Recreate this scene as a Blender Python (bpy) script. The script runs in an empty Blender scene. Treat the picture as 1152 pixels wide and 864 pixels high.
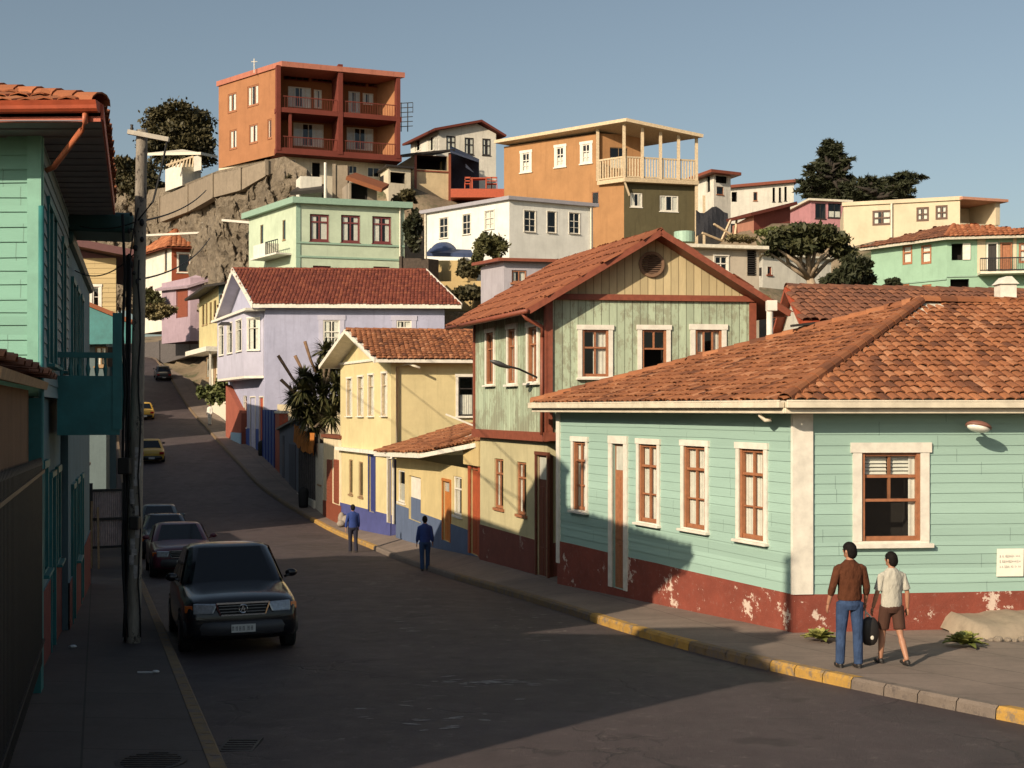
import bpy, math, random
import numpy as np
from mathutils import Vector, Matrix, noise as mnoise
random.seed(7)
R = random.random
def U(a, b): return a + (b - a) * random.random()
C = bpy.context.scene.collection
F, CX, HY = 1400.0, 576.0, 460.0          # focal length (px of a 1152 wide picture), principal column, eye level row
def P(px, py, D): return Vector(((px - CX) / F * D, D, (HY - py) / F * D))
def G(px, D): return Vector(((px - CX) / F * D, D))
def zy(py, D): return (HY - py) / F * D

# ------------------------------------------------------------------ street geometry
_pk = [(-400, 18.87), (-60, .51), (0, -2.73), (40, -4.89), (46, -5.13), (52, -5.22), (58, -5.08), (65, -4.65), (79, -3.4), (95, -2.0), (110, -.6), (125, 1.3), (140, 3.5),
       (160, 6.5), (180, 9.3), (220, 13.5), (400, 14)]
def road_z(y):
    for i in range(len(_pk) - 1):
        if y <= _pk[i + 1][0]: break
    a, b = _pk[i], _pk[i + 1]
    def sl(k):
        if k <= 0 or k >= len(_pk) - 1: return (_pk[min(k + 1, len(_pk) - 1)][1] - _pk[max(k - 1, 0)][1]) / (_pk[min(k + 1, len(_pk) - 1)][0] - _pk[max(k - 1, 0)][0])
        return (_pk[k + 1][1] - _pk[k - 1][1]) / (_pk[k + 1][0] - _pk[k - 1][0])
    h = b[0] - a[0]; t = (y - a[0]) / h
    m0, m1 = sl(i) * h, sl(i + 1) * h
    return (2 * t**3 - 3 * t**2 + 1) * a[1] + (t**3 - 2 * t**2 + t) * m0 + (-2 * t**3 + 3 * t**2) * b[1] + (t**3 - t**2) * m1
def lerp_tab(tab, y):
    if y <= tab[0][0]: return tab[0][1]
    for a, b in zip(tab, tab[1:]):
        if y <= b[0]: return a[1] + (b[1] - a[1]) * (y - a[0]) / (b[0] - a[0])
    return tab[-1][1]
def smooth_tab(tab):
    def f(y): return sum(lerp_tab(tab, y + d) * w for d, w in ((-2, .2), (-1, .2), (0, .2), (1, .2), (2, .2)))
    return f
KR = smooth_tab([(-20, 25), (4, 12.5), (10, 7.75), (13.66, 5.62), (17, 3.8), (20, 2.49), (23.7, 1.42), (28.1, .08), (33.9, -1.84), (46.4, -5.4), (57, -9.2), (69, -14.1),
      (84.5, -19.4), (104, -26), (119, -31.3), (136, -37.1), (160, -46), (200, -66), (260, -100)])
KL = smooth_tab([(-20, 7.9), (11, -2.5), (28.1, -8.2), (46, -14.2), (57, -17.3), (69, -21.5), (84.5, -26.6), (104, -33), (119, -38.2), (136, -44), (160, -53), (200, -74), (260, -108)])
WR = [(-20, 45, .05), (4, 30, .05), (13, 20, .05), (18, 16, .05), (20.2, 14, .05), (20.8, 5.1, .05), (28.7, 1.5, .15), (35, -.6, .35), (47.5, -4.2, .25), (54, -7.0, .1), (58, -8.6, .05), (65, -10.8, .03), (74, -13.6, .03),
      (81, -16.1, .03), (88, -18.7, .03), (104, -24, .03), (136, -35, .03), (260, -95, .03)]
def wall_r(y): return lerp_tab([(a, b) for a, b, c in WR], y)
def tilt_r(y): return lerp_tab([(a, c) for a, b, c in WR], y)

# ------------------------------------------------------------------ materials
_mats = {}
def nodes_of(name):
    m = bpy.data.materials.new(name); m.use_nodes = True
    nt = m.node_tree; b = nt.nodes['Principled BSDF']
    return m, nt, b
def N(nt, t, **kw):
    n = nt.nodes.new(t)
    for k, v in kw.items():
        if k in n.inputs.keys() if isinstance(k, str) else False: n.inputs[k].default_value = v
        else: setattr(n, k, v)
    return n
def mix(nt, fac, a, b, mode='MIX'):
    n = nt.nodes.new('ShaderNodeMix'); n.data_type = 'RGBA'; n.blend_type = mode
    for s, v in ((0, fac), (6, a), (7, b)):
        if hasattr(v, 'node'): nt.links.new(v, n.inputs[s])
        else: n.inputs[s].default_value = v if s == 0 else (*v[:3], 1)
    return n.outputs[2]
def math_(nt, op, a, b=None, c=None):
    n = nt.nodes.new('ShaderNodeMath'); n.operation = op
    for i, v in enumerate((a, b, c)):
        if v is None: continue
        if hasattr(v, 'node'): nt.links.new(v, n.inputs[i])
        else: n.inputs[i].default_value = v
    return n.outputs[0]
def ramp(nt, fac, p0, p1, c0=(0, 0, 0), c1=(1, 1, 1)):
    n = nt.nodes.new('ShaderNodeValToRGB'); nt.links.new(fac, n.inputs[0])
    n.color_ramp.elements[0].position = p0; n.color_ramp.elements[0].color = (*c0, 1)
    n.color_ramp.elements[1].position = p1; n.color_ramp.elements[1].color = (*c1, 1)
    return n.outputs[0]
def noise_(nt, co, scale, detail=4, rough=.6, stretch=None):
    if stretch:
        mp = nt.nodes.new('ShaderNodeMapping'); mp.inputs['Scale'].default_value = stretch; nt.links.new(co, mp.inputs[0]); co = mp.outputs[0]
    n = nt.nodes.new('ShaderNodeTexNoise'); n.inputs['Scale'].default_value = scale; n.inputs['Detail'].default_value = detail; n.inputs['Roughness'].default_value = rough
    nt.links.new(co, n.inputs['Vector']); return n.outputs[0]
def bump(nt, b, h, strength, dist=.02, chain=None):
    n = nt.nodes.new('ShaderNodeBump'); n.inputs['Strength'].default_value = strength; n.inputs['Distance'].default_value = dist
    nt.links.new(h, n.inputs['Height'])
    if chain: nt.links.new(chain, n.inputs['Normal'])
    nt.links.new(n.outputs[0], b.inputs['Normal']); return n.outputs[0]
def sc(c, k): return tuple(min(1, v * k) for v in c[:3])

def plain(name, col, rough=.6, metal=0, var=.12, scale=6, bs=.15, bscale=60, spec=.4, coat=0):
    """paint / plaster / metal: mottled colour, slight bump"""
    key = name
    if key in _mats: return _mats[key]
    m, nt, b = nodes_of(name); tc = N(nt, 'ShaderNodeTexCoord').outputs['Object']
    n1 = noise_(nt, tc, scale, 5)
    f = ramp(nt, n1, .3, .7)
    colr = mix(nt, f, sc(col, 1 - var), sc(col, 1 + var * .7))
    nt.links.new(colr, b.inputs['Base Color'])
    b.inputs['Roughness'].default_value = rough; b.inputs['Metallic'].default_value = metal; b.inputs['Specular IOR Level'].default_value = spec
    b.inputs['Coat Weight'].default_value = coat; b.inputs['Coat Roughness'].default_value = .05
    if bs: bump(nt, b, noise_(nt, tc, bscale, 3), bs, .01)
    _mats[key] = m; return m

def stucco(name, col, worn=(.33, .27, .2), wear=.35, streak=.3, rough=.9, fine=.35):
    """wall paint on plaster: blotches, rain streaks, patches where the coat has worn"""
    if name in _mats: return _mats[name]
    m, nt, b = nodes_of(name); tc = N(nt, 'ShaderNodeTexCoord').outputs['Object']
    c = mix(nt, ramp(nt, noise_(nt, tc, .7, 6, .65), .3, .72), sc(col, .86), sc(col, 1.1))
    c = mix(nt, ramp(nt, noise_(nt, tc, 3.2, 6, .7), .35, .75, (0, 0, 0), (streak,) * 3), c, sc(col, .62))
    st = noise_(nt, tc, 1.0, 5, .7, (3.5, 3.5, .35))
    c = mix(nt, ramp(nt, st, .52, .8, (0, 0, 0), (min(1, streak * 2.2 + .15),) * 3), c, sc(col, .58))
    c = mix(nt, ramp(nt, noise_(nt, tc, 2.1, 8, .75), .72 - wear * .18, .80 - wear * .1), c, worn)
    nt.links.new(c, b.inputs['Base Color']); b.inputs['Roughness'].default_value = rough; b.inputs['Specular IOR Level'].default_value = .25
    n1 = bump(nt, b, noise_(nt, tc, 28, 5, .7), fine, .012)
    bump(nt, b, noise_(nt, tc, 3, 3), .3, .03, n1)
    _mats[name] = m; return m

def siding_mat(name, col, dirt=(.30, .36, .28), amt=.22):
    """painted clapboard; the boards themselves are geometry, colour differs a little from board to board"""
    if name in _mats: return _mats[name]
    m, nt, b = nodes_of(name); tc = N(nt, 'ShaderNodeTexCoord').outputs['Object']
    uv = N(nt, 'ShaderNodeUVMap').outputs[0]
    sp = nt.nodes.new('ShaderNodeSeparateXYZ'); nt.links.new(uv, sp.inputs[0])
    wn = nt.nodes.new('ShaderNodeTexWhiteNoise'); wn.noise_dimensions = '1D'
    nt.links.new(math_(nt, 'FLOOR', math_(nt, 'MULTIPLY', sp.outputs[1], 1 / .22)), wn.inputs['W'])
    c = mix(nt, wn.outputs[0], sc(col, .87), sc(col, 1.06))
    jt = math_(nt, 'LESS_THAN', math_(nt, 'FRACT', math_(nt, 'ADD', math_(nt, 'MULTIPLY', sp.outputs[0], .31), math_(nt, 'MULTIPLY', wn.outputs[0], 7.3))), .0035)
    c = mix(nt, math_(nt, 'MULTIPLY', jt, .6), c, sc(col, .3))
    c = mix(nt, ramp(nt, noise_(nt, uv, 1.2, 6, .7, (.6, 3, 1)), .4, .75, (0,) * 3, (amt * 1.4,) * 3), c, sc(col, .74))
    c = mix(nt, ramp(nt, noise_(nt, uv, 2.2, 8, .8, (1, 2.5, 1)), .63, .70, (0,) * 3, (amt * 1.6,) * 3), c, dirt)
    c = mix(nt, ramp(nt, noise_(nt, uv, 14, 5, .8, (.4, 2.5, 1)), .66, .72, (0,) * 3, (.5,) * 3), c, (.55, .52, .42))
    nt.links.new(c, b.inputs['Base Color']); b.inputs['Roughness'].default_value = .62; b.inputs['Specular IOR Level'].default_value = .3
    bump(nt, b, noise_(nt, uv, 20, 5, .7, (.25, 3, 1)), .3, .008)
    _mats[name] = m; return m

def plank_mat(name, col, bare, wear=.5, pw=.19):
    """upright planks with worn paint; seams are grooves"""
    if name in _mats: return _mats[name]
    m, nt, b = nodes_of(name); uv = N(nt, 'ShaderNodeUVMap').outputs[0]
    sp = nt.nodes.new('ShaderNodeSeparateXYZ'); nt.links.new(uv, sp.inputs[0])
    k = math_(nt, 'MULTIPLY', sp.outputs[0], 1 / pw)
    wn = nt.nodes.new('ShaderNodeTexWhiteNoise'); wn.noise_dimensions = '1D'; nt.links.new(math_(nt, 'FLOOR', k), wn.inputs['W'])
    fr = math_(nt, 'FRACT', k)
    seam = math_(nt, 'LESS_THAN', math_(nt, 'MINIMUM', fr, math_(nt, 'SUBTRACT', 1.0, fr)), .045)
    c = mix(nt, wn.outputs[0], sc(col, .8), sc(col, 1.14))
    c = mix(nt, ramp(nt, noise_(nt, uv, 3, 6, .7, (4, .8, 1)), .35, .7, (0,) * 3, (.55,) * 3), c, sc(col, .7))
    big = noise_(nt, uv, .8, 5, .7); fn = noise_(nt, uv, 4, 8, .8, (2.2, .7, 1))
    pe = math_(nt, 'ADD', math_(nt, 'MULTIPLY', big, .5), math_(nt, 'MULTIPLY', fn, .5))
    c = mix(nt, ramp(nt, pe, .60 - wear * .075, .625 - wear * .06, (0,) * 3, (.6,) * 3), c, bare)
    c = mix(nt, math_(nt, 'MULTIPLY', seam, .7), c, sc(bare, .35))
    nt.links.new(c, b.inputs['Base Color']); b.inputs['Roughness'].default_value = .8; b.inputs['Specular IOR Level'].default_value = .2
    h = math_(nt, 'SUBTRACT', math_(nt, 'MULTIPLY', fn, .3), seam)
    bump(nt, b, h, .8, .02)
    _mats[name] = m; return m

def plinth_mat(name, col, under, amt=.5):
    """dado coat flaking off pale plaster"""
    if name in _mats: return _mats[name]
    m, nt, b = nodes_of(name); uv = N(nt, 'ShaderNodeUVMap').outputs[0]
    c = mix(nt, ramp(nt, noise_(nt, uv, 2, 6, .7), .3, .7), sc(col, .78), sc(col, 1.15))
    mask = math_(nt, 'ADD', math_(nt, 'MULTIPLY', noise_(nt, uv, 1.1, 2, .5), .45), math_(nt, 'MULTIPLY', noise_(nt, uv, 5.5, 7, .75), .55))
    c = mix(nt, ramp(nt, noise_(nt, uv, 9, 6, .8), .55, .8, (0,) * 3, (.35,) * 3), c, sc(under, .7))
    c = mix(nt, ramp(nt, mask, .60 - amt * .06, .615 - amt * .05), c, under)
    nt.links.new(c, b.inputs['Base Color']); b.inputs['Roughness'].default_value = .85
    bump(nt, b, math_(nt, 'ADD', math_(nt, 'MULTIPLY', mask, -2.0), noise_(nt, uv, 30, 4)), .5, .015)
    _mats[name] = m; return m

def tile_mat(name, cols, rough=.85):
    """clay roofing; every tile carries its own tint"""
    if name in _mats: return _mats[name]
    m, nt, b = nodes_of(name); tc = N(nt, 'ShaderNodeTexCoord').outputs['Object']
    at = nt.nodes.new('ShaderNodeAttribute'); at.attribute_name = 'tint'
    r = nt.nodes.new('ShaderNodeValToRGB'); nt.links.new(at.outputs['Fac'], r.inputs[0])
    els = r.color_ramp.elements; n = len(cols)
    els[0].color = (*cols[0], 1); els[1].color = (*cols[-1], 1)
    for i in range(1, n - 1): e = els.new(i / (n - 1)); e.color = (*cols[i], 1)
    c = mix(nt, ramp(nt, noise_(nt, tc, 1.1, 5, .7), .45, .75, (0,) * 3, (.45,) * 3), r.outputs[0], sc(cols[0], .62))
    c = mix(nt, ramp(nt, noise_(nt, tc, 9, 6, .8), .58, .74, (0,) * 3, (.4,) * 3), c, (.10, .085, .06))
    c = mix(nt, ramp(nt, noise_(nt, tc, 5, 6, .8), .62, .72, (0,) * 3, (.35,) * 3), c, (.42, .33, .22))
    nt.links.new(c, b.inputs['Base Color']); b.inputs['Roughness'].default_value = rough; b.inputs['Specular IOR Level'].default_value = .2
    bump(nt, b, noise_(nt, tc, 40, 4), .3, .01)
    _mats[name] = m; return m

def glass_mat():
    if 'glass' in _mats: return _mats['glass']
    m, nt, b = nodes_of('glass'); nt.nodes.remove(b); out = [n for n in nt.nodes if n.type == 'OUTPUT_MATERIAL'][0]
    tr = N(nt, 'ShaderNodeBsdfTransparent'); tr.inputs[0].default_value = (.88, .9, .88, 1)
    gl = N(nt, 'ShaderNodeBsdfGlossy'); gl.inputs['Roughness'].default_value = .03
    tc = N(nt, 'ShaderNodeTexCoord').outputs['Object']; bn = nt.nodes.new('ShaderNodeBump'); bn.inputs['Strength'].default_value = .08; bn.inputs['Distance'].default_value = .02
    nt.links.new(noise_(nt, tc, 2.0, 2), bn.inputs['Height']); nt.links.new(bn.outputs[0], gl.inputs['Normal'])
    fr = N(nt, 'ShaderNodeLayerWeight'); fr.inputs[0].default_value = .5
    mx = N(nt, 'ShaderNodeMixShader'); nt.links.new(math_(nt, 'MULTIPLY_ADD', math_(nt, 'POWER', fr.outputs[1], 3.0), .85, .06), mx.inputs[0]); nt.links.new(tr.outputs[0], mx.inputs[1]); nt.links.new(gl.outputs[0], mx.inputs[2])
    nt.links.new(mx.outputs[0], out.inputs[0]); _mats['glass'] = m; return m
def darkglass_mat():
    return plain('tinted_glass', (.006, .007, .009), .07, var=.1, bs=0, spec=.45)

def leaf_mat(name, a, b_, trans=.15):
    if name in _mats: return _mats[name]
    m, nt, b = nodes_of(name); at = nt.nodes.new('ShaderNodeAttribute'); at.attribute_name = 'tint'
    c = mix(nt, at.outputs['Fac'], a, b_); nt.links.new(c, b.inputs['Base Color']); b.inputs['Roughness'].default_value = .6; b.inputs['Specular IOR Level'].default_value = .25
    _mats[name] = m; return m

def ground_mat(name, a, b_, s=1, bs=.5, extra=None):
    if name in _mats: return _mats[name]
    m, nt, b = nodes_of(name); tc = N(nt, 'ShaderNodeTexCoord').outputs['Object']
    c = mix(nt, ramp(nt, noise_(nt, tc, .35 * s, 8, .7), .35, .68), a, b_)
    c = mix(nt, ramp(nt, noise_(nt, tc, 6 * s, 6, .8), .5, .8, (0,) * 3, (.6,) * 3), c, sc(a, .5))
    if extra: c = mix(nt, ramp(nt, noise_(nt, tc, .12 * s, 6, .75), .52, .60), c, extra)
    nt.links.new(c, b.inputs['Base Color']); b.inputs['Roughness'].default_value = .95
    bump(nt, b, noise_(nt, tc, 3 * s, 8, .7), bs, .3 / s); _mats[name] = m; return m

def asphalt_mat():
    m, nt, b = nodes_of('asphalt'); tc = N(nt, 'ShaderNodeTexCoord').outputs['Object']
    base = (.066, .0505, .0525)
    c = mix(nt, ramp(nt, noise_(nt, tc, .45, 7, .7), .3, .7), sc(base, .72), sc(base, 1.22))
    # long worn tracks that follow the carriageway
    mp = nt.nodes.new('ShaderNodeMapping'); mp.inputs['Rotation'].default_value = (0, 0, math.radians(-18.5)); mp.inputs['Scale'].default_value = (1.1, .07, 1); nt.links.new(tc, mp.inputs[0])
    c = mix(nt, ramp(nt, noise_(nt, mp.outputs[0], 1.2, 5, .65), .42, .7, (0,) * 3, (.45,) * 3), c, sc(base, 1.5))
    c = mix(nt, ramp(nt, noise_(nt, tc, 26, 6, .85), .42, .75, (0,) * 3, (.6,) * 3), c, sc(base, 1.55))
    c = mix(nt, ramp(nt, noise_(nt, tc, 3.0, 10, .93), .565, .60, (0,) * 3, (.55,) * 3), c, (.20, .17, .16))
    c = mix(nt, ramp(nt, noise_(nt, tc, .9, 3, .6), .62, .68, (0,) * 3, (.55,) * 3), c, sc(base, .45))
    c = mix(nt, ramp(nt, noise_(nt, tc, .22, 2, .5), .55, .56, (0,) * 3, (.35,) * 3), c, sc(base, .62))
    v = nt.nodes.new('ShaderNodeTexVoronoi'); v.feature = 'DISTANCE_TO_EDGE'; v.inputs['Scale'].default_value = .33
    wv = nt.nodes.new('ShaderNodeVectorMath'); wv.operation = 'ADD'
    nn = nt.nodes.new('ShaderNodeTexNoise'); nn.inputs['Scale'].default_value = 1.3; nn.inputs['Detail'].default_value = 6; nt.links.new(tc, nn.inputs['Vector'])
    nt.links.new(tc, wv.inputs[0]); nt.links.new(nn.outputs[1], wv.inputs[1]); nt.links.new(wv.outputs[0], v.inputs['Vector'])
    crack = ramp(nt, v.outputs[0], .004, .012, (1, 1, 1), (0, 0, 0))
    cm = math_(nt, 'MULTIPLY', crack, ramp(nt, noise_(nt, tc, .5, 2), .48, .58))
    c = mix(nt, math_(nt, 'MULTIPLY', cm, .4), c, (.025, .022, .022))
    # old line of white paint, mostly gone
    nt.links.new(c, b.inputs['Base Color']); b.inputs['Specular IOR Level'].default_value = .35
    nt.links.new(math_(nt, 'MULTIPLY_ADD', noise_(nt, tc, 2, 5), .35, .5), b.inputs['Roughness'])
    n1 = bump(nt, b, noise_(nt, tc, 55, 5, .85), .9, .02)
    n2 = bump(nt, b, noise_(nt, tc, 1.4, 4), .35, .05, n1)
    bump(nt, b, math_(nt, 'MULTIPLY', cm, -1.0), .5, .02, n2)
    return m
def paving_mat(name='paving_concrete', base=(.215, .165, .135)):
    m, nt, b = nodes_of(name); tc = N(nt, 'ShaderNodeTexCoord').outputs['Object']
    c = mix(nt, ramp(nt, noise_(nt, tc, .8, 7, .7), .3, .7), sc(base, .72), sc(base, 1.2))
    c = mix(nt, ramp(nt, noise_(nt, tc, 12, 6, .8), .45, .8, (0,) * 3, (.5,) * 3), c, sc(base, .5))
    uv = N(nt, 'ShaderNodeUVMap').outputs[0]
    br = nt.nodes.new('ShaderNodeTexBrick'); br.inputs['Scale'].default_value = 1; br.inputs['Brick Width'].default_value = 1.6; br.inputs['Row Height'].default_value = 1.15
    br.inputs['Mortar Size'].default_value = .012; br.offset = .5; nt.links.new(uv, br.inputs['Vector'])
    br.inputs['Color1'].default_value = (1, 1, 1, 1); br.inputs['Color2'].default_value = (.85, .85, .85, 1); br.inputs['Mortar'].default_value = (.3, .3, .3, 1)
    c = mix(nt, .8, c, br.outputs[0], 'MULTIPLY')
    nt.links.new(c, b.inputs['Base Color']); b.inputs['Roughness'].default_value = .9
    n1 = bump(nt, b, noise_(nt, tc, 40, 5, .8), .4, .01)
    bump(nt, b, br.outputs[1], -.6, .02, n1)
    return m
def kerb_mat(name, col, under, amt):
    if name in _mats: return _mats[name]
    m, nt, b = nodes_of(name); tc = N(nt, 'ShaderNodeTexCoord').outputs['Object']
    c = mix(nt, ramp(nt, noise_(nt, tc, 3, 5), .3, .7), sc(col, .85), sc(col, 1.1))
    c = mix(nt, ramp(nt, noise_(nt, tc, 5, 8, .8), .60 - amt * .2, .66 - amt * .15), c, under)
    nt.links.new(c, b.inputs['Base Color']); b.inputs['Roughness'].default_value = .85
    bump(nt, b, noise_(nt, tc, 14, 6, .8), .6, .03); _mats[name] = m; return m
def rock_mat(name='rock', a=(.17, .125, .09), b_=(.33, .25, .17)):
    if name in _mats: return _mats[name]
    m, nt, b = nodes_of(name); tc = N(nt, 'ShaderNodeTexCoord').outputs['Object']
    c = mix(nt, ramp(nt, noise_(nt, tc, .5, 9, .75), .3, .7), a, b_)
    c = mix(nt, ramp(nt, noise_(nt, tc, 2.5, 8, .8, (1, 1, .5)), .5, .72, (0,) * 3, (.8,) * 3), c, sc(a, .45))
    nt.links.new(c, b.inputs['Base Color']); b.inputs['Roughness'].default_value = .95
    v = nt.nodes.new('ShaderNodeTexVoronoi'); v.inputs['Scale'].default_value = .7; nt.links.new(tc, v.inputs['Vector'])
    n1 = bump(nt, b, v.outputs[0], .7, .5); bump(nt, b, noise_(nt, tc, 2.2, 9, .75), .9, .5, n1); _mats[name] = m; return m
def carpaint(name, col, rough=.28):
    return plain(name, col, rough, 0, var=.06, scale=2, bs=0, spec=.4, coat=.25)

M = {}
M['white'] = plain('white_paint', (.68, .64, .56), .6, var=.16, scale=5)
M['white_old'] = plain('weathered_white_paint', (.66, .61, .50), .7, var=.2, scale=9, bs=.3)
M['gutter'] = plain('cream_gutter_paint', (.62, .55, .43), .55, var=.18, scale=4)
M['brownframe'] = plain('brown_frame_paint', (.33, .135, .065), .5, var=.2, scale=12)
M['redbrown'] = plain('rust_red_trim_paint', (.22, .062, .034), .55, var=.2, scale=9)
M['orangered'] = plain('orange_red_paint', (.40, .075, .03), .55, var=.2)
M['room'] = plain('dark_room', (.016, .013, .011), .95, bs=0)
M['curtain'] = plain('white_curtain_cloth', (.78, .75, .68), .9, var=.12, bs=0)
M['black'] = plain('black_iron', (.02, .02, .022), .5, .3)
M['rubber'] = plain('rubber', (.012, .012, .013), .8)
M['darktrim'] = plain('dark_trim', (.03, .025, .022), .6)
M['chrome'] = plain('chrome', (.62, .63, .65), .15, 1, var=.05, bs=0)
M['wood'] = plain('raw_wood', (.30, .19, .10), .75, var=.3, scale=8, bs=.4)
M['palewood'] = plain('pale_wood', (.52, .41, .27), .7, var=.25, scale=8, bs=.3)
M['concrete'] = stucco('concrete', (.30, .25, .20), wear=.2)
M['teal'] = plain('dark_teal_paint', (.03, .165, .165), .5, var=.25, scale=3)
M['tealdark'] = plain('deep_green_paint', (.012, .05, .045), .55, var=.25, scale=3)
M['blue'] = plain('blue_paint', (.035, .055, .21), .6, var=.2)
M['glass'] = glass_mat()

# ------------------------------------------------------------------ mesh builder
class MB:
    def __init__(s): s.v = []; s.f = []; s.m = []; s.uv = {}; s.t = {}
    def vert(s, p): s.v.append(tuple(p)); return len(s.v) - 1
    def face(s, pts, mi=0, uv=None, tint=None):
        i0 = len(s.v)
        for p in pts: s.v.append(tuple(p))
        s.f.append(tuple(range(i0, i0 + len(pts)))); s.m.append(mi)
        if uv: s.uv[len(s.f) - 1] = uv
        if tint is not None: s.t[len(s.f) - 1] = tint
    def grid(s, rows, mi=0, closed=False, tint=None, caps=False):
        """rows of points joined into one welded sheet"""
        n = len(rows[0]); base = len(s.v)
        for r in rows:
            for p in r: s.v.append(tuple(p))
        for i in range(len(rows) - 1):
            for j in range(n if closed else n - 1):
                a = base + i * n + j; b = base + i * n + (j + 1) % n
                s.f.append((a, b, b + n, a + n)); s.m.append(mi)
                if tint is not None: s.t[len(s.f) - 1] = tint
        if caps:
            s.f.append(tuple(base + j for j in reversed(range(n)))); s.m.append(mi)
            s.f.append(tuple(base + (len(rows) - 1) * n + j for j in range(n))); s.m.append(mi)
            if tint is not None: s.t[len(s.f) - 1] = tint; s.t[len(s.f) - 2] = tint
    def hexa(s, p, mi=0):
        """8 corners: bottom 4 counter-clockwise, top 4"""
        b = len(s.v); s.v += [tuple(q) for q in p]
        for q in ((3, 2, 1, 0), (4, 5, 6, 7), (0, 1, 5, 4), (1, 2, 6, 5), (2, 3, 7, 6), (3, 0, 4, 7)):
            s.f.append(tuple(b + k for k in q)); s.m.append(mi)
    def box(s, x0, x1, y0, y1, z0, z1, mi=0):
        s.hexa([(x0, y0, z0), (x1, y0, z0), (x1, y1, z0), (x0, y1, z0), (x0, y0, z1), (x1, y0, z1), (x1, y1, z1), (x0, y1, z1)], mi)
    def bar(s, a, b, w, h, mi=0, up=(0, 0, 1)):
        a = Vector(a); b = Vector(b); d = (b - a).normalized(); upv = Vector(up)
        x = d.cross(upv)
        if x.length < 1e-4: x = d.cross(Vector((1, 0, 0)))
        x.normalize(); y = x.cross(d).normalized(); x *= w / 2; y *= h / 2
        s.hexa([a - x - y, a + x - y, b + x - y, b - x - y, a - x + y, a + x + y, b + x + y, b - x + y], mi)
    def tube(s, path, r, n=8, mi=0, caps=True):
        path = [Vector(p) for p in path]; rows = []
        for i, p in enumerate(path):
            d = (path[min(i + 1, len(path) - 1)] - path[max(i - 1, 0)]).normalized()
            ref = Vector((0, 0, 1)) if abs(d.z) < .9 else Vector((1, 0, 0))
            x = d.cross(ref).normalized(); y = d.cross(x).normalized()
            rr = r[i] if isinstance(r, (list, tuple)) else r
            rows.append([p + (x * math.cos(2 * math.pi * k / n) + y * math.sin(2 * math.pi * k / n)) * rr for k in range(n)])
        s.grid(rows, mi, True, caps=caps)
    def ell(s, c, r, n=12, m_=8, mi=0, rot=None):
        c = Vector(c); rows = []
        for i in range(m_ + 1):
            th = math.pi * (i + .02) / (m_ + .04)
            row = []
            for k in range(n):
                ph = 2 * math.pi * k / n
                q = Vector((r[0] * math.sin(th) * math.cos(ph), r[1] * math.sin(th) * math.sin(ph), r[2] * math.cos(th)))
                row.append(c + (rot @ q if rot else q))
            rows.append(row)
        s.grid(rows, mi, True, caps=True)
    def build(s, name, mats, parent=None, smooth=False, bevel=0, sub=0, kind=None, remesh=0):
        me = bpy.data.meshes.new(name)
        off = parent_world(parent) if parent is not None else Vector((0, 0, 0))
        me.from_pydata([(v[0] - off.x, v[1] - off.y, v[2] - off.z) for v in s.v], [], s.f)
        if not isinstance(mats, (list, tuple)): mats = [mats]
        for m in mats: me.materials.append(m)
        if len(mats) > 1: me.polygons.foreach_set('material_index', s.m)
        if s.uv:
            l = me.uv_layers.new(name='UVMap')
            for fi, uvs in s.uv.items():
                st = me.polygons[fi].loop_start
                for k, q in enumerate(uvs): l.data[st + k].uv = q
        if s.t:
            at = me.attributes.new('tint', 'FLOAT', 'FACE')
            arr = [s.t.get(i, .5) for i in range(len(s.f))]; at.data.foreach_set('value', arr)
        if smooth: me.polygons.foreach_set('use_smooth', [True] * len(s.f))
        me.update()
        o = bpy.data.objects.new(name, me); C.objects.link(o)
        if parent is not None: o.parent = parent
        if remesh:
            md = o.modifiers.new('r', 'REMESH'); md.mode = 'VOXEL'; md.voxel_size = remesh; md.use_smooth_shade = True
            sm = o.modifiers.new('s', 'SMOOTH'); sm.factor = .5; sm.iterations = 4
            bake(o)
        if bevel: md = o.modifiers.new('b', 'BEVEL'); md.width = bevel; md.segments = 2; md.limit_method = 'ANGLE'
        if sub: md = o.modifiers.new('s', 'SUBSURF'); md.levels = sub; md.render_levels = sub
        if kind: o['kind'] = kind
        return o
def bake(o):
    dg = bpy.context.evaluated_depsgraph_get(); me = bpy.data.meshes.new_from_object(o.evaluated_get(dg))
    o.modifiers.clear(); o.data = me
_loc = {}
def parent_world(p):
    v = Vector((0, 0, 0))
    while p is not None: v += Vector(p.location); p = p.parent
    return v
def thing(name, label, cat, loc, group=None):
    o = bpy.data.objects.new(name, None); C.objects.link(o); o.location = loc; o.empty_display_size = .3
    o['label'] = label; o['category'] = cat
    if group: o['group'] = group
    return o
def tag(o, label, cat, group=None):
    o['label'] = label; o['category'] = cat
    if group: o['group'] = group
    return o
def rebase(o):
    """origin of a one-mesh thing to its base"""
    me = o.data; n = len(me.vertices); co = np.empty(n * 3); me.vertices.foreach_get('co', co); co = co.reshape(-1, 3)
    c = np.array([co[:, 0].mean(), co[:, 1].mean(), co[:, 2].min()]); me.vertices.foreach_set('co', (co - c).ravel()); me.update(); o.location = c.tolist(); return o

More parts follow.
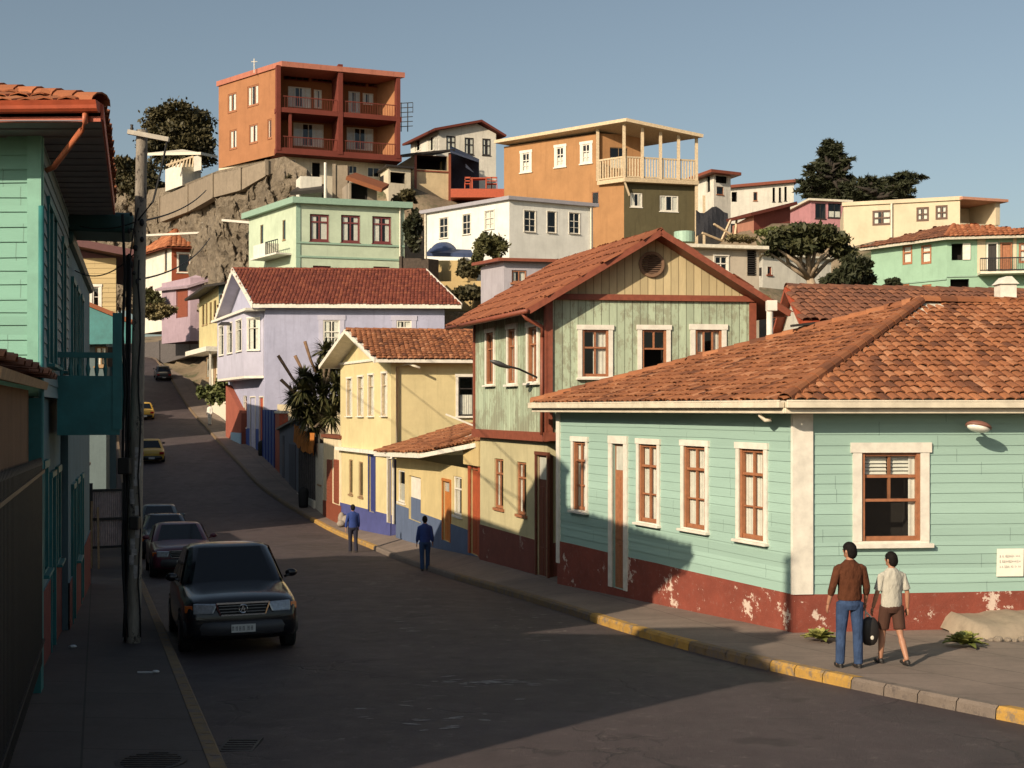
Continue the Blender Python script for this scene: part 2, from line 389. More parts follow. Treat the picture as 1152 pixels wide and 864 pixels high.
# ------------------------------------------------------------------ facades
class Facade:
    def __init__(s, A, B, z0, z1):
        s.A = Vector(A[:2]); s.B = Vector(B[:2]); s.z0 = z0; s.z1 = z1
        s.L = (s.B - s.A).length; s.d = (s.B - s.A) / s.L; s.n = Vector((s.d.y, -s.d.x))
    def pt(s, a, z, off=0):
        q = s.A + s.d * a + s.n * off; return Vector((q.x, q.y, z))
    def s_at(s, px):
        k = (px - CX) / F; return (k * s.A.y - s.A.x) / (s.d.x - k * s.d.y)
    def D_at(s, a): return s.A.y + s.d.y * a
    def rect(s, x0, y0, x1, y1):
        a, b = s.s_at(x0), s.s_at(x1); D = s.D_at((a + b) / 2)
        return min(a, b), max(a, b), zy(max(y0, y1), D), zy(min(y0, y1), D)
    def fb(s, mb, a0, a1, z0, z1, o0, o1, mi=0):
        mb.hexa([s.pt(a0, z0, o1), s.pt(a1, z0, o1), s.pt(a1, z0, o0), s.pt(a0, z0, o0), s.pt(a0, z1, o1), s.pt(a1, z1, o1), s.pt(a1, z1, o0), s.pt(a0, z1, o0)], mi)
def wall_face(mb, f, ops, mi=0, room=1, band=None, bandmi=2, board=0, proud=.02, zbase=None, depth=.14, seed=3, roomd=.7):
    rnd = random.Random(seed); L = f.L
    sc_ = sorted(set([0, L] + [min(max(v, 0), L) for o in ops for v in o[:2]]))
    zs = set([f.z0, f.z1]); zb = f.z0 if zbase is None else zbase
    for o in ops: zs.add(min(max(o[2], f.z0), f.z1)); zs.add(min(max(o[3], f.z0), f.z1))
    if band and f.z0 < band < f.z1: zs.add(band)
    start = band if band else zb
    lines = []
    if board:
        z = start
        while z < f.z1:
            lines.append(z); z += board * rnd.uniform(.88, 1.12)
        zs |= set(l for l in lines if f.z0 < l < f.z1)
    zs = sorted(zs)
    def off(z, zmid):
        if not board or zmid < start: return 0.0
        k = max([l for l in lines if l <= zmid + 1e-6], default=start); nx = min([l for l in lines if l > zmid + 1e-6], default=k + board)
        return proud * (1 - (z - k) / (nx - k))
    if board:
        sc_ = sorted(set(sc_) | set(a for a in [L * k / max(1, int(L / .7)) for k in range(1, max(1, int(L / .7)))] if not any(o[0] - .05 < a < o[1] + .05 for o in ops)))
    lset = set(l for l in lines if not any(abs(l - o[2]) < .03 or abs(l - o[3]) < .03 for o in ops))
    wz = lambda a, z: z + (.014 * mnoise.noise(Vector((a * .55, z * 7.3, seed))) if z in lset else 0)
    for i in range(len(zs) - 1):
        za, zb_ = zs[i], zs[i + 1]
        if zb_ - za < 1e-5: continue
        zm = (za + zb_) / 2
        isb = band is not None and zm < band
        o0, o1 = (off(za, zm), off(zb_, zm)) if not isb else (.025, .025)
        for j in range(len(sc_) - 1):
            a, b = sc_[j], sc_[j + 1]
            if b - a < 1e-5: continue
            am = (a + b) / 2
            if any(o[0] < am < o[1] and o[2] < zm < o[3] for o in ops): continue
            mb.face([f.pt(a, wz(a, za), o0), f.pt(b, wz(b, za), o0), f.pt(b, wz(b, zb_), o1), f.pt(a, wz(a, zb_), o1)], bandmi if isb else mi, [(a, za), (b, za), (b, zb_), (a, zb_)])
            if (za in lines or (band and abs(za - band) < 1e-6)) and not isb:
                lo = .025 if abs(za - (band if band else -1e9)) < 1e-6 else 0
                if abs(o0 - lo) > 1e-4: mb.face([f.pt(a, wz(a, za), lo), f.pt(b, wz(b, za), lo), f.pt(b, wz(b, za), o0), f.pt(a, wz(a, za), o0)], mi, [(a, za)] * 4)
    for o in ops:
        a, b, c, d = max(o[0], 0), min(o[1], L), max(o[2], f.z0), min(o[3], f.z1)
        for p, q in (((a, c), (b, c)), ((b, c), (b, d)), ((b, d), (a, d)), ((a, d), (a, c))):
            mb.face([f.pt(p[0], p[1], .02), f.pt(p[0], p[1], -depth), f.pt(q[0], q[1], -depth), f.pt(q[0], q[1], .02)], mi, [(p[0], p[1])] * 4)
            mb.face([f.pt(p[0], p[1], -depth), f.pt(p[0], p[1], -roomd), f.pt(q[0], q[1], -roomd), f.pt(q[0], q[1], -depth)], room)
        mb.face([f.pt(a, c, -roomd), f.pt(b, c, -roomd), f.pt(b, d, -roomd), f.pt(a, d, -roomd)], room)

def W(x0, y0, x1, y1, **k): k['r'] = (x0, y0, x1, y1); k.setdefault('t', 'w'); return k
def Dr(x0, y0, x1, y1, **k): k['r'] = (x0, y0, x1, y1); k['t'] = 'd'; return k
def Hole(x0, y0, x1, y1, **k): k['r'] = (x0, y0, x1, y1); k['t'] = 'h'; return k

def curtain_mb(f, a0, a1, z0, z1, off, amp=.012, pitch=.09, blind=False):
    mb = MB(); n = max(4, int((a1 - a0) / pitch * 4)); rows = []
    if blind:
        k = max(3, int((z1 - z0) / .06))
        for i in range(k):
            za = z0 + (z1 - z0) * i / k; zb = z0 + (z1 - z0) * (i + .8) / k
            mb.face([f.pt(a0, za, off + .02), f.pt(a1, za, off + .02), f.pt(a1, zb, off - .015), f.pt(a0, zb, off - .015)])
        return mb
    for z in (z0, z1):
        rows.append([f.pt(a0 + (a1 - a0) * i / n, z, off + amp * math.sin(i * math.pi / 2 + .3) * (1 if z == z0 else .6) + U(-.004, .004)) for i in range(n + 1)])
    mb.grid(rows); return mb

def window(f, r, kw, root):
    a0, a1, z0, z1 = r
    tw = kw.get('tw', 0); tm = kw.get('tm', M['white']); fm = kw.get('fm', M['brownframe']); bar = kw.get('bar', .055); dep = kw.get('dep', .02)
    def frame_into(mb):
        ff = lambda *a: f.fb(mb, *a)
        o0, o1 = -dep - .05, -dep
        oe = .01 if tw else o1; ff(a0 - .002, a0 + bar, z0, z1, o0, oe); ff(a1 - bar, a1 + .002, z0, z1, o0, oe)
        ff(a0 + bar, a1 - bar, z0, z0 + bar * 1.25, o0, o1); ff(a0 + bar, a1 - bar, z1 - bar, z1, o0, o1)
        nx = kw.get('nx', 2); tr = kw.get('tr', .68); mu = bar * .75
        zt = z0 + (z1 - z0) * tr if tr else z1 - bar
        if tr: ff(a0 + bar, a1 - bar, zt - mu / 2, zt + mu / 2, o0 + .003, o1 + .012)
        for i in range(1, nx):
            x = a0 + (a1 - a0) * i / nx
            lo = z0 + bar * 1.25
            if kw.get('open_low') : lo = zt
            ff(x - mu / 2, x + mu / 2, lo, z1 - bar, o0 + .005, o1 - .004)
        for q in kw.get('hz', ()):
            z = z0 + (z1 - z0) * q; ff(a0 + bar, a1 - bar, z - mu * .3, z + mu * .3, o0 + .01, o1 - .008)
    if tw:
        t = MB(); p = .04
        f.fb(t, a0 - tw, a0, z0, z1, -.01, p); f.fb(t, a1, a1 + tw, z0, z1, -.01, p)
        f.fb(t, a0 - tw * 1.25, a1 + tw * 1.25, z1, z1 + tw * 1.1, -.01, p + .012)
        f.fb(t, a0 - tw, a1 + tw, z0 - tw * .55, z0, -.01, p - .006)
        w = t.build('window', tm, root)
        s = MB(); f.fb(s, a0 - tw * 1.35, a1 + tw * 1.35, z0 - tw * .75, z0 - tw * .28, -.01, .11); s.build('sill', tm, w, bevel=.006)
        fr = MB(); frame_into(fr); fr.build('frame', fm, w)
    else:
        fr = MB(); frame_into(fr)
        if kw.get('sill', 1): f.fb(fr, a0 - .05, a1 + .05, z0 - .07, z0, -dep, .06)
        w = fr.build('window', fm, root)
    pn = MB(); g0 = z0
    if kw.get('open_low'): g0 = z0 + (z1 - z0) * kw.get('tr', .68)
    pn.face([f.pt(a0 + bar * .5, g0 + .03, -dep - .028), f.pt(a1 - bar * .5, g0 + .03, -dep - .028), f.pt(a1 - bar * .5, z1 - .03, -dep - .028), f.pt(a0 + bar * .5, z1 - .03, -dep - .028)])
    pn.build('pane', M['glass'], w)
    cu = kw.get('cur', 'both'); wd = a1 - a0; o = -dep - .075; cm = kw.get('cm', M['curtain'])
    if cu == 'both':
        k = U(.3, .42); curtain_mb(f, a0 + .02, a0 + wd * k, z0 + .03, z1 - .03, o).build('curtain', cm, w, smooth=True)
        k = U(.3, .42); curtain_mb(f, a1 - wd * k, a1 - .02, z0 + .03, z1 - .03, o).build('curtain', cm, w, smooth=True)
    elif cu == 'full': curtain_mb(f, a0 + .02, a1 - .02, z0 + .03, z1 - .03, o).build('curtain', cm, w, smooth=True)
    elif cu == 'right': curtain_mb(f, a0 + wd * .45, a1 - .02, z0 + .03, z1 - .03, o).build('curtain', cm, w, smooth=True)
    elif cu == 'half': curtain_mb(f, a0 + .02, a1 - .02, z0 + .03, z0 + (z1 - z0) * U(.45, .6), o).build('curtain', cm, w, smooth=True)
    elif cu == 'edge': curtain_mb(f, a1 - wd * .16, a1 - .02, z0 + .03, z1 - .03, o).build('curtain', cm, w, smooth=True)
    elif cu == 'blind': curtain_mb(f, a0 + .02, a1 - .02, z1 - (z1 - z0) * .3, z1 - .03, o, blind=True).build('blind', cm, w)
    return w
def door(f, r, kw, root):
    a0, a1, z0, z1 = r; dm = kw.get('dm', M['redbrown']); tw = kw.get('tw', .08); tm = kw.get('tm', dm); w = a1 - a0
    t = MB(); f.fb(t, a0 - tw, a0, z0, z1, -.01, .045); f.fb(t, a1, a1 + tw, z0, z1, -.01, .045); f.fb(t, a0 - tw, a1 + tw, z1, z1 + tw, -.01, .055)
    d = t.build('door', tm, root)
    l = MB(); f.fb(l, a0, a1, z0, z1, -.12, -.045)
    ztop = z1 - .05
    if kw.get('lite'):
        ztop = z1 - (z1 - z0) * .2
    for i in range(2):
        x0 = a0 + w * (.1 + .45 * i); x1 = x0 + w * .35
        for q0, q1 in ((.05, .38), (.42, .95)):
            zz0 = z0 + (ztop - z0) * q0; zz1 = z0 + (ztop - z0) * q1
            f.fb(l, x0, x1, zz0, zz1, -.09, -.03)
    l.build('leaf', dm, d, bevel=.006)
    if kw.get('lite'):
        g = MB(); g.face([f.pt(a0 + .06, ztop + .05, -.035), f.pt(a1 - .06, ztop + .05, -.035), f.pt(a1 - .06, z1 - .06, -.035), f.pt(a0 + .06, z1 - .06, -.035)]); g.build('pane', M['glass'], d)
        g = curtain_mb(f, a0 + .06, a1 - .06, ztop + .05, z1 - .06, -.04, amp=.001); g.build('curtain', M['curtain'], d)
    h = MB(); q = f.pt(a1 - w * .12, z0 + min(1.0, (z1 - z0) * .5), -.01); h.ell(q, (.03, .03, .03), 8, 6); h.build('handle', M['black'], d, smooth=True)
    return d

def walls(root, loop, z0, z1, specs, mats, gables=None, name='wall', **kw):
    """loop: CCW corners. specs: {edge index: [openings]}. gables: {edge index: (apex_z, frac)}"""
    mb = MB(); n = len(loop); facs = []
    for i in range(n):
        f = Facade(loop[i], loop[(i + 1) % n], z0, z1); facs.append(f)
        ops = []
        for k in specs.get(i, []):
            r = f.rect(*k['r'])
            if k.get('z0') is not None: r = (r[0], r[1], k['z0'], r[3])
            if k.get('sub'): f2 = k['sub']
            ops.append((r, k))
        e = dict(kw); mi = kw.get('edge_mi', {}).get(i, 0); e.pop('edge_mi', None)
        wall_face(mb, f, [r for r, k in ops], mi=mi, seed=i + 3, **e)
        for r, k in ops:
            if k['t'] == 'w': window(f, r, k, root)
            elif k['t'] == 'd': door(f, r, k, root)
        if gables and i in gables:
            g = gables[i]; za = g[0]; gm = g[1] if len(g) > 1 else mi; fr = g[2] if len(g) > 2 else .5
            m = f.L * fr
            mb.face([f.pt(0, z1), f.pt(f.L, z1), f.pt(m, za)], gm, [(0, z1), (f.L, z1), (m, za)])
    o = mb.build(name, mats, root)
    return facs, o

# ------------------------------------------------------------------ roofs
def inside(poly, u, v):
    c = False; n = len(poly)
    for i in range(n):
        x0, y0 = poly[i]; x1, y1 = poly[(i + 1) % n]
        if (y0 > v) != (y1 > v) and u < (x1 - x0) * (v - y0) / (y1 - y0) + x0: c = not c
    return c
def tiled(pts, w=.22, l=.38, mb=None, seg=4, rise=.3, jit=1.0):
    """pts[0]->pts[1] is the eave (outward normal up). Barrel tiles laid on the plane through pts; returns mesh."""
    mb = mb or MB(); o = Vector(pts[0]); u = (Vector(pts[1]) - o).normalized()
    nrm = Vector((0, 0, 0))
    for i in range(1, len(pts) - 1): nrm += (Vector(pts[i]) - o).cross(Vector(pts[i + 1]) - o)
    nrm.normalize()
    if nrm.z < 0: nrm = -nrm
    v = nrm.cross(u).normalized()
    if v.z < 0: v = -v
    poly = [((Vector(p) - o).dot(u), (Vector(p) - o).dot(v)) for p in pts]
    umin = min(p[0] for p in poly); umax = max(p[0] for p in poly); vmax = max(p[1] for p in poly)
    nc = max(1, round((umax - umin) / w)); w = (umax - umin) / nc; step = l * .82; nr = max(1, round(vmax / step)); step = vmax / nr
    sags = [U(-.4, .4) for _ in range(nc + 1)]
    for j in range(nr):
        for i in range(nc):
            uc = umin + (i + .5) * w; vc = (j + .5) * step
            if not inside(poly, uc, vc): continue
            t = min(1, max(0, random.gauss(.5, .27))); ju = U(-.014, .014) * jit + .02 * mnoise.noise(Vector((uc * .5, vc * .6, 1))); jv = U(-.03, .03) * jit + .05 * mnoise.noise(Vector((uc * .4, vc * .3, 7))); tw = U(-.03, .03) * jit; jh = U(0, .014) * jit + .012 * mnoise.noise(Vector((uc * .9, vc * .9, 3)))
            if random.random() < .012: jv -= U(.04, .1); tw += U(-.05, .05)
            v0 = vc - step / 2 - (.05 if j == 0 else .02) + jv; v1 = v0 + l
            rows = []
            for k, (vv, lift, wf) in enumerate(((v0, .034 + jh, .56), (v1, .008, .50))):
                row = []
                for s_ in range(seg + 1):
                    a = math.pi * s_ / seg
                    uu = uc + ju + tw * (k - .5) - math.cos(a) * w * wf
                    row.append(o + u * uu + v * vv + nrm * (lift + math.sin(a) * w * rise))
                rows.append(row)
            mb.grid(rows, 0, tint=t)
            # thickness lip at the lower edge
            low = rows[0]; mb.grid([[q - nrm * .016 for q in low], low], 0, tint=t * .7)
    return mb
def ridge_tiles(mb, a, b, r=.13, l=.42):
    a = Vector(a); b = Vector(b); d = (b - a); n = max(1, int(d.length / (l * .85))); d.normalize(); st = (b - a).length / n
    x = d.cross(Vector((0, 0, 1))).normalized(); y = x.cross(d).normalized()
    if y.z < 0: y = -y
    for i in range(n):
        p = a + d * st * i; q = p + d * l; t = min(1, max(0, random.gauss(.45, .2))); rows = []
        for c, rr in ((p, r * 1.12), (q, r * .92)):
            rows.append([c + x * (-math.cos(math.pi * k / 6) * rr) + y * (math.sin(math.pi * k / 6) * rr - .03) for k in range(7)])
        mb.grid(rows, 0, tint=t); mb.grid([[v_ - y * .02 for v_ in rows[0]], rows[0]], 0, tint=t * .6)
def slab(mb, pts, th, mi=0):
    """solid plate under a roof polygon"""
    pts = [Vector(p) for p in pts]; nrm = (pts[1] - pts[0]).cross(pts[2] - pts[0]).normalized()
    if nrm.z < 0: nrm = -nrm
    n = len(pts); lo = [p - nrm * th for p in pts]
    b = len(mb.v); mb.v += [tuple(p) for p in pts] + [tuple(p) for p in lo]
    ccw = (pts[1] - pts[0]).cross(pts[2] - pts[0]).z > 0
    top = tuple(range(b, b + n)); bot = tuple(range(b + n, b + 2 * n))
    mb.f.append(top if ccw else top[::-1]); mb.m.append(mi); mb.f.append(bot[::-1] if ccw else bot); mb.m.append(mi)
    for i in range(n):
        j = (i + 1) % n; q = (b + i, b + j, b + n + j, b + n + i); mb.f.append(q[::-1] if ccw else q); mb.m.append(mi)
def offset_poly(pts, d):
    n = len(pts); out = []
    ds = d if isinstance(d, (list, tuple)) else [d] * n
    for i in range(n):
        p0, p1, p2 = Vector(pts[i - 1][:2]), Vector(pts[i][:2]), Vector(pts[(i + 1) % n][:2])
        e0 = (p1 - p0).normalized(); e1 = (p2 - p1).normalized(); n0 = Vector((e0.y, -e0.x)); n1 = Vector((e1.y, -e1.x))
        a = p1 + n0 * ds[i - 1]; b = p1 + n1 * ds[i]
        den = e0.x * e1.y - e0.y * e1.x
        if abs(den) < 1e-5: out.append(b); continue
        t = ((b.x - a.x) * e1.y - (b.y - a.y) * e1.x) / den; out.append(a + e0 * t)
    return out
def flat_roof(root, loop, z, over, th, m, name='roof'):
    pts = offset_poly(loop, over); mb = MB(); n = len(pts)
    mb.hexa([Vector((p.x, p.y, z)) for p in pts] + [Vector((p.x, p.y, z + th)) for p in pts]) if n == 4 else slab(mb, [Vector((p.x, p.y, z + th)) for p in pts], th)
    return mb.build(name, m, root, bevel=.01)
def parapet(root, loop, z, th, h, m):
    a = offset_poly(loop, .06); b = offset_poly(loop, -.2); mb = MB()
    for i in range(4):
        j = (i + 1) % 4
        mb.hexa([Vector((*q, zz)) for zz in (z, z + h) for q in (a[i], a[j], b[j], b[i])])
    return mb.build('parapet', m, root)
def gable_roof(root, loop, ze, zr, g, oe, og, tm, tw=.22, tl=.38, th=.1, edge=None, tiles=True, undermat=None):
    """gable ends on edges g and g+2 of the CCW loop"""
    L = [Vector(p[:2]) for p in loop]; a, b, c, d = L[g], L[(g + 1) % 4], L[(g + 2) % 4], L[(g + 3) % 4]
    m1 = (a + b) / 2; m2 = (c + d) / 2; rd = (m2 - m1).normalized()
    M1 = m1 - rd * og; M2 = m2 + rd * og; tmb = MB(); smb = MB(); vb = MB()
    for (e0, e1) in (((b, m1), (c, m2)), ((d, m2), (a, m1))):
        p, q = e0; r_, s_ = e1
        def out(x, m, extra):
            v = (x - m); k = oe / v.length; return x + v * k, ze - (zr - ze) * k
        A, za = out(p, q, 0); B, zb = out(r_, s_, 0)
        s0 = -og if q is m1 else og; s1 = og if s_ is m2 else -og
        A = A + rd * s0; B = B + rd * s1
        T0 = (q + rd * s0); T1 = (s_ + rd * s1)
        pts = [Vector((*A, za)), Vector((*B, zb)), Vector((*T1, zr)), Vector((*T0, zr))]
        up = [x + Vector((0, 0, th)) for x in pts]
        slab(smb, up, th)
        if tiles: tiled([x + Vector((0, 0, .005)) for x in up], tw, tl, tmb)
        if edge:
            for x, y in ((up[0], up[3]), (up[1], up[2])):
                off = Vector((0, 0, -th * .6)); sd = Vector((*(-rd if (x - up[0]).length < .01 and s0 < 0 or (x - up[1]).length < .01 and s1 < 0 else rd), 0)) * .025
                vb.bar(x + off + sd, y + off + sd, .05, edge[0])
            vb.bar(up[0] + Vector((0, 0, -th * .55)), up[1] + Vector((0, 0, -th * .55)), .07, edge[0] * .7)
    r = smb.build('roof', undermat or (edge[1] if edge else tm), root)
    if tiles:
        ridge_tiles(tmb, Vector((*M1, zr + th)), Vector((*M2, zr + th)), r=tw * .6, l=tl * 1.2)
        tmb.build('roof_tiles', tm, r)
    if edge: vb.build('bargeboard', edge[1], r)
    return r

def bars_rail(mb, a, b, z0, z1, n, r=.012, top=.03, mi=0):
    a = Vector(a[:2]); b = Vector(b[:2])
    for i in range(n + 1):
        p = a + (b - a) * i / n; mb.tube([(p.x, p.y, z0), (p.x, p.y, z1)], r, 5, mi)
    mb.bar((*a, z1), (*b, z1), top, top * 1.2, mi); mb.bar((*a, z0 + .04), (*b, z0 + .04), top * .8, top, mi)

# ------------------------------------------------------------------ world, camera, sun
sc_ = bpy.context.scene
w = bpy.data.worlds.new('World'); sc_.world = w; w.use_nodes = True; nt = w.node_tree
sky = nt.nodes.new('ShaderNodeTexSky'); sky.sky_type = 'NISHITA'; sky.sun_disc = False
SD = Vector((.85, 1, -.65)).normalized()           # the way light travels
el = math.asin(-SD.z); az = math.atan2(-SD.x, -SD.y)
sky.sun_elevation = el; sky.sun_rotation = az; sky.altitude = 50; sky.air_density = 1.0; sky.dust_density = 2.2; sky.ozone_density = 1.2
hs = nt.nodes.new('ShaderNodeHueSaturation'); hs.inputs['Saturation'].default_value = .78; nt.links.new(sky.outputs[0], hs.inputs['Color'])
tn = mix(nt, 1.0, hs.outputs[0], (.97, 1.0, .94), 'MULTIPLY'); nt.links.new(tn, nt.nodes['Background'].inputs[0]); nt.nodes['Background'].inputs[1].default_value = .092
sl = bpy.data.lights.new('sun', 'SUN'); sl.energy = 5.0; sl.angle = math.radians(.5); sl.color = (1, .83, .62)
so = bpy.data.objects.new('sun', sl); C.objects.link(so); so.rotation_euler = SD.to_track_quat('-Z', 'Y').to_euler(); so.location = (-20, -20, 30)
cd = bpy.data.cameras.new('camera'); co = bpy.data.objects.new('camera', cd); C.objects.link(co); sc_.camera = co
cd.sensor_width = 36; cd.lens = 36 * F / 1152; cd.shift_y = (HY - 432) / 1152; cd.clip_end = 3000; cd.clip_start = .1
co.rotation_euler = (math.pi / 2, 0, 0)
sc_.view_settings.view_transform = 'Standard'; sc_.view_settings.look = 'None'; sc_.view_settings.exposure = .2; sc_.view_settings.gamma = 1
sc_.cycles.max_bounces = 6; sc_.cycles.diffuse_bounces = 3; sc_.cycles.transparent_max_bounces = 8; sc_.cycles.caustics_reflective = False; sc_.cycles.caustics_refractive = False

# ------------------------------------------------------------------ terrain
ctrl = [(-30, 128, 23), (-22, 124, 22), (-12, 126, 22), (-21, 112, 15), (-19, 104, 6), (-9, 101, 7), (-13, 96, 4), (-31, 140, 12), (-40, 142, 11.5), (-42, 160, 28), (-60, 165, 28), (-28, 150, 26),
        (-4, 84, 4.5), (0, 86, 5.5), (5, 88, 7.5), (-7, 96, 8.5), (-2, 99, 9.5), (4, 98, 10), (0, 114, 15), (9, 108, 12.5), (16, 109, 12.5), (-6, 128, 21), (0, 140, 22.5), (12, 135, 18), (22, 98, 14), (20, 130, 19), (34, 130, 18),
        (-3, 60, -2), (0, 48, 1), (8, 50, 2.5), (0, 62, 3), (12, 62, 6), (14, 55, 4), (18, 60, 4.5), (27, 64, 4), (26, 84, 11), (40, 90, 12), (4, 36, -3), (14, 36, -2), (10, 30, -3), (20, 24, -3.2), (14, 18, -3.4), (30, 40, 0), (60, 60, 5), (60, 110, 14),
        (0, 170, 20), (-40, 200, 26), (0, 260, 16), (60, 200, 14), (120, 120, 10), (140, 250, 8), (-25, 50, -4), (-35, 70, -3), (-50, 100, 2), (-60, 130, 9), (-70, 160, 18), (-120, 120, 10), (-100, 220, 22), (-20, 20, -3.4), (-40, 20, -2), (-20, -10, -1),
        (20, -10, -2.5), (0, -60, 0), (-90, 40, 2), (-200, 0, 0), (200, 0, 0), (-300, 300, 10), (300, 300, 5), (0, 500, 6), (-500, 500, 8), (500, 500, 5), (0, -300, 0), (500, -300, 0), (-500, -300, 0)]
for y in range(-10, 200, 6):
    ctrl += [(KR(y) + 2.5, y, road_z(y) - .1), (KL(y) - 2, y, road_z(y) - .1)]
ca = np.array(ctrl, float)
def terrain(x, y):
    d2 = (ca[:, 0] - x) ** 2 + (ca[:, 1] - y) ** 2 + .5
    wt = d2 ** -1.8; z = float((wt * ca[:, 2]).sum() / wt.sum())
    if -20 < y < 230:
        l, r = KL(y) - 1.8, max(KR(y) + 2.2, wall_r(y) + .6); dd = max(l - x, x - r, 0); t = min(1, dd / 4.0); t = t * t * (3 - 2 * t)
        z = z * t + (road_z(y) - .3) * (1 - t)
        z += mnoise.noise(Vector((x * .15, y * .15, 0))) * .8 * t
    return z
def axis(vals):
    out = []
    for (a, b, s) in vals:
        v = a
        while v < b - 1e-6: out.append(v); v += s
    out.append(vals[-1][1]); return out
gx = axis([(-900, -200, 100), (-200, -80, 15), (-80, 60, 2.0), (60, 200, 14), (200, 900, 100)]); gy = axis([(-500, -40, 60), (-40, 170, 2.0), (170, 300, 10), (300, 1500, 120)])
mb = MB(); mb.grid([[(x, y, terrain(x, y)) for x in gx] for y in gy])
mb.build('ground', ground_mat('dry_hillside', (.17, .125, .08), (.26, .20, .13), extra=(.07, .075, .035)), kind='structure', smooth=True)

# road, pavements, kerbs
ys = axis([(-18, 70, 1.0), (70, 260, 3.0)])
mb = MB()
for a, b in zip(ys, ys[1:]):
    pass
rows = []
for y in ys:
    l, r, z = KL(y), KR(y), road_z(y); rows.append([(l + (r - l) * k / 8, y, z + .05 * math.sin(math.pi * k / 8)) for k in range(9)])
mb.grid(rows); mb.build('road', asphalt_mat(), kind='structure', smooth=True)
pav = paving_mat()
def pavement(name, inner, outer, tilt, side, m_=None):
    mb = MB(); acc = 0
    for i, (a, b) in enumerate(zip(ys, ys[1:])):
        q = []
        for y in (a, b):
            xi, xo, z = inner(y), outer(y), road_z(y) + .15; q.append((Vector((xi, y, z)), Vector((xo, y, z + tilt(y)))))
        if side > 0: pts = [q[0][0], q[0][1], q[1][1], q[1][0]]
        else: pts = [q[0][1], q[0][0], q[1][0], q[1][1]]
        l = (b - a) * 1.05
        uvs = [(0, acc), ((q[0][1] - q[0][0]).length, acc), ((q[1][1] - q[1][0]).length, acc + l), (0, acc + l)]
        if side < 0: uvs = [uvs[1], uvs[0], uvs[3], uvs[2]]
        mb.face(pts, 0, [(u[1], u[0]) for u in uvs]); acc += l
    return mb.build(name, m_ or pav, kind='structure')
KW = .16
pavement('pavement', lambda y: KR(y) + KW, wall_r, tilt_r, 1)
pavement('pavement', lambda y: KL(y) - KW, lambda y: KL(y) - 3.2, lambda y: .05, -1, paving_mat('shade_darkened_paving', (.075, .06, .055)))  # left paving colour darkened to stand in for the shade there
ky = kerb_mat('yellow_kerb_paint', (.42, .24, .05), (.20, .15, .10), .5); kg = kerb_mat('bare_kerb_concrete', (.17, .135, .11), (.10, .08, .07), .3); kd = kerb_mat('faded_yellow_kerb', (.19, .125, .06), (.13, .10, .085), .6)
def kerb(edge, side, matof):
    ky_ = axis([(-18, 70, .5), (70, 260, 3.0)])
    for k, m_ in enumerate((ky, kg, kd)):
        mb = MB()
        for a, b in zip(ky_, ky_[1:]):
            if matof((a + b) / 2) != k: continue
            g = .012 if int(a * 2) % 2 == 0 and a < 40 else 0
            pr = []
            for y in (a + g, b - g):
                x, z = edge(y), road_z(y); o = side
                pr.append([Vector((x - .02 * o, y, z - .2)), Vector((x, y, z + .11)), Vector((x + .03 * o, y, z + .152)), Vector((x + (KW + .005) * o, y, z + .155)), Vector((x + (KW + .01) * o, y, z - .2))])
            if side < 0: pr = pr[::-1]
            mb.grid(pr, caps=False)
        if mb.f: mb.build('kerb', m_, kind='structure')
def kr_mat(y):
    if y < 14.0: return 0
    if y < 16.0: return 1
    if y < 17.3: return 0
    if y < 19.3: return 2
    if y < 23.7: return 0
    if y < 33: return 2
    if y < 45: return 1
    return 0 if y < 57 else 2
kerb(KR, 1, kr_mat); kerb(KL, -1, lambda y: 2)

# ------------------------------------------------------------------ tiles colours
T_orange = tile_mat('clay_tiles', [(.13, .053, .03), (.26, .10, .048), (.33, .13, .058), (.41, .19, .10)])
T_orange2 = tile_mat('orange_clay_tiles', [(.24, .085, .04), (.36, .13, .06), (.46, .19, .09)])
T_red = tile_mat('dark_red_tiles', [(.13, .035, .025), (.20, .055, .035), (.26, .08, .045)])
T_rust = tile_mat('rusty_roof_sheets', [(.17, .058, .032), (.25, .088, .044), (.30, .112, .054)])
T_brown = tile_mat('brown_roof_tiles', [(.13, .06, .04), (.20, .085, .05), (.26, .11, .06)])

# ================================================================== MINT HOUSE (right foreground)
mint = siding_mat('mint_clapboard', (.31, .46, .40), amt=.2); redpl = plinth_mat('flaking_red_dado', (.22, .05, .03), (.58, .46, .38), .25)
Lm, Cm, Rm = G(628, 28.7), G(893, 20.4), Vector((14.5, 21.4))
Bm = Vector((12.5, 30.4))
h = thing('wooden_house', 'single storey mint clapboard house with flaking red base and broad clay tile hip roof', 'house', (Cm.x, Cm.y, -3.8))
loop = [Lm, Cm, Rm, Bm]
band = -3.04; ZT = -.02
fm = M['brownframe']
kwm = dict(tw=.10, bar=.06, nx=2, tr=.72, hz=(.36,), cur='full')
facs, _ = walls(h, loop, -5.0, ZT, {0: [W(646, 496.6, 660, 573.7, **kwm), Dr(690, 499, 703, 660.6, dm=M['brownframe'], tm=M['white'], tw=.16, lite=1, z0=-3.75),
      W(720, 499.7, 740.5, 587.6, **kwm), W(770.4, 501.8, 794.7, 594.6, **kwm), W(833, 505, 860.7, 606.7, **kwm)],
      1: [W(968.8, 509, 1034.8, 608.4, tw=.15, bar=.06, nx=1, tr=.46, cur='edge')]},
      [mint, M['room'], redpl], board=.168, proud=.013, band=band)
f0, f1 = facs[0], facs[1]
wf = [o for o in h.children if o.name.startswith('window')][-1]
r_ = f1.rect(968.8, 509, 1034.8, 608.4)
mb = MB(); zt = r_[2] + (r_[3] - r_[2]) * .73; mb2 = (r_[0] + r_[1]) / 2
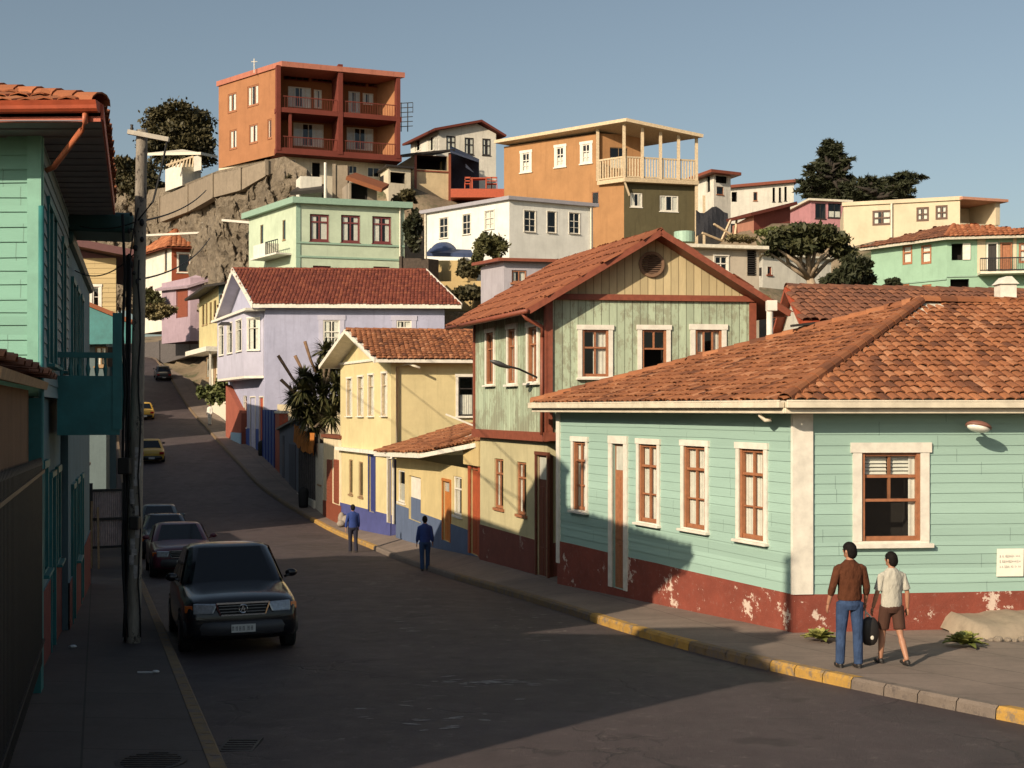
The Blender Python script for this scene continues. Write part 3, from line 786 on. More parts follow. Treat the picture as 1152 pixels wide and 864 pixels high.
f1.fb(mb, r_[0] + .06, r_[1] - .06, zt - .025, zt + .025, -.1, -.045); f1.fb(mb, mb2 - .02, mb2 + .02, r_[2] + (r_[3] - r_[2]) * .46, r_[3] - .06, -.1, -.052); mb.build('glazing_bar', fm, wf)
curtain_mb(f1, r_[0] + .07, mb2 - .03, zt + .03, r_[3] - .06, -.12, blind=True).build('blind', M['curtain'], wf); curtain_mb(f1, mb2 + .03, r_[1] - .07, zt + .03, r_[3] - .06, -.12, blind=True).build('blind', M['curtain'], wf)
mb = MB()   # corner boards
f1.fb(mb, -.03, .31, band + .002, ZT, -.02, .05); f0.fb(mb, f0.L - .02, f0.L + .035, band + .002, ZT, -.02, .045)
mb.build('corner_board', M['white'], h); mb = MB(); f0.fb(mb, -.02, .14, band - .5, ZT, -.02, .05); mb.build('edge_board', M['white'], h)
mb = MB(); mb.box(Cm.x - .024, Cm.x + .03, Cm.y - .024, Cm.y + .03, -5, band); mb.build('plinth_corner', plain('red_dado_corner', (.21, .048, .03), .85, var=.2), h)
# roof
ov = offset_poly(loop, [.42, .45, .4, .4]); ze = .0; zr = 2.02
E = [Vector((p.x, p.y, ze)) for p in ov]; A1 = P(1036, 343, 25.0); A1.z = zr; A2 = Vector((12.6, 25.9, zr))
tm_ = MB(); sm_ = MB()
for pts in ([E[0], E[1], A1], [E[1], E[2], A2, A1], [E[2], E[3], A2], [E[3], E[0], A1, A2]):
    slab(sm_, [p + Vector((0, 0, .12)) for p in pts], .1); tiled([p + Vector((0, 0, .125)) for p in pts], .175, .31, tm_)
rf = sm_.build('roof', M['white_old'], h)
up = Vector((0, 0, .17))
for a, b in ((E[0], A1), (E[1], A1), (E[2], A2), (E[3], A2), (A1, A2)): ridge_tiles(tm_, a + up, b + up, .12, .42)
tm_.build('roof_tiles', T_orange, rf)
mb = MB()
for i, (a, b) in enumerate(((E[0], E[1]), (E[1], E[2]))):
    n_ = Vector(((b - a).y, -(b - a).x, 0)).normalized(); z_ = Vector((0, 0, 1)); ex = (b - a).normalized() * .0
    mb.bar(a + n_ * .06 + z_ * .065, b + n_ * .06 + z_ * .065, .12, .10); mb.bar(a + n_ * .10 + z_ * .125, b + n_ * .10 + z_ * .125, .05, .035); mb.bar(a + n_ * .00 - z_ * .03, b + n_ * .0 - z_ * .03, .04, .09)
mb.build('gutter', M['gutter'], rf, bevel=.012)
mb = MB(); q = f0.pt(f0.L - .45, -.05, .35); mb.tube([q + Vector((0, 0, .05)), q + Vector((0, 0, -.06)), q + Vector((.08, -.03, -.14)), q + Vector((.18, -.05, -.13))], .035, 8); mb.build('gutter_spout', M['gutter'], rf, smooth=True)
def on_plane(px, py, a, b, c, lift=0):
    n_ = (b - a).cross(c - a); d = P(px, py, 1); k_ = (a + Vector((0, 0, lift))).dot(n_) / d.dot(n_); return d * k_
mb = MB(); q = on_plane(866, 380, E[0], E[1], A1, .15); mb.tube([q - Vector((0, 0, .3)), q + Vector((0, 0, .6))], .072, 12); mb.box(q.x - .07, q.x + .14, q.y - .1, q.y + .1, q.z + .58, q.z + .8); mb.build('vent_pipe', M['white'], rf)
mb = MB(); q = on_plane(908, 368, E[0], E[1], A1, .22)
for k in range(2): c_ = q + Vector((-.1 + .25 * k, 0, .02 + .03 * k)); mb.bar(c_ - Vector((.25, .1, 0)), c_ + Vector((.25, .0, .06)), .12, .05)
mb.build('roof_patch', M['darktrim'], rf)
# wall lamp, notice
a = f1.s_at(1091); lp = f1.pt(a, -.32, 0)
t = thing('wall_lamp', 'domed outdoor lamp with white lens fixed high on the mint clapboard wall', 'lamp', lp)
mb = MB(); mb.tube([lp + Vector((0, .01, .0)), lp + Vector((.0, -.12, .08)), lp + Vector((-.0, -.38, .06))], .02, 8); mb.build('bracket', M['black'], t, smooth=True)
mb = MB(); c_ = lp + Vector((-.02, -.44, .02)); rt = Matrix.Rotation(math.radians(12), 3, 'Y') @ Matrix.Rotation(math.radians(-14), 3, 'X')
rows = []
for i in range(7):
    th = math.pi / 2 * i / 6; rows.append([c_ + rt @ Vector((.215 * math.sin(th + .05) * math.cos(2 * math.pi * k / 16), .17 * math.sin(th + .05) * math.sin(2 * math.pi * k / 16), .10 * math.cos(th))) for k in range(16)])
mb.grid(rows, closed=True, caps=True); mb.build('lamp_shade', plain('copper_shade', (.20, .09, .065), .5), t, smooth=True)
mb = MB(); mb.ell(c_ + rt @ Vector((0, 0, -.01)), (.185, .135, .07), 16, 8, rot=rt); mb.build('lens', plain('frosted_lens', (.8, .78, .7), .3, bs=0), t, smooth=True)
r_ = f1.rect(1120, 617, 1149.5, 648)
t = thing('paper_notice', 'white handwritten paper notice fixed to the mint clapboard wall', 'notice', f1.pt(r_[0], r_[2], .03))
mb = MB(); mb.hexa([f1.pt(a_, z_, o_) for z_, da in ((r_[2], 0), (r_[3], .01)) for a_, o_ in ((r_[0] + da, .042), (r_[1] + da, .05), (r_[1] + da, .028), (r_[0] + da, .028))]); mb.build('sheet', plain('paper', (.78, .74, .64), .9, var=.06), t)
mb = MB(); rnd = random.Random(5)
for k, zz in enumerate((.74, .55, .36)):
    z_ = r_[2] + (r_[3] - r_[2]) * zz; s_ = r_[0] + .05
    while s_ < r_[1] - .06:
        wd = rnd.uniform(.008, .02); hh = rnd.uniform(.015, .045)
        f1.fb(mb, s_, s_ + wd * .5, z_ - hh / 2, z_ + hh / 2, .04, .0535); f1.fb(mb, s_, s_ + wd, z_ - hh / 2, z_ - hh / 2 + .007, .04, .054); s_ += wd + rnd.choice((.008, .01, .03))
mb.build('handwriting', plain('pencil_grey_ink', (.42, .40, .36), .9), t)

# stone footing, plants at the wall
mb = MB(); a0_, a1_ = f1.s_at(1057), f1.s_at(1240); rows = []
for i in range(31):
    s_ = a0_ + (a1_ - a0_) * i / 30; hgt = .33 * min(1, (i + .6) / 2.2) + .05 * mnoise.noise(Vector((s_ * 1.5, 0, 0)))
    rows.append([f1.pt(s_, -3.72 + v_ * hgt + .05 * mnoise.noise(Vector((s_ * 4, v_ * 3, 1))), o_ * min(1, .35 + i * .25) + .09 * mnoise.noise(Vector((s_ * 2.3, v_ * 4, 5)))) for v_, o_ in ((-.6, 1.2), (0, 1.15), (.45, 1.08), (.8, .95), (.97, .7), (1.05, .35), (1.08, 0))])
rock_mat('pale_stone', (.36, .29, .22), (.55, .46, .36)); mb.grid(rows); tag(rebase(mb.build('stone_footing', stucco('footing_stone', (.33, .27, .20), worn=(.2, .16, .12), wear=.7, streak=.6), smooth=True)), 'rough pale stone footing slab along the red base of the mint house', 'stone')
def gz(x, y):
    l, r = KL(y), KR(y)
    if l <= x <= r: return road_z(y)
    if x > r: t_ = min(1, (x - r) / max(.1, wall_r(y) - r)); return road_z(y) + .15 + tilt_r(y) * t_
    return road_z(y) + .15 + .05 * min(1, (l - x) / 3.2)
for k in range(14):
    q = f1.pt(f1.s_at(1062 + k * 8 + U(-3, 3)), 0, 1.28 + U(0, .14)); mb = MB(); r0 = U(.035, .07)
    mb.ell((q.x, q.y, gz(q.x, q.y) + r0 * .5), (r0 * 1.2, r0, r0 * .8), 8, 6); o = mb.build('pebble', rock_mat('pale_stone'), smooth=True)
    tag(rebase(o), 'small pale cobble lying along the foot of the stone footing slab', 'stone', 'cobbles along the stone footing')
def rosette(px, D, r, label, n=34):
    x, y = G(px, D); z = gz(x, y); mb = MB()
    for i in range(n):
        a = i * 2.4; e = .35 + 1.05 * (i / n); l = r * U(.75, 1.1) * (1 - .35 * i / n); wd = .085; d = Vector((math.cos(a) * math.cos(e), math.sin(a) * math.cos(e), math.sin(e))); s_ = Vector((-math.sin(a), math.cos(a), 0)); c_ = Vector((x, y, z + .03))
        rows = [[c_ + d * l * t_ - Vector((0, 0, l * .35 * t_ * t_)) + s_ * wd * k * math.sin(math.pi * min(.97, t_ * .8 + .2)) + Vector((0, 0, .02 * abs(k))) for k in (-1, 0, 1)] for t_ in (0, .3, .6, .85, 1)]
        mb.grid(rows, tint=R())
    o = mb.build('rosette_plant', leaf_mat('yellow_green_leaf', (.10, .12, .03), (.28, .27, .08))); tag(rebase(o), label, 'plant'); return o
rosette(922, 19.4, .36, 'small green plant growing by the white corner of the mint house'); rosette(1084, 18.75, .42, 'larger leafy rosette plant growing in front of the stone footing slab', 44)

# ================================================================== GREEN PLANK HOUSE
planks = plank_mat('worn_green_planks', (.40, .475, .345), (.21, .195, .135), 1.5); cplanks = plank_mat('cream_gable_planks', (.50, .41, .24), (.36, .26, .13), .25)
cream = stucco('cream_plaster', (.47, .42, .25), wear=.15)
Lg, Cg, Rg = G(534, 34.9), G(615, 29.6), G(848, 30.3); Bg = Lg + (Rg - Cg)
h = thing('plank_house', 'two storey house of worn green planks with cream gable, round vent and rust trim', 'house', (Cg.x, Cg.y, -4))
loop = [Lg, Cg, Rg, Bg]; zbot, ztop = -.62, 2.5; zap = 4.15
facs, _ = walls(h, loop, zbot, 2.62, {0: [W(548, 374, 556, 432, tw=.10, nx=2, cur='right'), W(572.5, 370, 580.6, 431, tw=.12, nx=2, cur='both'), W(595, 367.5, 605, 429, tw=.12, nx=2, cur='both')],
     1: [W(654.7, 371, 684.4, 423.7, tw=.105, nx=2, tr=.62, cur='right'), W(721.9, 371, 749.4, 427, tw=.105, nx=2, tr=.62, open_low=1, cur='none'), W(781.9, 371, 811.6, 428, tw=.12, nx=3, tr=.55, cur='both')]},
     [planks, M['room'], planks, cplanks], gables={1: (zap, 3), 3: (zap, 3)})
fg0, fg1 = facs[0], facs[1]
mb = MB()
for f_, lst in ((fg1, [(-.06, .14), (fg1.L - .12, fg1.L + .05)]), (fg0, [(-.03, .08), (fg0.L - .1, fg0.L + .055)])):
    for a, b in lst: f_.fb(mb, a, b, zbot, 2.66, -.02, .05 if f_ is fg1 else .045)
fg1.fb(mb, -.1, fg1.L + .1, 2.6, 2.74, -.02, .085); fg1.fb(mb, -.1, fg1.L + .1, zbot - .14, zbot + .06, -.3, .07); fg0.fb(mb, -.05, fg0.L + .06, zbot - .16, zbot + .06, -.3, .075)
mb.build('corner_trim', M['redbrown'], h)
t_ = fg1.s_at(732.8); c_ = fg1.pt(t_, zy(297.8, 30), 0); mb = MB()
rows = [[c_ + Vector((math.cos(2 * math.pi * k / 24) * r0, -o_, math.sin(2 * math.pi * k / 24) * r0)) for k in range(24)] for r0, o_ in ((.24, -.02), (.24, .07), (.31, .07), (.31, -.02))]
mb.grid(rows, closed=True); v_ = mb.build('gable_vent', plain('vent_brown', (.16, .09, .05), .7), h)
mb = MB()
for k in range(-4, 5):
    z_ = k * .052; wd = math.sqrt(max(0, .24**2 - z_**2)); mb.bar(c_ + Vector((-wd, -.045, z_)), c_ + Vector((wd, -.045, z_)), .05, .012, up=(0, -.7, .7))
mb.build('slats', plain('vent_slat', (.12, .07, .045), .7), v_)
mb = MB(); mb.ell(c_ + Vector((0, .0, 0)), (.24, .012, .24), 20, 8); mb.build('backing', M['room'], v_)
rr = gable_roof(h, loop, 2.62, zap, 1, .62, .5, T_rust, .16, .6, .07, edge=(.14, M['redbrown']))
# gutter on street eave with elbow
mb = MB(); n0 = fg0.n; dr = (zap - 2.62) / (fg1.L / 2); ee = lambda s_: fg0.pt(s_, 2.62 - .62 * dr + .03, .66)
mb.tube([ee(-.5), ee(fg0.L + .45)], .06, 8); e1 = ee(fg0.L + .1); mb.tube([e1, e1 + Vector((.1, -.0, -.15)), fg0.pt(fg0.L - .0, 1.95, .12), fg0.pt(fg0.L, 1.7, .12)], .05, 8); mb.tube([fg0.pt(fg0.L, 1.7, .12), fg0.pt(fg0.L, zbot, .12)], .045, 8)
mb.build('gutter', M['redbrown'], rr, smooth=True)
# ground floor
inset = offset_poly(loop, [-.12, -.3, -.3, -.1]); redpl2 = plinth_mat('dark_red_dado', (.16, .045, .03), (.3, .2, .16), .0)
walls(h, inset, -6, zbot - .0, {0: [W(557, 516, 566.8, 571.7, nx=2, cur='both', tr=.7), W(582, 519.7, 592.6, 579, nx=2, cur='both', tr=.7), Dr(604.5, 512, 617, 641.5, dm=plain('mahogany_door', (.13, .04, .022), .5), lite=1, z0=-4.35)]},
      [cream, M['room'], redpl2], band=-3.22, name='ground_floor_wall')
# street lamp arm on the house
q0 = fg0.pt(fg0.s_at(606), zy(425, 30), .02); q1 = P(572, 410, 31.0)
q1 = q0 + Vector((-.92, -.35, .32))
t = thing('street_lamp', 'grey street lamp on a short arm reaching out from the green plank house', 'street lamp', q0)
mb = MB(); mb.tube([q0, q0.lerp(q1, .5) + Vector((0, 0, .05)), q1], .025, 8); mb.build('arm', M['black'], t, smooth=True)
mb = MB(); d = (q1 - q0).normalized(); rows = []
for k, (tt, w_, h_) in enumerate(((-.28, .02, .02), (-.2, .07, .045), (.0, .11, .07), (.15, .1, .055), (.25, .03, .02))):
    c_ = q1 + d * (tt); sd = Vector((-d.y, d.x, 0)).normalized(); rows.append([c_ + sd * w_ * math.cos(2 * math.pi * j / 10) + Vector((0, 0, 1)) * h_ * math.sin(2 * math.pi * j / 10) for j in range(10)])
mb.grid(rows, closed=True, caps=True); mb.build('lamp_head', plain('lamp_grey', (.12, .12, .12), .5, .5), t, smooth=True)

# ================================================================== YELLOW ANNEX between green and yellow houses
yel = stucco('yellow_plaster', (.56, .45, .23), wear=.1, streak=.18); bluedado = stucco('slate_blue_dado', (.10, .135, .22), wear=.3)
La, Ca = G(446, 46.6), G(542, 35.15); dirn = (Ca - La).normalized(); bk = Vector((-dirn.y, dirn.x)) * 3.2
loop = [La, Ca, Ca + bk, La + bk]
h = thing('porch_house', 'low yellow porch building with slate blue base, orange doors and lean-to tile roof', 'house', (Ca.x, Ca.y, -4.4))
orange_d = plain('orange_door_paint', (.45, .16, .04), .55, var=.2); rr_d = plain('brick_red_door_paint', (.36, .08, .03), .55, var=.2)
fa, _ = walls(h, loop, -6.5, -1.75, {0: [W(448, 529, 456, 565, nx=1, cur='half', fm=M['white'], tr=0), Hole(460.5, 536, 474, 586), Dr(499, 541.5, 507, 606, dm=orange_d, tm=orange_d, lite=1, z0=-4.15), W(510.5, 536, 520, 580, fm=M['white'], nx=2, cur='both'), Dr(530, 507, 539.5, 612, dm=rr_d, tm=rr_d, tw=.22, z0=-4.2)]},
        [yel, M['room'], bluedado], band=-3.55)
f_ = fa[0]; r_ = f_.rect(460.5, 536, 474, 586); mb = MB(); zz = r_[2] + (r_[3] - r_[2]) * .5
f_.fb(mb, r_[0], r_[1], r_[2], zz, -.12, -.06); g = mb.build('hatch', bluedado, h); mb = MB(); f_.fb(mb, r_[0], r_[1], zz, r_[3], -.13, -.07); mb.build('hatch_panel', M['white'], h)
p1 = f_.pt(-.3, -1.72, .75); p2 = f_.pt(f_.s_at(500), -1.5, .75); p4 = Vector((La.x + bk.x * .8, 47.2, -.72)); u_ = p2 - p1
p3 = p4 + u_ * .62; mb = MB(); slab(mb, [p + Vector((0, 0, .1)) for p in (p1, p2, p3, p4)], .1); p5 = f_.pt(f_.L - .2, -1.05, .1); p6 = f_.pt(f_.L - .1, -.55, -2.4)
slab(mb, [p + Vector((0, 0, .1)) for p in (p2, p5, p6, p3)], .08); r2 = mb.build('roof', M['white_old'], h); mb = MB()
tiled([p + Vector((0, 0, .105)) for p in (p1, p2, p3, p4)], .24, .42, mb); tiled([p + Vector((0, 0, .105)) for p in (p2, p5, p6, p3)], .24, .42, mb); ridge_tiles(mb, p2 + Vector((0, 0, .14)), p3 + Vector((0, 0, .14)), .11)
mb.build('roof_tiles', T_orange, r2)
mb = MB(); mb.bar(p1 + Vector((0, 0, .02)), p2 + Vector((0, 0, .02)), .1, .13); mb.bar(p2 + Vector((0, 0, .02)), p5 + Vector((0, 0, .02)), .08, .12); mb.build('gutter', M['white'], r2)
mb = MB(); f_.fb(mb, f_.s_at(525.5), f_.L + .1, -1.62, -.92, -.5, .12); mb.build('door_cornice', stucco('cream_cornice', (.55, .42, .2)), h)
mb = MB(); f_.fb(mb, f_.s_at(526.5), f_.L + .05, -4.6, -1.62, -.02, .06); 
q = f_.pt(f_.L - .3, -.5, .1); mb = MB(); mb.bar(q + Vector((-.85, 0, .35)), q + Vector((.25, 0, -.1)), .08, .05); mb.build('stay', M['white'], h)

# ================================================================== YELLOW HOUSE
Ly, Cy = G(383, 54), G(440, 47.5); Ry = Vector((1.6, 48.6)); By = Ly + (Ry - Cy); loop = [Ly, Cy, Ry, By]
h = thing('yellow_house', 'two storey pale yellow house with white cornice, clay tile gable roof and blue doors', 'house', (Cy.x, Cy.y, -5)); ye2 = stucco('pale_yellow_plaster', (.58, .49, .27), wear=.05, streak=.15)
bd = plain('deep_blue_door', (.04, .05, .17), .5); kw = dict(tw=.07, tm=M['white'], fm=M['palewood'], nx=1, tr=.72, cur='full', bar=.04)
fy, _ = walls(h, loop, -7, 1.95, {0: [W(390.8, 426, 396, 468, **kw), W(403.2, 424, 408.8, 468, **kw), W(415, 422, 420.5, 468, **kw), W(430, 420, 435.5, 467.6, **kw), W(393, 517, 397, 556, nx=1, cur='none', fm=M['wood'], tr=0), W(404, 519.5, 408.6, 559, nx=1, cur='none', fm=M['wood'], tr=0),
     Dr(415.7, 513, 422, 576, dm=bd, tm=bd), Dr(437, 516, 442.5, 588.5, dm=bd, tm=M['white'])], 1: [W(515.5, 424, 533, 468, tw=.1, nx=1, tr=.7, cur='half', fm=M['darktrim'])]}, [ye2, M['room'], plain('indigo_dado', (.065, .075, .22), .7, var=.2, scale=2)], gables={0: (3.12,), 2: (3.12,)}, band=-4.05)
mb = MB(); fy[0].fb(mb, -.15, fy[0].L + .12, -1.78, -1.64, -.05, .22); fy[0].fb(mb, -.1, fy[0].L + .1, 1.9, 2.0, -.05, .06); fy[1].fb(mb, -.1, .4, -1.78, -1.64, -.05, .12); mb.build('cornice', M['white'], h)
mb = MB(); q = fy[1].pt(.22, 1.6, .08); mb.tube([q + Vector((.9, -.3, -.05)), q + Vector((.45, -.2, .12)), q, fy[1].pt(.22, -1.6, .08)], .05, 8); mb.build('downpipe', M['gutter'], h, smooth=True)
gable_roof(h, loop, 1.95, 3.12, 0, .55, .75, T_orange, .2, .36, .1, edge=(.17, M['white']))

# ================================================================== WALLS between yellow and lavender houses
def wallbox(name, label, cat, x0, D0, x1, D1, ztop0, zb, th, m, ztop1=None, extra=None):
    A = G(x0, D0); B = G(x1, D1); f_ = Facade(A, B, zb, ztop0); z1_ = ztop0 if ztop1 is None else ztop1
    t = thing(name, label, cat, (A.x, A.y, zb + 1)); mb = MB()
    mb.hexa([f_.pt(0, zb, 0), f_.pt(f_.L, zb, 0), f_.pt(f_.L, zb, -th), f_.pt(0, zb, -th), f_.pt(0, ztop0, 0), f_.pt(f_.L, z1_, 0), f_.pt(f_.L, z1_, -th), f_.pt(0, ztop0, -th)])
    mb.build('wall', m, t); return t, f_
creamw = stucco('cream_wall', (.66, .56, .38), wear=.25); greyb = stucco('grey_blue_wall', (.20, .21, .24), wear=.3)
t, f_ = wallbox('garden_wall', 'cream wall with terracotta coping and two red shutters beside the yellow house', 'wall', 364, 57.5, 384, 53.8, zy(493, 55), -6.5, .35, creamw)
for x0, x1 in ((369, 374), (376.8, 381.5)):
    r_ = f_.rect(x0, 517, x1, 566); mb = MB(); f_.fb(mb, r_[0], r_[1], r_[2], r_[3], -.02, .06)
    for k in range(14): z_ = r_[2] + (r_[3] - r_[2]) * (k + .5) / 14; f_.fb(mb, r_[0] + .05, r_[1] - .05, z_ - .02, z_ + .02, .05, .075)
    mb.build('shutter', M['redbrown'], t)
mb = MB(); f_.fb(mb, -.1, f_.L, f_.z1, f_.z1 + .14, -.45, .1); mb.build('coping', T_rust, t); mb = MB(); f_.fb(mb, 0, f_.L, -6, zy(566, 55.5), -.01, .04); mb.build('base', M['redbrown'], t)
t, f_ = wallbox('gate_pier', 'narrow white gate pier with small window beside the sagging orange cloth', 'pier', 355, 60, 363.5, 57.6, zy(500, 58), -6.5, .4, M['white_old'])
r_ = f_.rect(358, 512, 361.5, 545); window(f_, r_, dict(cur='none', nx=1, tr=0, fm=M['wood']), t)
t, f_ = wallbox('yard_gate', 'dark boarded yard gate under a hanging orange cloth', 'gate', 336, 65.5, 355, 60, zy(490, 63), -6.5, .12, plain('dark_boards', (.035, .03, .03), .8, var=.3))
mb = MB()
for k in range(9): s_ = f_.L * (k + .5) / 9; f_.fb(mb, s_ - .06, s_ + .06, -5, f_.z1 + .05, 0, .05)
mb.build('boards', plain('grey_boards', (.09, .08, .08), .8, var=.3), t)
mb = MB(); f_.fb(mb, -.2, f_.L, -6, zy(560, 62), 0, .1); mb.build('sill_block', M['white_old'], t)
mb = MB(); rows = []
for i in range(4):
    z_ = f_.z1 + .55 - i * .33; rows.append([f_.pt((f_.L + .9) * k / 24, z_ - .35 * (k / 24) - .12 * math.sin(math.pi * k / 24) + U(-.05, .05) * i, .2 + .08 * math.sin(k * 1.3 + i * .5)) for k in range(25)])
mb.grid(rows); tag(rebase(mb.build('cloth', plain('orange_cloth', (.48, .17, .03), .9, var=.35, scale=3), smooth=True)), 'ragged orange cloth hanging over the dark yard gate', 'cloth')
t, f_ = wallbox('yard_wall', 'grey blue plaster yard wall with recessed doorway and sloped coping', 'wall', 314.5, 73, 336, 65.6, zy(484, 73), -5, .3, greyb, ztop1=zy(472, 65.5))
for x0, x1, y0 in ((326, 333, 500), (318, 320, 490)):
    r_ = f_.rect(x0, y0, x1, 550); mb = MB(); f_.fb(mb, r_[0], r_[1], r_[2] - .2, r_[3], -.02, .05); mb.build('door', plain('slate_door', (.09, .09, .11), .7), t)
mb = MB(); mb.bar(f_.pt(-.2, zy(484, 73) + .06, -.1), f_.pt(f_.L + .2, zy(472, 65.5) + .06, -.1), .6, .12); mb.build('coping', M['concrete'], t)
t, f_ = wallbox('gate_pillar', 'orange red painted gate pillar between the blue door and the grey yard wall', 'pillar', 309.5, 75.2, 314.3, 73, zy(465, 74), -5, .5, M['orangered']); mb = MB(); f_.fb(mb, -.05, f_.L + .05, f_.z1, f_.z1 + .15, -.55, .05); mb.build('cap', M['white_old'], t)
t, f_ = wallbox('blue_gate', 'tall bright blue sheet metal gate beside the lavender house', 'gate', 296, 80.5, 309, 75.3, zy(461, 77), -5, .12, plain('bright_blue_sheet', (.035, .08, .26), .5, var=.2))
mb = MB()
for k in range(5): s_ = f_.L * k / 4; f_.fb(mb, s_ - .04, s_ + .04, -4, f_.z1, 0, .05)
mb.build('frame', M['blue'], t)
mb = MB(); p = G(312, 78); mb.box(p.x, p.x + 4.0, p.y, p.y + 3.6, -5, zy(455, 80)); tag(rebase(mb.build('shed_block', creamw)), 'small cream block behind the blue gate', 'shed')

# ================================================================== LAVENDER HOUSE
lav = stucco('lavender_plaster', (.37, .375, .50), worn=(.42, .38, .45), wear=.1, streak=.2); lavl = stucco('pale_lavender_plaster', (.45, .44, .54), worn=(.5, .45, .5), wear=.1, streak=.15)
Ll, Cl, Rl = G(257, 94), G(298, 82), G(500, 82.6); Bl = Ll + (Rl - Cl); loop = [Ll, Cl, Rl, Bl]
h = thing('lavender_house', 'tall lavender house with street bay window and long dark red tile roof', 'house', (Cl.x, Cl.y, -3))
kw = dict(tw=.3, tm=lavl, nx=2, tr=.66, cur='both', fm=M['white'], hz=(.5,), bar=.09)
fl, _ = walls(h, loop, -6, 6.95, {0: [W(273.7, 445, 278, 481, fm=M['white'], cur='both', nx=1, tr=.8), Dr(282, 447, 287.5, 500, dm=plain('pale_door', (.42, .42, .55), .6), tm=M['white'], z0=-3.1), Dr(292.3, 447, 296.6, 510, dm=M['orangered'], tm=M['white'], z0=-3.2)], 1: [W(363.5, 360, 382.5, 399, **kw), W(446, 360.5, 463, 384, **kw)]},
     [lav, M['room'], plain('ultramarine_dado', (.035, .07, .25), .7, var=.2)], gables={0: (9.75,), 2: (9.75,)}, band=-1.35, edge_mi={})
gable_roof(h, loop, 6.95, 9.75, 0, .6, .9, T_red, .24, .6, .15, edge=(.4, M['white']), undermat=lavl)
fb_ = fl[0]; a0, a1 = fb_.s_at(258), fb_.s_at(297); zb0, zb1 = 2.2, 6.2
bl = [fb_.pt(a0, 0, .02).xy, fb_.pt(a0 + 1.2, 0, 1.1).xy, fb_.pt(a1 - 1.2, 0, 1.1).xy, fb_.pt(a1, 0, .02).xy]
mb = MB(); bay = []
for i in range(3):
    f_ = Facade(bl[i], bl[i + 1], zb0, zb1 + .3); n_ = (1, 3, 1)[i]; ops = []
    for k in range(n_): s0 = f_.L * (k + .22) / n_; s1 = f_.L * (k + .78) / n_; ops.append((s0, s1, 3.9, 6.0))
    wall_face(mb, f_, ops); bay.append((f_, ops))
b_ = mb.build('bay', [lavl, M['room']], h)
for f_, ops in bay:
    for o_ in ops: window(f_, o_, dict(tw=.08, nx=1, tr=.7, fm=M['white'], cur='both', bar=.06), h)
mb = MB(); slab(mb, [Vector((*p, zb0 - .003)) for p in bl], .16); mb.build('bay_floor', M['white'], h)
mb = MB(); fb_.fb(mb, -.1, fb_.L + .1, 6.45, 6.62, 0, 1.3); mb.build('bay_cornice', M['white'], h)
mb = MB(); f2 = bay[1][0]; r_ = f2.pt(f2.L * .5, 5.9, .0); mb.hexa([r_ + Vector(v) for v in ((-.6, -.9, -.1), (.6, -.9, -.1), (.6, 0, .12), (-.6, 0, .12), (-.6, -.9, .0), (.6, -.9, .0), (.6, 0, .22), (-.6, 0, .22))]); mb.build('awning', M['darktrim'], h)

# ================================================================== UPHILL STREET HOUSES
Lq, Cq, Rq = G(224, 112), G(246, 103), Vector((-19.5, 103.6)); Bq = Lq + (Rq - Cq); loop = [Lq, Cq, Rq, Bq]
h = thing('lemon_house', 'narrow lemon yellow house with overhanging upper floor beyond the lavender house', 'house', (Cq.x, Cq.y, -1))
kw = dict(fm=M['wood'], nx=1, cur='none', tr=0, sill=1)
walls(h, loop, 5.1, 10.2, {0: [W(227.5, 343, 230, 366, **kw), W(231.5, 341, 233.5, 365, **kw), W(236, 340, 238.3, 363, **kw), W(240.5, 338, 243.3, 361, **kw)]}, [stucco('lemon_plaster', (.52, .45, .24), wear=.05), M['room'], M['teal'], stucco('slate_green_plaster', (.10, .14, .14))], edge_mi={1: 3})
ins = offset_poly(loop, [-1.0, -.3, -.3, -.3])
walls(h, ins, -6, 5.1, {0: [W(232, 402, 237, 425, fm=M['wood'], nx=2, cur='both', tr=0), Dr(240.5, 402, 243, 440, dm=M['wood'])]}, [M['white_old'], M['room']], name='ground_floor_wall')
ro = offset_poly(loop, [1.2, .7, .5, .3]); mb = MB(); slab(mb, [Vector((ro[0].x, ro[0].y, 9.9)), Vector((ro[1].x, ro[1].y, 10.2)), Vector((ro[2].x, ro[2].y, 11.3)), Vector((ro[3].x, ro[3].y, 11.0))], .2); mb.build('roof', M['darktrim'], h)
mb = MB(); fq = Facade(Lq, Cq, 0, 1); fq.fb(mb, -.8, fq.L + .4, 4.75, 5.15, -.5, 1.1); mb.build('porch_eave', M['white'], h); mb = MB()
fq.fb(mb, fq.L - .2, fq.L - .06, -2, 4.75, .6, .74)
mb.build('porch_post', M['white'], h)
t, f_ = wallbox('red_garden_wall', 'low brick red garden wall with pale blue base beside the uphill pavement', 'wall', 254, 92.5, 271.5, 87.6, 1.8, -4, .4, stucco('brick_red_plaster', (.30, .09, .06)), ztop1=-.3)
mb = MB(); f_.fb(mb, 2, f_.L + .02, -4, -1.7, 0, .06); mb.build('base', plain('pale_blue_base', (.25, .38, .50), .8), t)

def simple_box(name, label, px0, D0, px1, D1, px2, D2, z0, z1, mats, specs=None, roof=None, cat='house', group=None, **kw):
    A, B, Cc = G(px0, D0), G(px1, D1), G(px2, D2); Dd = A + (Cc - B); lp_ = [A, B, Cc, Dd]
    t = thing(name, label, cat, (B.x, B.y, z0), group); fs, _ = walls(t, lp_, z0, z1, specs or {}, mats, **kw)
    return t, lp_, fs
Room = M['room']
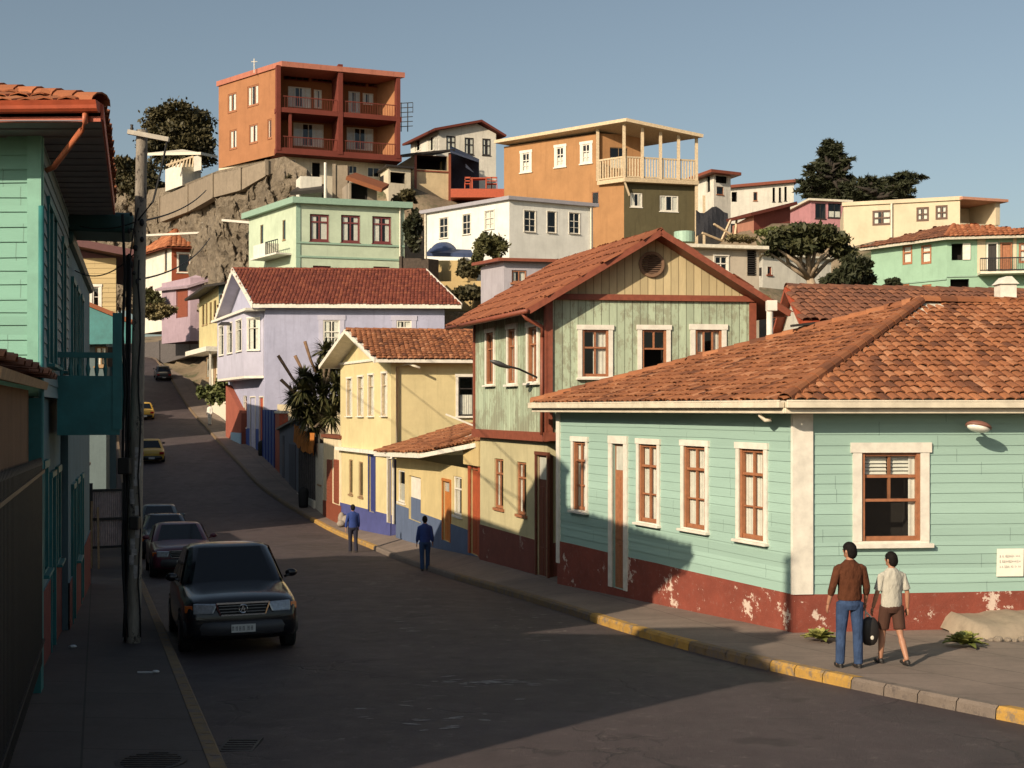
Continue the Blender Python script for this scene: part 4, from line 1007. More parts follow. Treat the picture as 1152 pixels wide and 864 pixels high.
# white house with orange corner and pyramid roof
wh = stucco('white_plaster', (.66, .63, .55), wear=.2, streak=.35); ora = stucco('burnt_orange_plaster', (.27, .07, .035), wear=.1)
t, lp_, fs = simple_box('hillside_house', 'white and burnt orange house with pyramid clay roof below the rock cliff', 158, 150, 193, 141, 237, 142, 9, zy(278, 141), [wh, Room, ora, ora],
   {0: [W(168.5, 322, 172, 345, nx=1, tr=0, cur='none', fm=M['redbrown']), W(185.5, 281, 188, 305, nx=1, tr=0, cur='none', fm=M['wood'])], 1: [W(201, 286, 213, 306, nx=1, tr=0, cur='none', tw=.2), W(221, 286, 229, 306, nx=1, tr=0, cur='none', tw=.2)]}, edge_mi={1: 3})
ro = offset_poly(lp_, .8); ze = zy(278, 141); cc = sum((Vector(p) for p in ro), Vector((0, 0))) / 4; ap = Vector((cc.x, cc.y, ze + 2.6)); mb = MB(); sb = MB()
for i in range(4):
    pts = [Vector((*ro[i], ze - .1)), Vector((*ro[(i + 1) % 4], ze - .1)), ap]; slab(sb, pts, .12); tiled([p + Vector((0, 0, .01)) for p in pts], .55, .9, mb)
r_ = sb.build('roof', M['redbrown'], t); mb.build('roof_tiles', T_orange2, r_)
# pink flat house
t, lp_, fs = simple_box('pink_house', 'low dusty pink house with brown door among rocks below the cliff', 182, 134, 214, 128, 282, 129, 7, zy(312, 128), [stucco('dusty_pink_plaster', (.36, .27, .32), wear=.1), Room, M['room']],
   {0: [Dr(199, 326, 211, 357, dm=M['redbrown'])]}); pr = offset_poly(lp_, .5)
mb = MB(); slab(mb, [Vector((*pr[0], zy(325, 134))), Vector((*pr[1], zy(322, 128))), Vector((*pr[2], zy(297, 129))), Vector((*pr[3], zy(297, 134)))], .25); mb.build('roof', stucco('mauve_roof', (.38, .29, .34), wear=.1), t)

# ================================================================== MINT CUBE HOUSE
mc = stucco('pale_green_plaster', (.45, .53, .40), wear=.03, streak=.1); mcg = plain('sea_green_trim', (.24, .36, .28), .6)
kw = dict(nx=2, tr=.72, fm=plain('dark_red_sash', (.16, .04, .04), .5), cur='both', tw=.0, dep=.1, bar=.16)
t, lp_, fs = simple_box('pale_green_house', 'square pale green house with three dark red sash windows and sea green cornice', 280, 108, 333, 100, 455, 102.6, 2, zy(229, 100), [mc, Room, M['room']],
   {0: [W(293, 253, 296.3, 275, fm=M['wood'], nx=1, tr=0, cur='none'), W(318, 247.5, 321.3, 270, fm=M['wood'], nx=1, tr=0, cur='none')], 1: [W(348.5, 241, 370, 271.5, **kw), W(383.6, 242, 405, 273, **kw), W(418.7, 243.5, 440, 274, **kw), W(352, 299, 372, 330, **kw), W(420, 300, 438, 330, **kw)]}, depth=.25, roomd=1.2)
flat_roof(t, lp_, zy(229, 100), .45, .5, mcg); mb = MB(); fs[1].fb(mb, 0, fs[1].L, zy(275.5, 101), zy(273.5, 101), 0, .1); fs[1].fb(mb, 0, fs[1].L, zy(291, 101), zy(289, 101), 0, .08)
fs[1].fb(mb, .0, .35, 4, zy(229, 100), 0, .06); mb.build('ledge', mcg, t)
PIPES = [(fs[1], fs[1].L - .4, 4, zy(229, 100), t)]; f_ = fs[0]; r_ = f_.rect(300, 276, 314, 290); mb = MB(); f_.fb(mb, r_[0], r_[1], r_[2], r_[3], -.02, 1.2); mb.build('balcony_box', M['white'], t); mb = MB(); f_.fb(mb, r_[0] - .3, f_.s_at(328), r_[2] - .15, r_[2] - .003, -.02, 1.35); mb.build('balcony_slab', M['white'], t)
mb = MB(); bars_rail(mb, f_.pt(r_[1], 0, 1.2).xy, f_.pt(f_.s_at(328), 0, 1.2).xy, r_[2], r_[3], 6, .03, .06); mb.build('railing', M['black'], t)

# ================================================================== ORANGE APARTMENTS
og = stucco('orange_plaster', (.34, .155, .074), wear=.02, streak=.1); ob = stucco('orange_wall_inside', (.26, .105, .042), wear=.02); fr_r = stucco('oxide_red_frame', (.155, .037, .026), wear=.05, streak=.15)
L_, C_, R_ = G(246, 127), G(314, 120), G(448, 124); B_ = L_ + (R_ - C_); lp_ = [L_, C_, R_, B_]
t = thing('apartment_building', 'orange apartment block with oxide red balcony frames on top of the rock cliff', 'building', (C_.x, C_.y, 24))
zt, z0 = zy(76, 120), zy(170, 120); kw = dict(nx=3, tr=0, fm=M['brownframe'], cur='both', bar=.12); kw2 = dict(kw, nx=2)
inn = [L_, C_, C_ + (R_ - C_) * 0 , R_, B_]
fO = Facade(L_, C_, z0 - .3, zt); mb = MB(); ops = [fO.rect(*r) for r in ((256.5, 105, 266, 126), (278.5, 96, 291, 119), (258.5, 146, 266.5, 167.5), (280.5, 140, 290, 161), (301, 134, 305.7, 156))]
wall_face(mb, fO, ops); dv = (B_ - L_).normalized(); rec = Vector((fO.d.x, fO.d.y)) * -3.2
Ci, Ri = C_ + rec, R_ + rec; fI = Facade(Ci, Ri, z0, zt); opi = []
for (x0, x1, y0, y1) in ((324, 350, 98, 121), (353, 362, 101, 122), (392, 405, 103, 127), (408, 420, 105, 118), (330, 364, 139, 165), (390, 420, 144, 169), (319, 348, 82, 91), (350, 376, 83, 93), (386, 412, 87, 97), (414, 440, 90, 99)):
    opi.append(fI.rect(x0, y0, x1, y1))
wall_face(mb, fI, opi, mi=2); fR_ = Facade(R_, B_, z0, zt); wall_face(mb, fR_, []); wall_face(mb, Facade(B_, L_, z0 - .3, zt), [])
mb.build('wall', [og, Room, ob], t)
for i, r_ in enumerate(ops): window(fO, r_, kw if i == 1 else kw2, t)
for i, r_ in enumerate(opi): window(fI, r_, dict(nx=4 if r_[1] - r_[0] > 2 else 2, tr=0, fm=M['white_old'] if i < 6 else fr_r, cur='both' if i < 6 else 'none', bar=.1, sill=0), t)
fF = Facade(C_, R_, z0, zt); mb = MB(); fl_z = zy(127, 121)
for z_, th in ((z0, .55), (fl_z, .45)): fF.fb(mb, -.35, fF.L + .25, z_ - th / 2, z_ + th / 2, -3.2, .45)
mb.build('balcony_floor', fr_r, t)
mb = MB(); pc = fF.s_at(382)
for s_, w_ in ((-.12, .4), (pc, .45), (fF.L - .1, .4)):
    mb = MB(); fF.fb(mb, s_ - w_ / 2, s_ + w_ / 2, z0, zt + (.75 if s_ == pc else .1), -.3, .5)
    if s_ == pc: fF.fb(mb, pc - .18, pc + .18, z0, zt + .5, -3.1, -.3)
    mb.build('column', fr_r, t)
mb = MB(); fF.fb(mb, fF.s_at(326) - .13, fF.s_at(326) + .13, z0, fl_z, 0, .3); mb.build('column', fr_r, t)
mb = MB(); rp = offset_poly([L_, C_, R_, B_], [.15, .6, .2, .1]); slab(mb, [Vector((*p, zt + .5)) for p in rp], .5); r_ = mb.build('roof', stucco('rosy_coping', (.42, .16, .11)), t)
for a, b, z_ in ((fF.s_at(317), pc - .3, fl_z + .2), (pc + .3, fF.L - .2, fl_z + .2), (fF.s_at(317), pc - .3, z0 + .25), (pc + .3, fF.L - .2, z0 + .25)):
    mb = MB(); bars_rail(mb, fF.pt(a, 0, .32).xy, fF.pt(b, 0, .32).xy, z_, z_ + 1.15, 22, .022, .07); mb.build('railing', fr_r, t)
mb = MB(); q = P(286, 82, 122); mb.tube([q, q + Vector((0, 0, 1.4))], .05, 6); mb.tube([q + Vector((-.3, 0, 1.1)), q + Vector((.3, 0, 1.1))], .04, 6); mb.build('antenna', M['white'], t)
# cream base storey
ls = offset_poly(lp_, [-.0, -1.2, -.8, -.5]); kwb = dict(nx=2, tr=0, cur='none', fm=M['white_old'], bar=.1, sill=0)
walls(t, [L_, C_ + Vector((.3, 1.2)), R_ + Vector((-.6, 1.2)), B_], 17, z0 - .28, {1: [W(319, 179, 333, 192, **kwb), W(339, 190, 347, 199, **kwb), Hole(351, 183, 360, 200), W(392, 186, 402, 196, **kwb), W(413, 188, 427, 200, **kwb)]}, [stucco('cream_base_plaster', (.62, .55, .42), wear=.2, streak=.4), Room], name='base_wall')

# rock cliff
mb = MB(); rows = []; NX, NZ = 260, 90
for i in range(NX + 1):
    px = 40 + 320 * i / NX; t_ = min(1, max(0, (px - 165) / 165)); D0 = lerp_tab([(40, 163), (165, 160), (200, 150), (225, 134), (246, 125.5), (300, 118.5), (315, 116.5), (345, 115), (360, 116)], px)
    ytop = lerp_tab([(100, 222), (165, 214), (205, 208), (245, 192), (320, 176), (345, 190), (360, 215)], px); ybot = 350; row = []
    for j in range(NZ + 1):
        v_ = j / NZ; y_ = ybot + (ytop - ybot) * v_; D = D0 - 5 * (1 - v_); q = P(px, y_, D)
        f1_ = mnoise.fractal(Vector((q.x * .16, q.z * .16, 3.1)), 1.0, 2.0, 6); q2 = mnoise.fractal(Vector((q.x * .7 + 5, q.z * .5, 1)), .9, 2.1, 4)
        sc2 = min(1, (1 - v_) * 5); q3 = mnoise.fractal(Vector((q.x * 1.6, q.z * 1.1, 9)), .9, 2.1, 4); q4 = abs(mnoise.noise(Vector((q.x * .35 + q.z * .25, q.z * .2, 4)))); q.y += (-2.4 * f1_ - 1.1 * q2 - .5 * q3 + 1.6 * min(.3, q4)) * sc2; q.x += .8 * q2 * sc2; q.z += .5 * q3 * sc2 * (v_ < .97); row.append(q)
    back = row[-1] + Vector((0, 8, -.2)); row += [row[-1] + Vector((0, 1.0, -.02)), back]
    rows.append(row)
mb.grid(rows); mb.build('rock_cliff', rock_mat('cliff_rock', (.15, .12, .085), (.31, .25, .18)), kind='structure', smooth=False)
def ret_wall(label, pts, th, m, name='retaining_wall'):
    """pts: (px, D, ytop, ybottom)"""
    mb = MB(); t = None
    for a, b in zip(pts, pts[1:]):
        A, B = G(a[0], a[1]), G(b[0], b[1]); f_ = Facade(A, B, 0, 1)
        mb.hexa([f_.pt(0, zy(a[3], a[1]), 0), f_.pt(f_.L, zy(b[3], b[1]), 0), f_.pt(f_.L, zy(b[3], b[1]), -th), f_.pt(0, zy(a[3], a[1]), -th), f_.pt(0, zy(a[2], a[1]), 0), f_.pt(f_.L, zy(b[2], b[1]), 0), f_.pt(f_.L, zy(b[2], b[1]), -th), f_.pt(0, zy(a[2], a[1]), -th)])
        f_.fb(mb, -.15, .15, zy(a[3], a[1]), zy(a[2], a[1]) + .1, -.1, .14)
    return tag(rebase(mb.build(name, m)), label, 'wall')
conc2 = stucco('stained_concrete', (.27, .22, .165), worn=(.18, .14, .10), wear=.5, streak=.7)
ret_wall('stained concrete retaining wall on the rock cliff below the orange apartments', [(180, 152, 222, 250), (212, 140, 208, 238), (240, 125, 196, 222), (271, 119.5, 190, 214), (300, 117, 181, 197), (317, 117.5, 177, 192)], .8, conc2)
ret_wall('grey retaining wall in shade where the street bends uphill', [(135, 168, 388, 410), (180, 158, 384, 410), (214, 150, 372, 400), (246, 138, 362, 400)], .8, plain('dark_wall', (.10, .09, .09), .9, var=.3))
mb = MB(); a, b = P(163, 265, 138), P(228, 262, 138); mb.bar(a, b, .5, .22); b2 = P(228, 262, 138); mb.bar(P(229, 259, 137), P(237, 258, 137), .8, 1.6); tag(rebase(mb.build('water_pipe', M['white'])), 'long white pipe crossing the face of the rock cliff', 'pipe')
mb = MB(); mb.bar(P(250, 248, 118), P(285, 251, 118), .5, .22); tag(rebase(mb.build('water_pipe', M['white'])), 'short white pipe meeting the pale green house', 'pipe')
# white shack left of apartments
t, lp_, fs = simple_box('cliff_shack', 'small white shack with open terrace and flat tin roof on top of the cliff', 186, 148, 205, 144, 226, 146, zy(212, 146), zy(187, 146), [wh, Room])
mb = MB(); slab(mb, [P(166, 172, 152), P(226, 171, 141), P(245, 175, 146), P(205, 168, 158)], .3); mb.build('roof', M['white_old'], t)
mb = MB(); mb.hexa([P(218, 193, 142), P(226.5, 191, 142), P(226.5, 190, 146), P(218, 192, 146), P(218, 176, 142), P(226.5, 174, 142), P(226.5, 174, 146), P(218, 176, 146)]); mb.build('side_wall', wh, t)
mb = MB()
for k in range(8): q = P(190 + k * 3.8, 188, 143); q2 = P(194 + k * 3.4, 180 - k * .4, 143); mb.bar(q, q2, .15, .15)
mb.bar(P(187, 186, 143), P(218, 176, 143), .2, .2); mb.build('terrace_rail', M['palewood'], t)

# ================================================================== WHITE HOUSE ON THE CREST + SHED
t, lp_, fs = simple_box('crest_house', 'white house with dark red gable roof on the crest right of the apartments', 462, 143, 494, 136, 558, 138, 20, zy(146, 136), [wh, Room, M['room']],
   {0: [W(466.5, 157, 473, 170, nx=1, tr=0, cur='both', fm=M['white']), W(481.5, 154, 488, 170, nx=1, tr=0, cur='both', fm=M['white'])], 1: [W(502, 153, 512.5, 170, nx=2, tr=.6, fm=M['darktrim'], bar=.12), W(522.6, 155, 533, 174, nx=2, tr=.6, fm=M['darktrim'], bar=.12), W(542.5, 156, 552, 175, nx=2, tr=.6, fm=M['darktrim'], bar=.12)]}, gables={1: (zy(137, 137), 0, .62), 3: (zy(137, 137), 0, .38)})
z_e = zy(146, 136); zr_ = zy(137, 137) + .1; ro = offset_poly(lp_, [.8, .7, .9, .5]); m1 = ro[1] + (ro[2] - ro[1]) * .65; m2 = ro[0] + (ro[3] - ro[0]) * .65; mb = MB()
slab(mb, [Vector((*ro[0], z_e)), Vector((*ro[1], z_e)), Vector((*m1, zr_ + .1)), Vector((*m2, zr_ + .1))], .25); slab(mb, [Vector((*ro[2], z_e - .2)), Vector((*ro[3], z_e - .2)), Vector((*m2, zr_ + .1)), Vector((*m1, zr_ + .1))], .25); mb.build('roof', T_red, t)
tan = stucco('tan_plaster', (.55, .44, .27), wear=.1)
t, lp_, fs = simple_box('open_shed', 'tan walled shed with dark open front and rust frame before the crest house', 445, 132, 467, 126, 506, 127, 15, zy(174, 126), [tan, Room, M['room']], {1: [Hole(468.5, 174.5, 503, 191)]}, roomd=3)
mb = MB(); ro = offset_poly(lp_, .4); slab(mb, [Vector((*ro[0], zy(175, 132))), Vector((*ro[1], zy(173, 126))), Vector((*ro[2], zy(168, 127))), Vector((*ro[3], zy(170, 132)))], .2); mb.build('roof', M['darktrim'], t)
mb = MB(); f_ = fs[1]; f_.fb(mb, -.1, .15, 17, zy(173, 126), 0, .12); f_.fb(mb, f_.L - .15, f_.L + .1, 17, zy(170, 126), 0, .12); f_.fb(mb, .15, f_.L - .15, zy(192.5, 126), zy(191, 126), 0, .1); mb.build('frame', M['redbrown'], t)
mb = MB(); slab(mb, [P(507, 170, 125), P(539, 181, 125), P(539, 179, 131), P(507, 164, 131)], .15); slab(mb, [P(507, 212, 131), P(539, 212, 131), P(539, 179.2, 130.95), P(507, 166, 130.95)], .1); tag(rebase(mb.build('tarpaulin', plain('navy_tarpaulin', (.025, .035, .07), .6, var=.3))), 'dark navy tarpaulin sheltering the terrace beside the open shed', 'tarpaulin')
t = thing('terrace', 'terrace platform with red painted edge in front of the navy tarpaulin', 'terrace', P(507, 222, 124)); mb = MB(); a = P(507, 222, 123); b = P(569, 222, 123); mb.hexa([a, b, b + Vector((0, 8, 0)), a + Vector((0, 8, 0)), a + Vector((0, 0, .85)), b + Vector((0, 0, .85)), b + Vector((0, 8, .85)), a + Vector((0, 8, .85))]); mb.build('edge', M['orangered'], t)
def simple_chair(px, D, zf, lab, first=[None]):
    o = P(px, 212.6, D)
    t = thing('terrace_chair', lab, 'chair', o, 'red chairs on the terrace'); mb = MB(); mb.box(o.x - .3, o.x + .3, o.y - .3, o.y + .3, o.z + .45, o.z + .52); mb.build('seat', M['orangered'], t)
    mb = MB(); mb.box(o.x - .3, o.x - .24, o.y + .2, o.y + .3, o.z + .5, o.z + 1.2); mb.box(o.x + .24, o.x + .3, o.y + .2, o.y + .3, o.z + .5, o.z + 1.2); mb.box(o.x - .3, o.x + .3, o.y + .2, o.y + .28, o.z + 1.1, o.z + 1.25); mb.box(o.x - .3, o.x + .3, o.y + .2, o.y + .28, o.z + .8, o.z + .9); mb.build('backrest', M['orangered'], t)
    for sx in (-.27, .27):
        for sy in (-.27, .27): mb = MB(); mb.box(o.x + sx - .04, o.x + sx + .04, o.y + sy - .04, o.y + sy + .04, o.z, o.z + .45); mb.build('leg', M['orangered'], t)
for px in (526, 550, 556): simple_chair(px, 124.5, 0, 'small red wooden chair standing on the red edged terrace')
t = thing('terrace_table', 'low red wooden table standing between chairs on the terrace', 'table', P(539, 212.6, 124)); o = P(539, 212.6, 124); mb = MB(); mb.box(o.x - .8, o.x + .8, o.y - .5, o.y + .5, o.z + .95, o.z + 1.05); mb.build('tabletop', M['orangered'], t)
for sx in (-.7, .7):
    for sy in (-.4, .4): mb = MB(); mb.box(o.x + sx - .06, o.x + sx + .06, o.y + sy - .06, o.y + sy + .06, o.z, o.z + .95); mb.build('leg', M['orangered'], t)
# antenna masts
q = P(455, 148, 133); t = thing('antenna_mast', 'black lattice antenna mast with cross arms beside the apartments', 'antenna', q); mb = MB()
for dx in (-.35, .35): mb.tube([q + Vector((dx, 0, 0)), q + Vector((dx, 0, 3.1))], .06, 6)
mb.build('pole', M['black'], t); mb = MB()
for k in range(6): z_ = .5 + k * .5; mb.bar(q + Vector((-.8, 0, z_)), q + Vector((.9, 0, z_ + .1)), .07, .07)
for dx in (-.8, .9): mb.bar(q + Vector((dx, 0, 2.0)), q + Vector((dx, 0, 3.1)), .06, .06)
mb.build('cross_arm', M['black'], t)

# ================================================================== WHITE HOUSE BEHIND GREEN HOUSE
bw = stucco('cool_white_plaster', (.66, .66, .62), wear=.03, streak=.1)
kw = dict(fm=M['white'], nx=2, tr=.6, hz=(.3,), cur='none', bar=.06, tw=.04, tm=M['white'])
t, lp_, fs = simple_box('white_house', 'low white house with grey flat roof and white framed windows above the green house', 478, 100.3, 573, 93.6, 667, 96.9, 6, zy(225, 93.6), [bw, Room, M['room']],
   {0: [W(494.5, 245, 504, 268, **kw), W(520.5, 241, 529.5, 264, **kw), W(545.5, 237, 556, 258, **dict(kw, cur='full'))], 1: [W(589.5, 237, 602.5, 261, **kw), W(615.5, 238, 625.5, 262, **dict(kw, nx=1, tr=0)), W(640, 239.5, 652, 263, **kw)]})
PIPES += [(fs[1], fs[1].L - .25, 7, zy(225, 93.6), t), (fs[0], .2, 7, zy(225, 93.6), t)]; flat_roof(t, lp_, zy(225, 93.6), .28, .28, plain('grey_roof_edge', (.30, .29, .32), .7))
# lilac shed
t, lp_, fs = simple_box('lilac_shed', 'small lilac grey shed with rusty roof edge behind the green plank house', 541, 51, 567, 48, 655, 48.6, 1, zy(291, 48), [stucco('lilac_grey_plaster', (.38, .36, .40), worn=(.42, .38, .4), wear=.1), Room, M['room']], {1: [W(575.5, 304, 592, 318, nx=2, cur='both', tr=0)]})
mb = MB(); ro = offset_poly(lp_, .3); slab(mb, [Vector((*ro[0], zy(295, 51))), Vector((*ro[1], zy(291, 48))), Vector((*ro[2], zy(291, 48))), Vector((*ro[3], zy(289, 51)))], .12); mb.build('roof', M['redbrown'], t)
# beige house with shutters
t, lp_, fs = simple_box('beige_house', 'flat roofed beige house with white cross window and louvred shutter behind the green gable', 720, 56, 741, 50, 854, 51, 1, zy(278, 50), [stucco('beige_plaster', (.46, .40, .32), worn=(.4, .34, .27), wear=.2), Room, M['room']], {1: [W(803.5, 288, 818.5, 305, nx=2, tr=.5, fm=M['white'], cur='none', tw=.05), Hole(840.5, 280, 850.5, 310)]})
flat_roof(t, lp_, zy(278, 50), .35, .14, M['white_old']); f_ = fs[1]; r_ = f_.rect(840.5, 280, 850.5, 310); mb = MB()
for k in range(12): z_ = r_[2] + (r_[3] - r_[2]) * (k + .5) / 12; f_.fb(mb, r_[0], r_[1], z_ - .015, z_ + .02, -.08, .02)
mb.build('shutter', M['darktrim'], t)

# ================================================================== ORANGE HOUSE WITH VERANDA
og2 = stucco('ochre_orange_plaster', (.36, .19, .085), worn=(.45, .22, .1), wear=.35, streak=.2); olive = stucco('olive_brown_boards', (.10, .085, .045), wear=.2)
L_, C_ = G(567, 115), G(702, 108); R_ = G(782, 109.5); B_ = L_ + (R_ - C_); zt = zy(146, 108); zf = zy(201, 108)
t = thing('veranda_house', 'ochre orange house with pale timber veranda over a dark olive lower wall', 'house', (C_.x, C_.y, 12))
Cv = L_ + (C_ - L_) * .80; kw = dict(tw=.22, tm=M['white'], fm=M['white'], nx=2, tr=.6, hz=(.3,), cur='half', bar=.1)
mb = MB(); fA = Facade(L_, Cv, zf, zt); opsA = [fA.rect(*r) for r in ((587.5, 172, 596, 193), (626, 165.5, 634.5, 187), (655, 162, 664, 183))]; wall_face(mb, fA, opsA)
fLo = Facade(L_, C_, 8, zf); opL = [fLo.rect(666, 216, 673.5, 232)]; wall_face(mb, fLo, opL); fRl = Facade(C_, R_, 8, zf); opR = [fRl.rect(709, 217, 722.5, 233), fRl.rect(742, 220, 763, 238)]; wall_face(mb, fRl, opR, mi=2)
Vin = Cv + (R_ - C_) * .62; fV1 = Facade(Cv, Vin, zf, zt); opV = [fV1.rect(686, 166, 706, 190)]; wall_face(mb, fV1, opV, mi=0); wall_face(mb, Facade(Vin, L_ + (R_ - C_) * .62, zf, zt), []); wall_face(mb, Facade(L_ + (R_ - C_) * .62, L_, zf, zt), []); wall_face(mb, Facade(R_, B_, 8, zf), []); wall_face(mb, Facade(B_, L_, 8, zf), [])
mb.build('wall', [og2, Room, olive], t)
for r_ in opsA: window(fA, r_, kw, t)
window(fLo, opL[0], dict(nx=1, tr=0, cur='none'), t)
for r_ in opR: window(fRl, r_, dict(nx=3, tr=0, cur='both', fm=M['white'], bar=.1), t)
window(fV1, opV[0], dict(nx=2, tr=0, cur='half', fm=M['wood']), t)
mb = MB(); O1 = C_; fVl = Facade(Cv, C_, zf, zt); fVf = Facade(C_, R_, zf, zt)
slab(mb, [Vector((*p, zf)) for p in (Cv + fVl.n * .3, C_ + Vector((0, -.65)), R_ + Vector((.25, -.5)), R_ + (B_ - R_) * .3)], .35); mb.build('veranda_floor', M['palewood'], t)
mb = MB(); ro = [L_ + Vector((-.9, -.3)), C_ + Vector((.1, -1.2)), R_ + Vector((.6, -.9)), B_ + Vector((.3, .3))]; slab(mb, [Vector((*ro[0], zt + .55)), Vector((*ro[1], zt + .75)), Vector((*ro[2], zt - .25)), Vector((*ro[3], zt - .3))], .3); mb.build('roof', M['palewood'], t)
pw = M['palewood']
fe = [C_ + fVl.n * .2 + fVf.n * .3, R_ + fVf.n * .3, Cv + fVl.n * .2]
for k, q in enumerate([Cv + fVl.n * .2, fe[0]] + [fe[0] + (fe[1] - fe[0]) * v_ for v_ in (.25, .5, .75, 1)]):
    mb = MB(); mb.box(q.x - .13, q.x + .13, q.y - .13, q.y + .13, zf if k < 5 else 8, zt + (.5 if k < 3 else .3 - .12 * k)); mb.build('post', pw, t)
mb = MB()
for a, b, n_ in ((fe[2], fe[0], 10), (fe[0], fe[1], 26)):
    for i in range(n_ + 1): p = a + (b - a) * i / n_; mb.box(p.x - .07, p.x + .07, p.y - .03, p.y + .03, zf + .1, zf + 1.75)
    mb.bar((*a, zf + 1.8), (*b, zf + 1.8), .12, .14); mb.bar((*a, zf + .12), (*b, zf + .12), .1, .12)
mb.build('balustrade', pw, t)
mb = MB(); a = Vector((*fe[0], zf - .2)); mb.bar(a, P(708, 220, 107.6), .14, .14); mb.build('brace', pw, t)
q = G(792, 108); mb = MB(); mb.box(q.x - .1, q.x + .1, q.y - .1, q.y + .1, 12, zy(220, 108)); tag(rebase(mb.build('timber_post', pw)), 'thin bare timber post standing right of the veranda house', 'post')
mb = MB(); mb.tube([P(770, 273, 100) + Vector((0, 0, 0)), P(770, 261, 100)], .85, 20); tag(rebase(mb.build('water_tank', plain('pale_green_tank', (.30, .45, .36), .5), smooth=False)), 'round pale green water tank below the olive wall', 'tank')

# ================================================================== small houses right of veranda
t, lp_, fs = simple_box('hut', 'small white hut with brown roof behind the veranda posts on the crest', 779, 126, 803, 122, 822, 123, 14, zy(196, 122), [wh, Room, M['room']], {0: [Hole(795, 198, 799, 216)], 1: [Hole(805, 198, 818, 206), W(806, 210, 814, 219, cur='none', nx=1, tr=0)]})
flat_roof(t, lp_, zy(196, 122), .8, .3, M['redbrown'])
t, lp_, fs = simple_box('long_house', 'long low white house with thin red roof edge and three slit windows on the crest', 812, 140, 822, 134, 893, 134, 16, zy(208, 134), [wh, Room, M['room']], {1: [W(869, 211, 871.7, 227, nx=1, tr=0, cur='none', fm=M['darktrim'], bar=.04), W(876, 211, 878.6, 227, nx=1, tr=0, cur='none', fm=M['darktrim'], bar=.04), W(882.3, 210, 885, 226, nx=1, tr=0, cur='none', fm=M['darktrim'], bar=.04), W(847.5, 216, 852, 226, nx=1, tr=0, cur='none'), Hole(823, 216, 829, 227)]})
mb = MB(); ro = offset_poly(lp_, .4); slab(mb, [Vector((*ro[0], zy(209, 134))), Vector((*ro[1], zy(209, 134))), Vector((*ro[2], zy(202, 134))), Vector((*ro[3], zy(202, 134)))], .3); mb.build('roof', M['redbrown'], t); mb = MB(); f_ = fs[1]; mb.face([f_.pt(0, f_.z1, .0), f_.pt(f_.L, f_.z1, .0), f_.pt(f_.L, zy(202, 134) - .2, .0)]); mb.build('upper_wall', wh, t)
brk = stucco('brick_red_boards', (.20, .055, .04), wear=.1)
t, lp_, fs = simple_box('brick_shed', 'windowless brick red shed with sloping dark roof below the crest', 824, 101, 848, 95, 889, 97, 11, zy(241, 95), [stucco('salmon_plaster', (.42, .2, .14)), Room, M['room'], brk], edge_mi={1: 3})
mb = MB(); ro = offset_poly(lp_, .45); slab(mb, [Vector((*ro[0], zy(246, 101))), Vector((*ro[1], zy(241, 95))), Vector((*ro[2], zy(227, 97))), Vector((*ro[3], zy(231, 101)))], .25); mb.build('roof', T_red, t); mb = MB(); f_ = fs[1]; mb.face([f_.pt(0, f_.z1), f_.pt(f_.L, f_.z1), f_.pt(f_.L, zy(229, 97))]); f_ = fs[0]; mb.face([f_.pt(0, f_.z1), f_.pt(f_.L, f_.z1), f_.pt(f_.L, f_.z1 + .02)]); mb.build('upper_wall', brk, t)
t, lp_, fs = simple_box('rose_house', 'rose pink house with dark glazed porch opening left of the cream house', 888, 118, 912, 112, 955, 113, 12, zy(226, 112), [stucco('rose_plaster', (.50, .24, .26), wear=.05), Room, M['room']], {1: [W(917, 229, 929, 246, nx=2, tr=0, cur='none', fm=M['darktrim']), W(931.5, 229, 946, 245, nx=2, tr=0, cur='half', fm=M['darktrim'])]})
flat_roof(t, lp_, zy(226, 112), .3, .2, M['white_old'])
# white wall + lean-to between beige and tree
t, lp_, fs = simple_box('whitewashed_house', 'low whitewashed house half hidden behind the spreading tree', 850, 66, 858, 62, 935, 64, 2, zy(287, 62), [wh, Room, M['room']], {1: [W(863, 300, 868, 309, nx=1, tr=0, cur='none', fm=M['redbrown'])]}); flat_roof(t, lp_, zy(287, 62), .2, .1, M['white_old'])
# cream house
ch = stucco('warm_cream_plaster', (.58, .49, .35), wear=.02, streak=.1); kw = dict(fm=plain('dark_brown_sash', (.11, .06, .04), .6), nx=2, tr=.5, cur='both', bar=.12, dep=.0, sill=0)
t, lp_, fs = simple_box('cream_house', 'flat roofed cream house with brown windows and shaded corner porch above the mint green house', 945, 92, 949, 85, 1080, 82.5, 6, zy(232, 85), [ch, Room, M['room']], {1: [W(981.5, 236.5, 1003, 253.5, **kw), W(1031, 233, 1045, 249, **kw), W(1052.5, 231, 1066, 247, **kw)]})
mb = MB(); f_ = fs[1]; PIPES.append((f_, f_.L * .42, 7, f_.z1, t)); f_.fb(mb, -.1, f_.L + .1, f_.z1, f_.z1 + .25, -.35, .12); mb.build('roof', ch, t)
mb = MB(); A = f_.pt(f_.L, 0).xy; Bq = G(1123, 83.5); f2 = Facade(A, Bq, 6, zy(223, 82.5)); f2.fb(mb, 0, f2.L, 6, zy(252, 83), -4, 0); f2.fb(mb, 0, f2.L, zy(252, 83), zy(227, 83), -4, -2.6); f2.fb(mb, f2.L - .25, f2.L + .1, zy(252, 83), zy(222, 83), -4, .05); mb.build('porch_wall', ch, t)
mb = MB(); f2.fb(mb, -.1, f2.L + .5, zy(226.5, 83), zy(223.5, 83), -4, .4); mb.build('porch_roof', stucco('salmon_edge', (.5, .25, .17)), t)
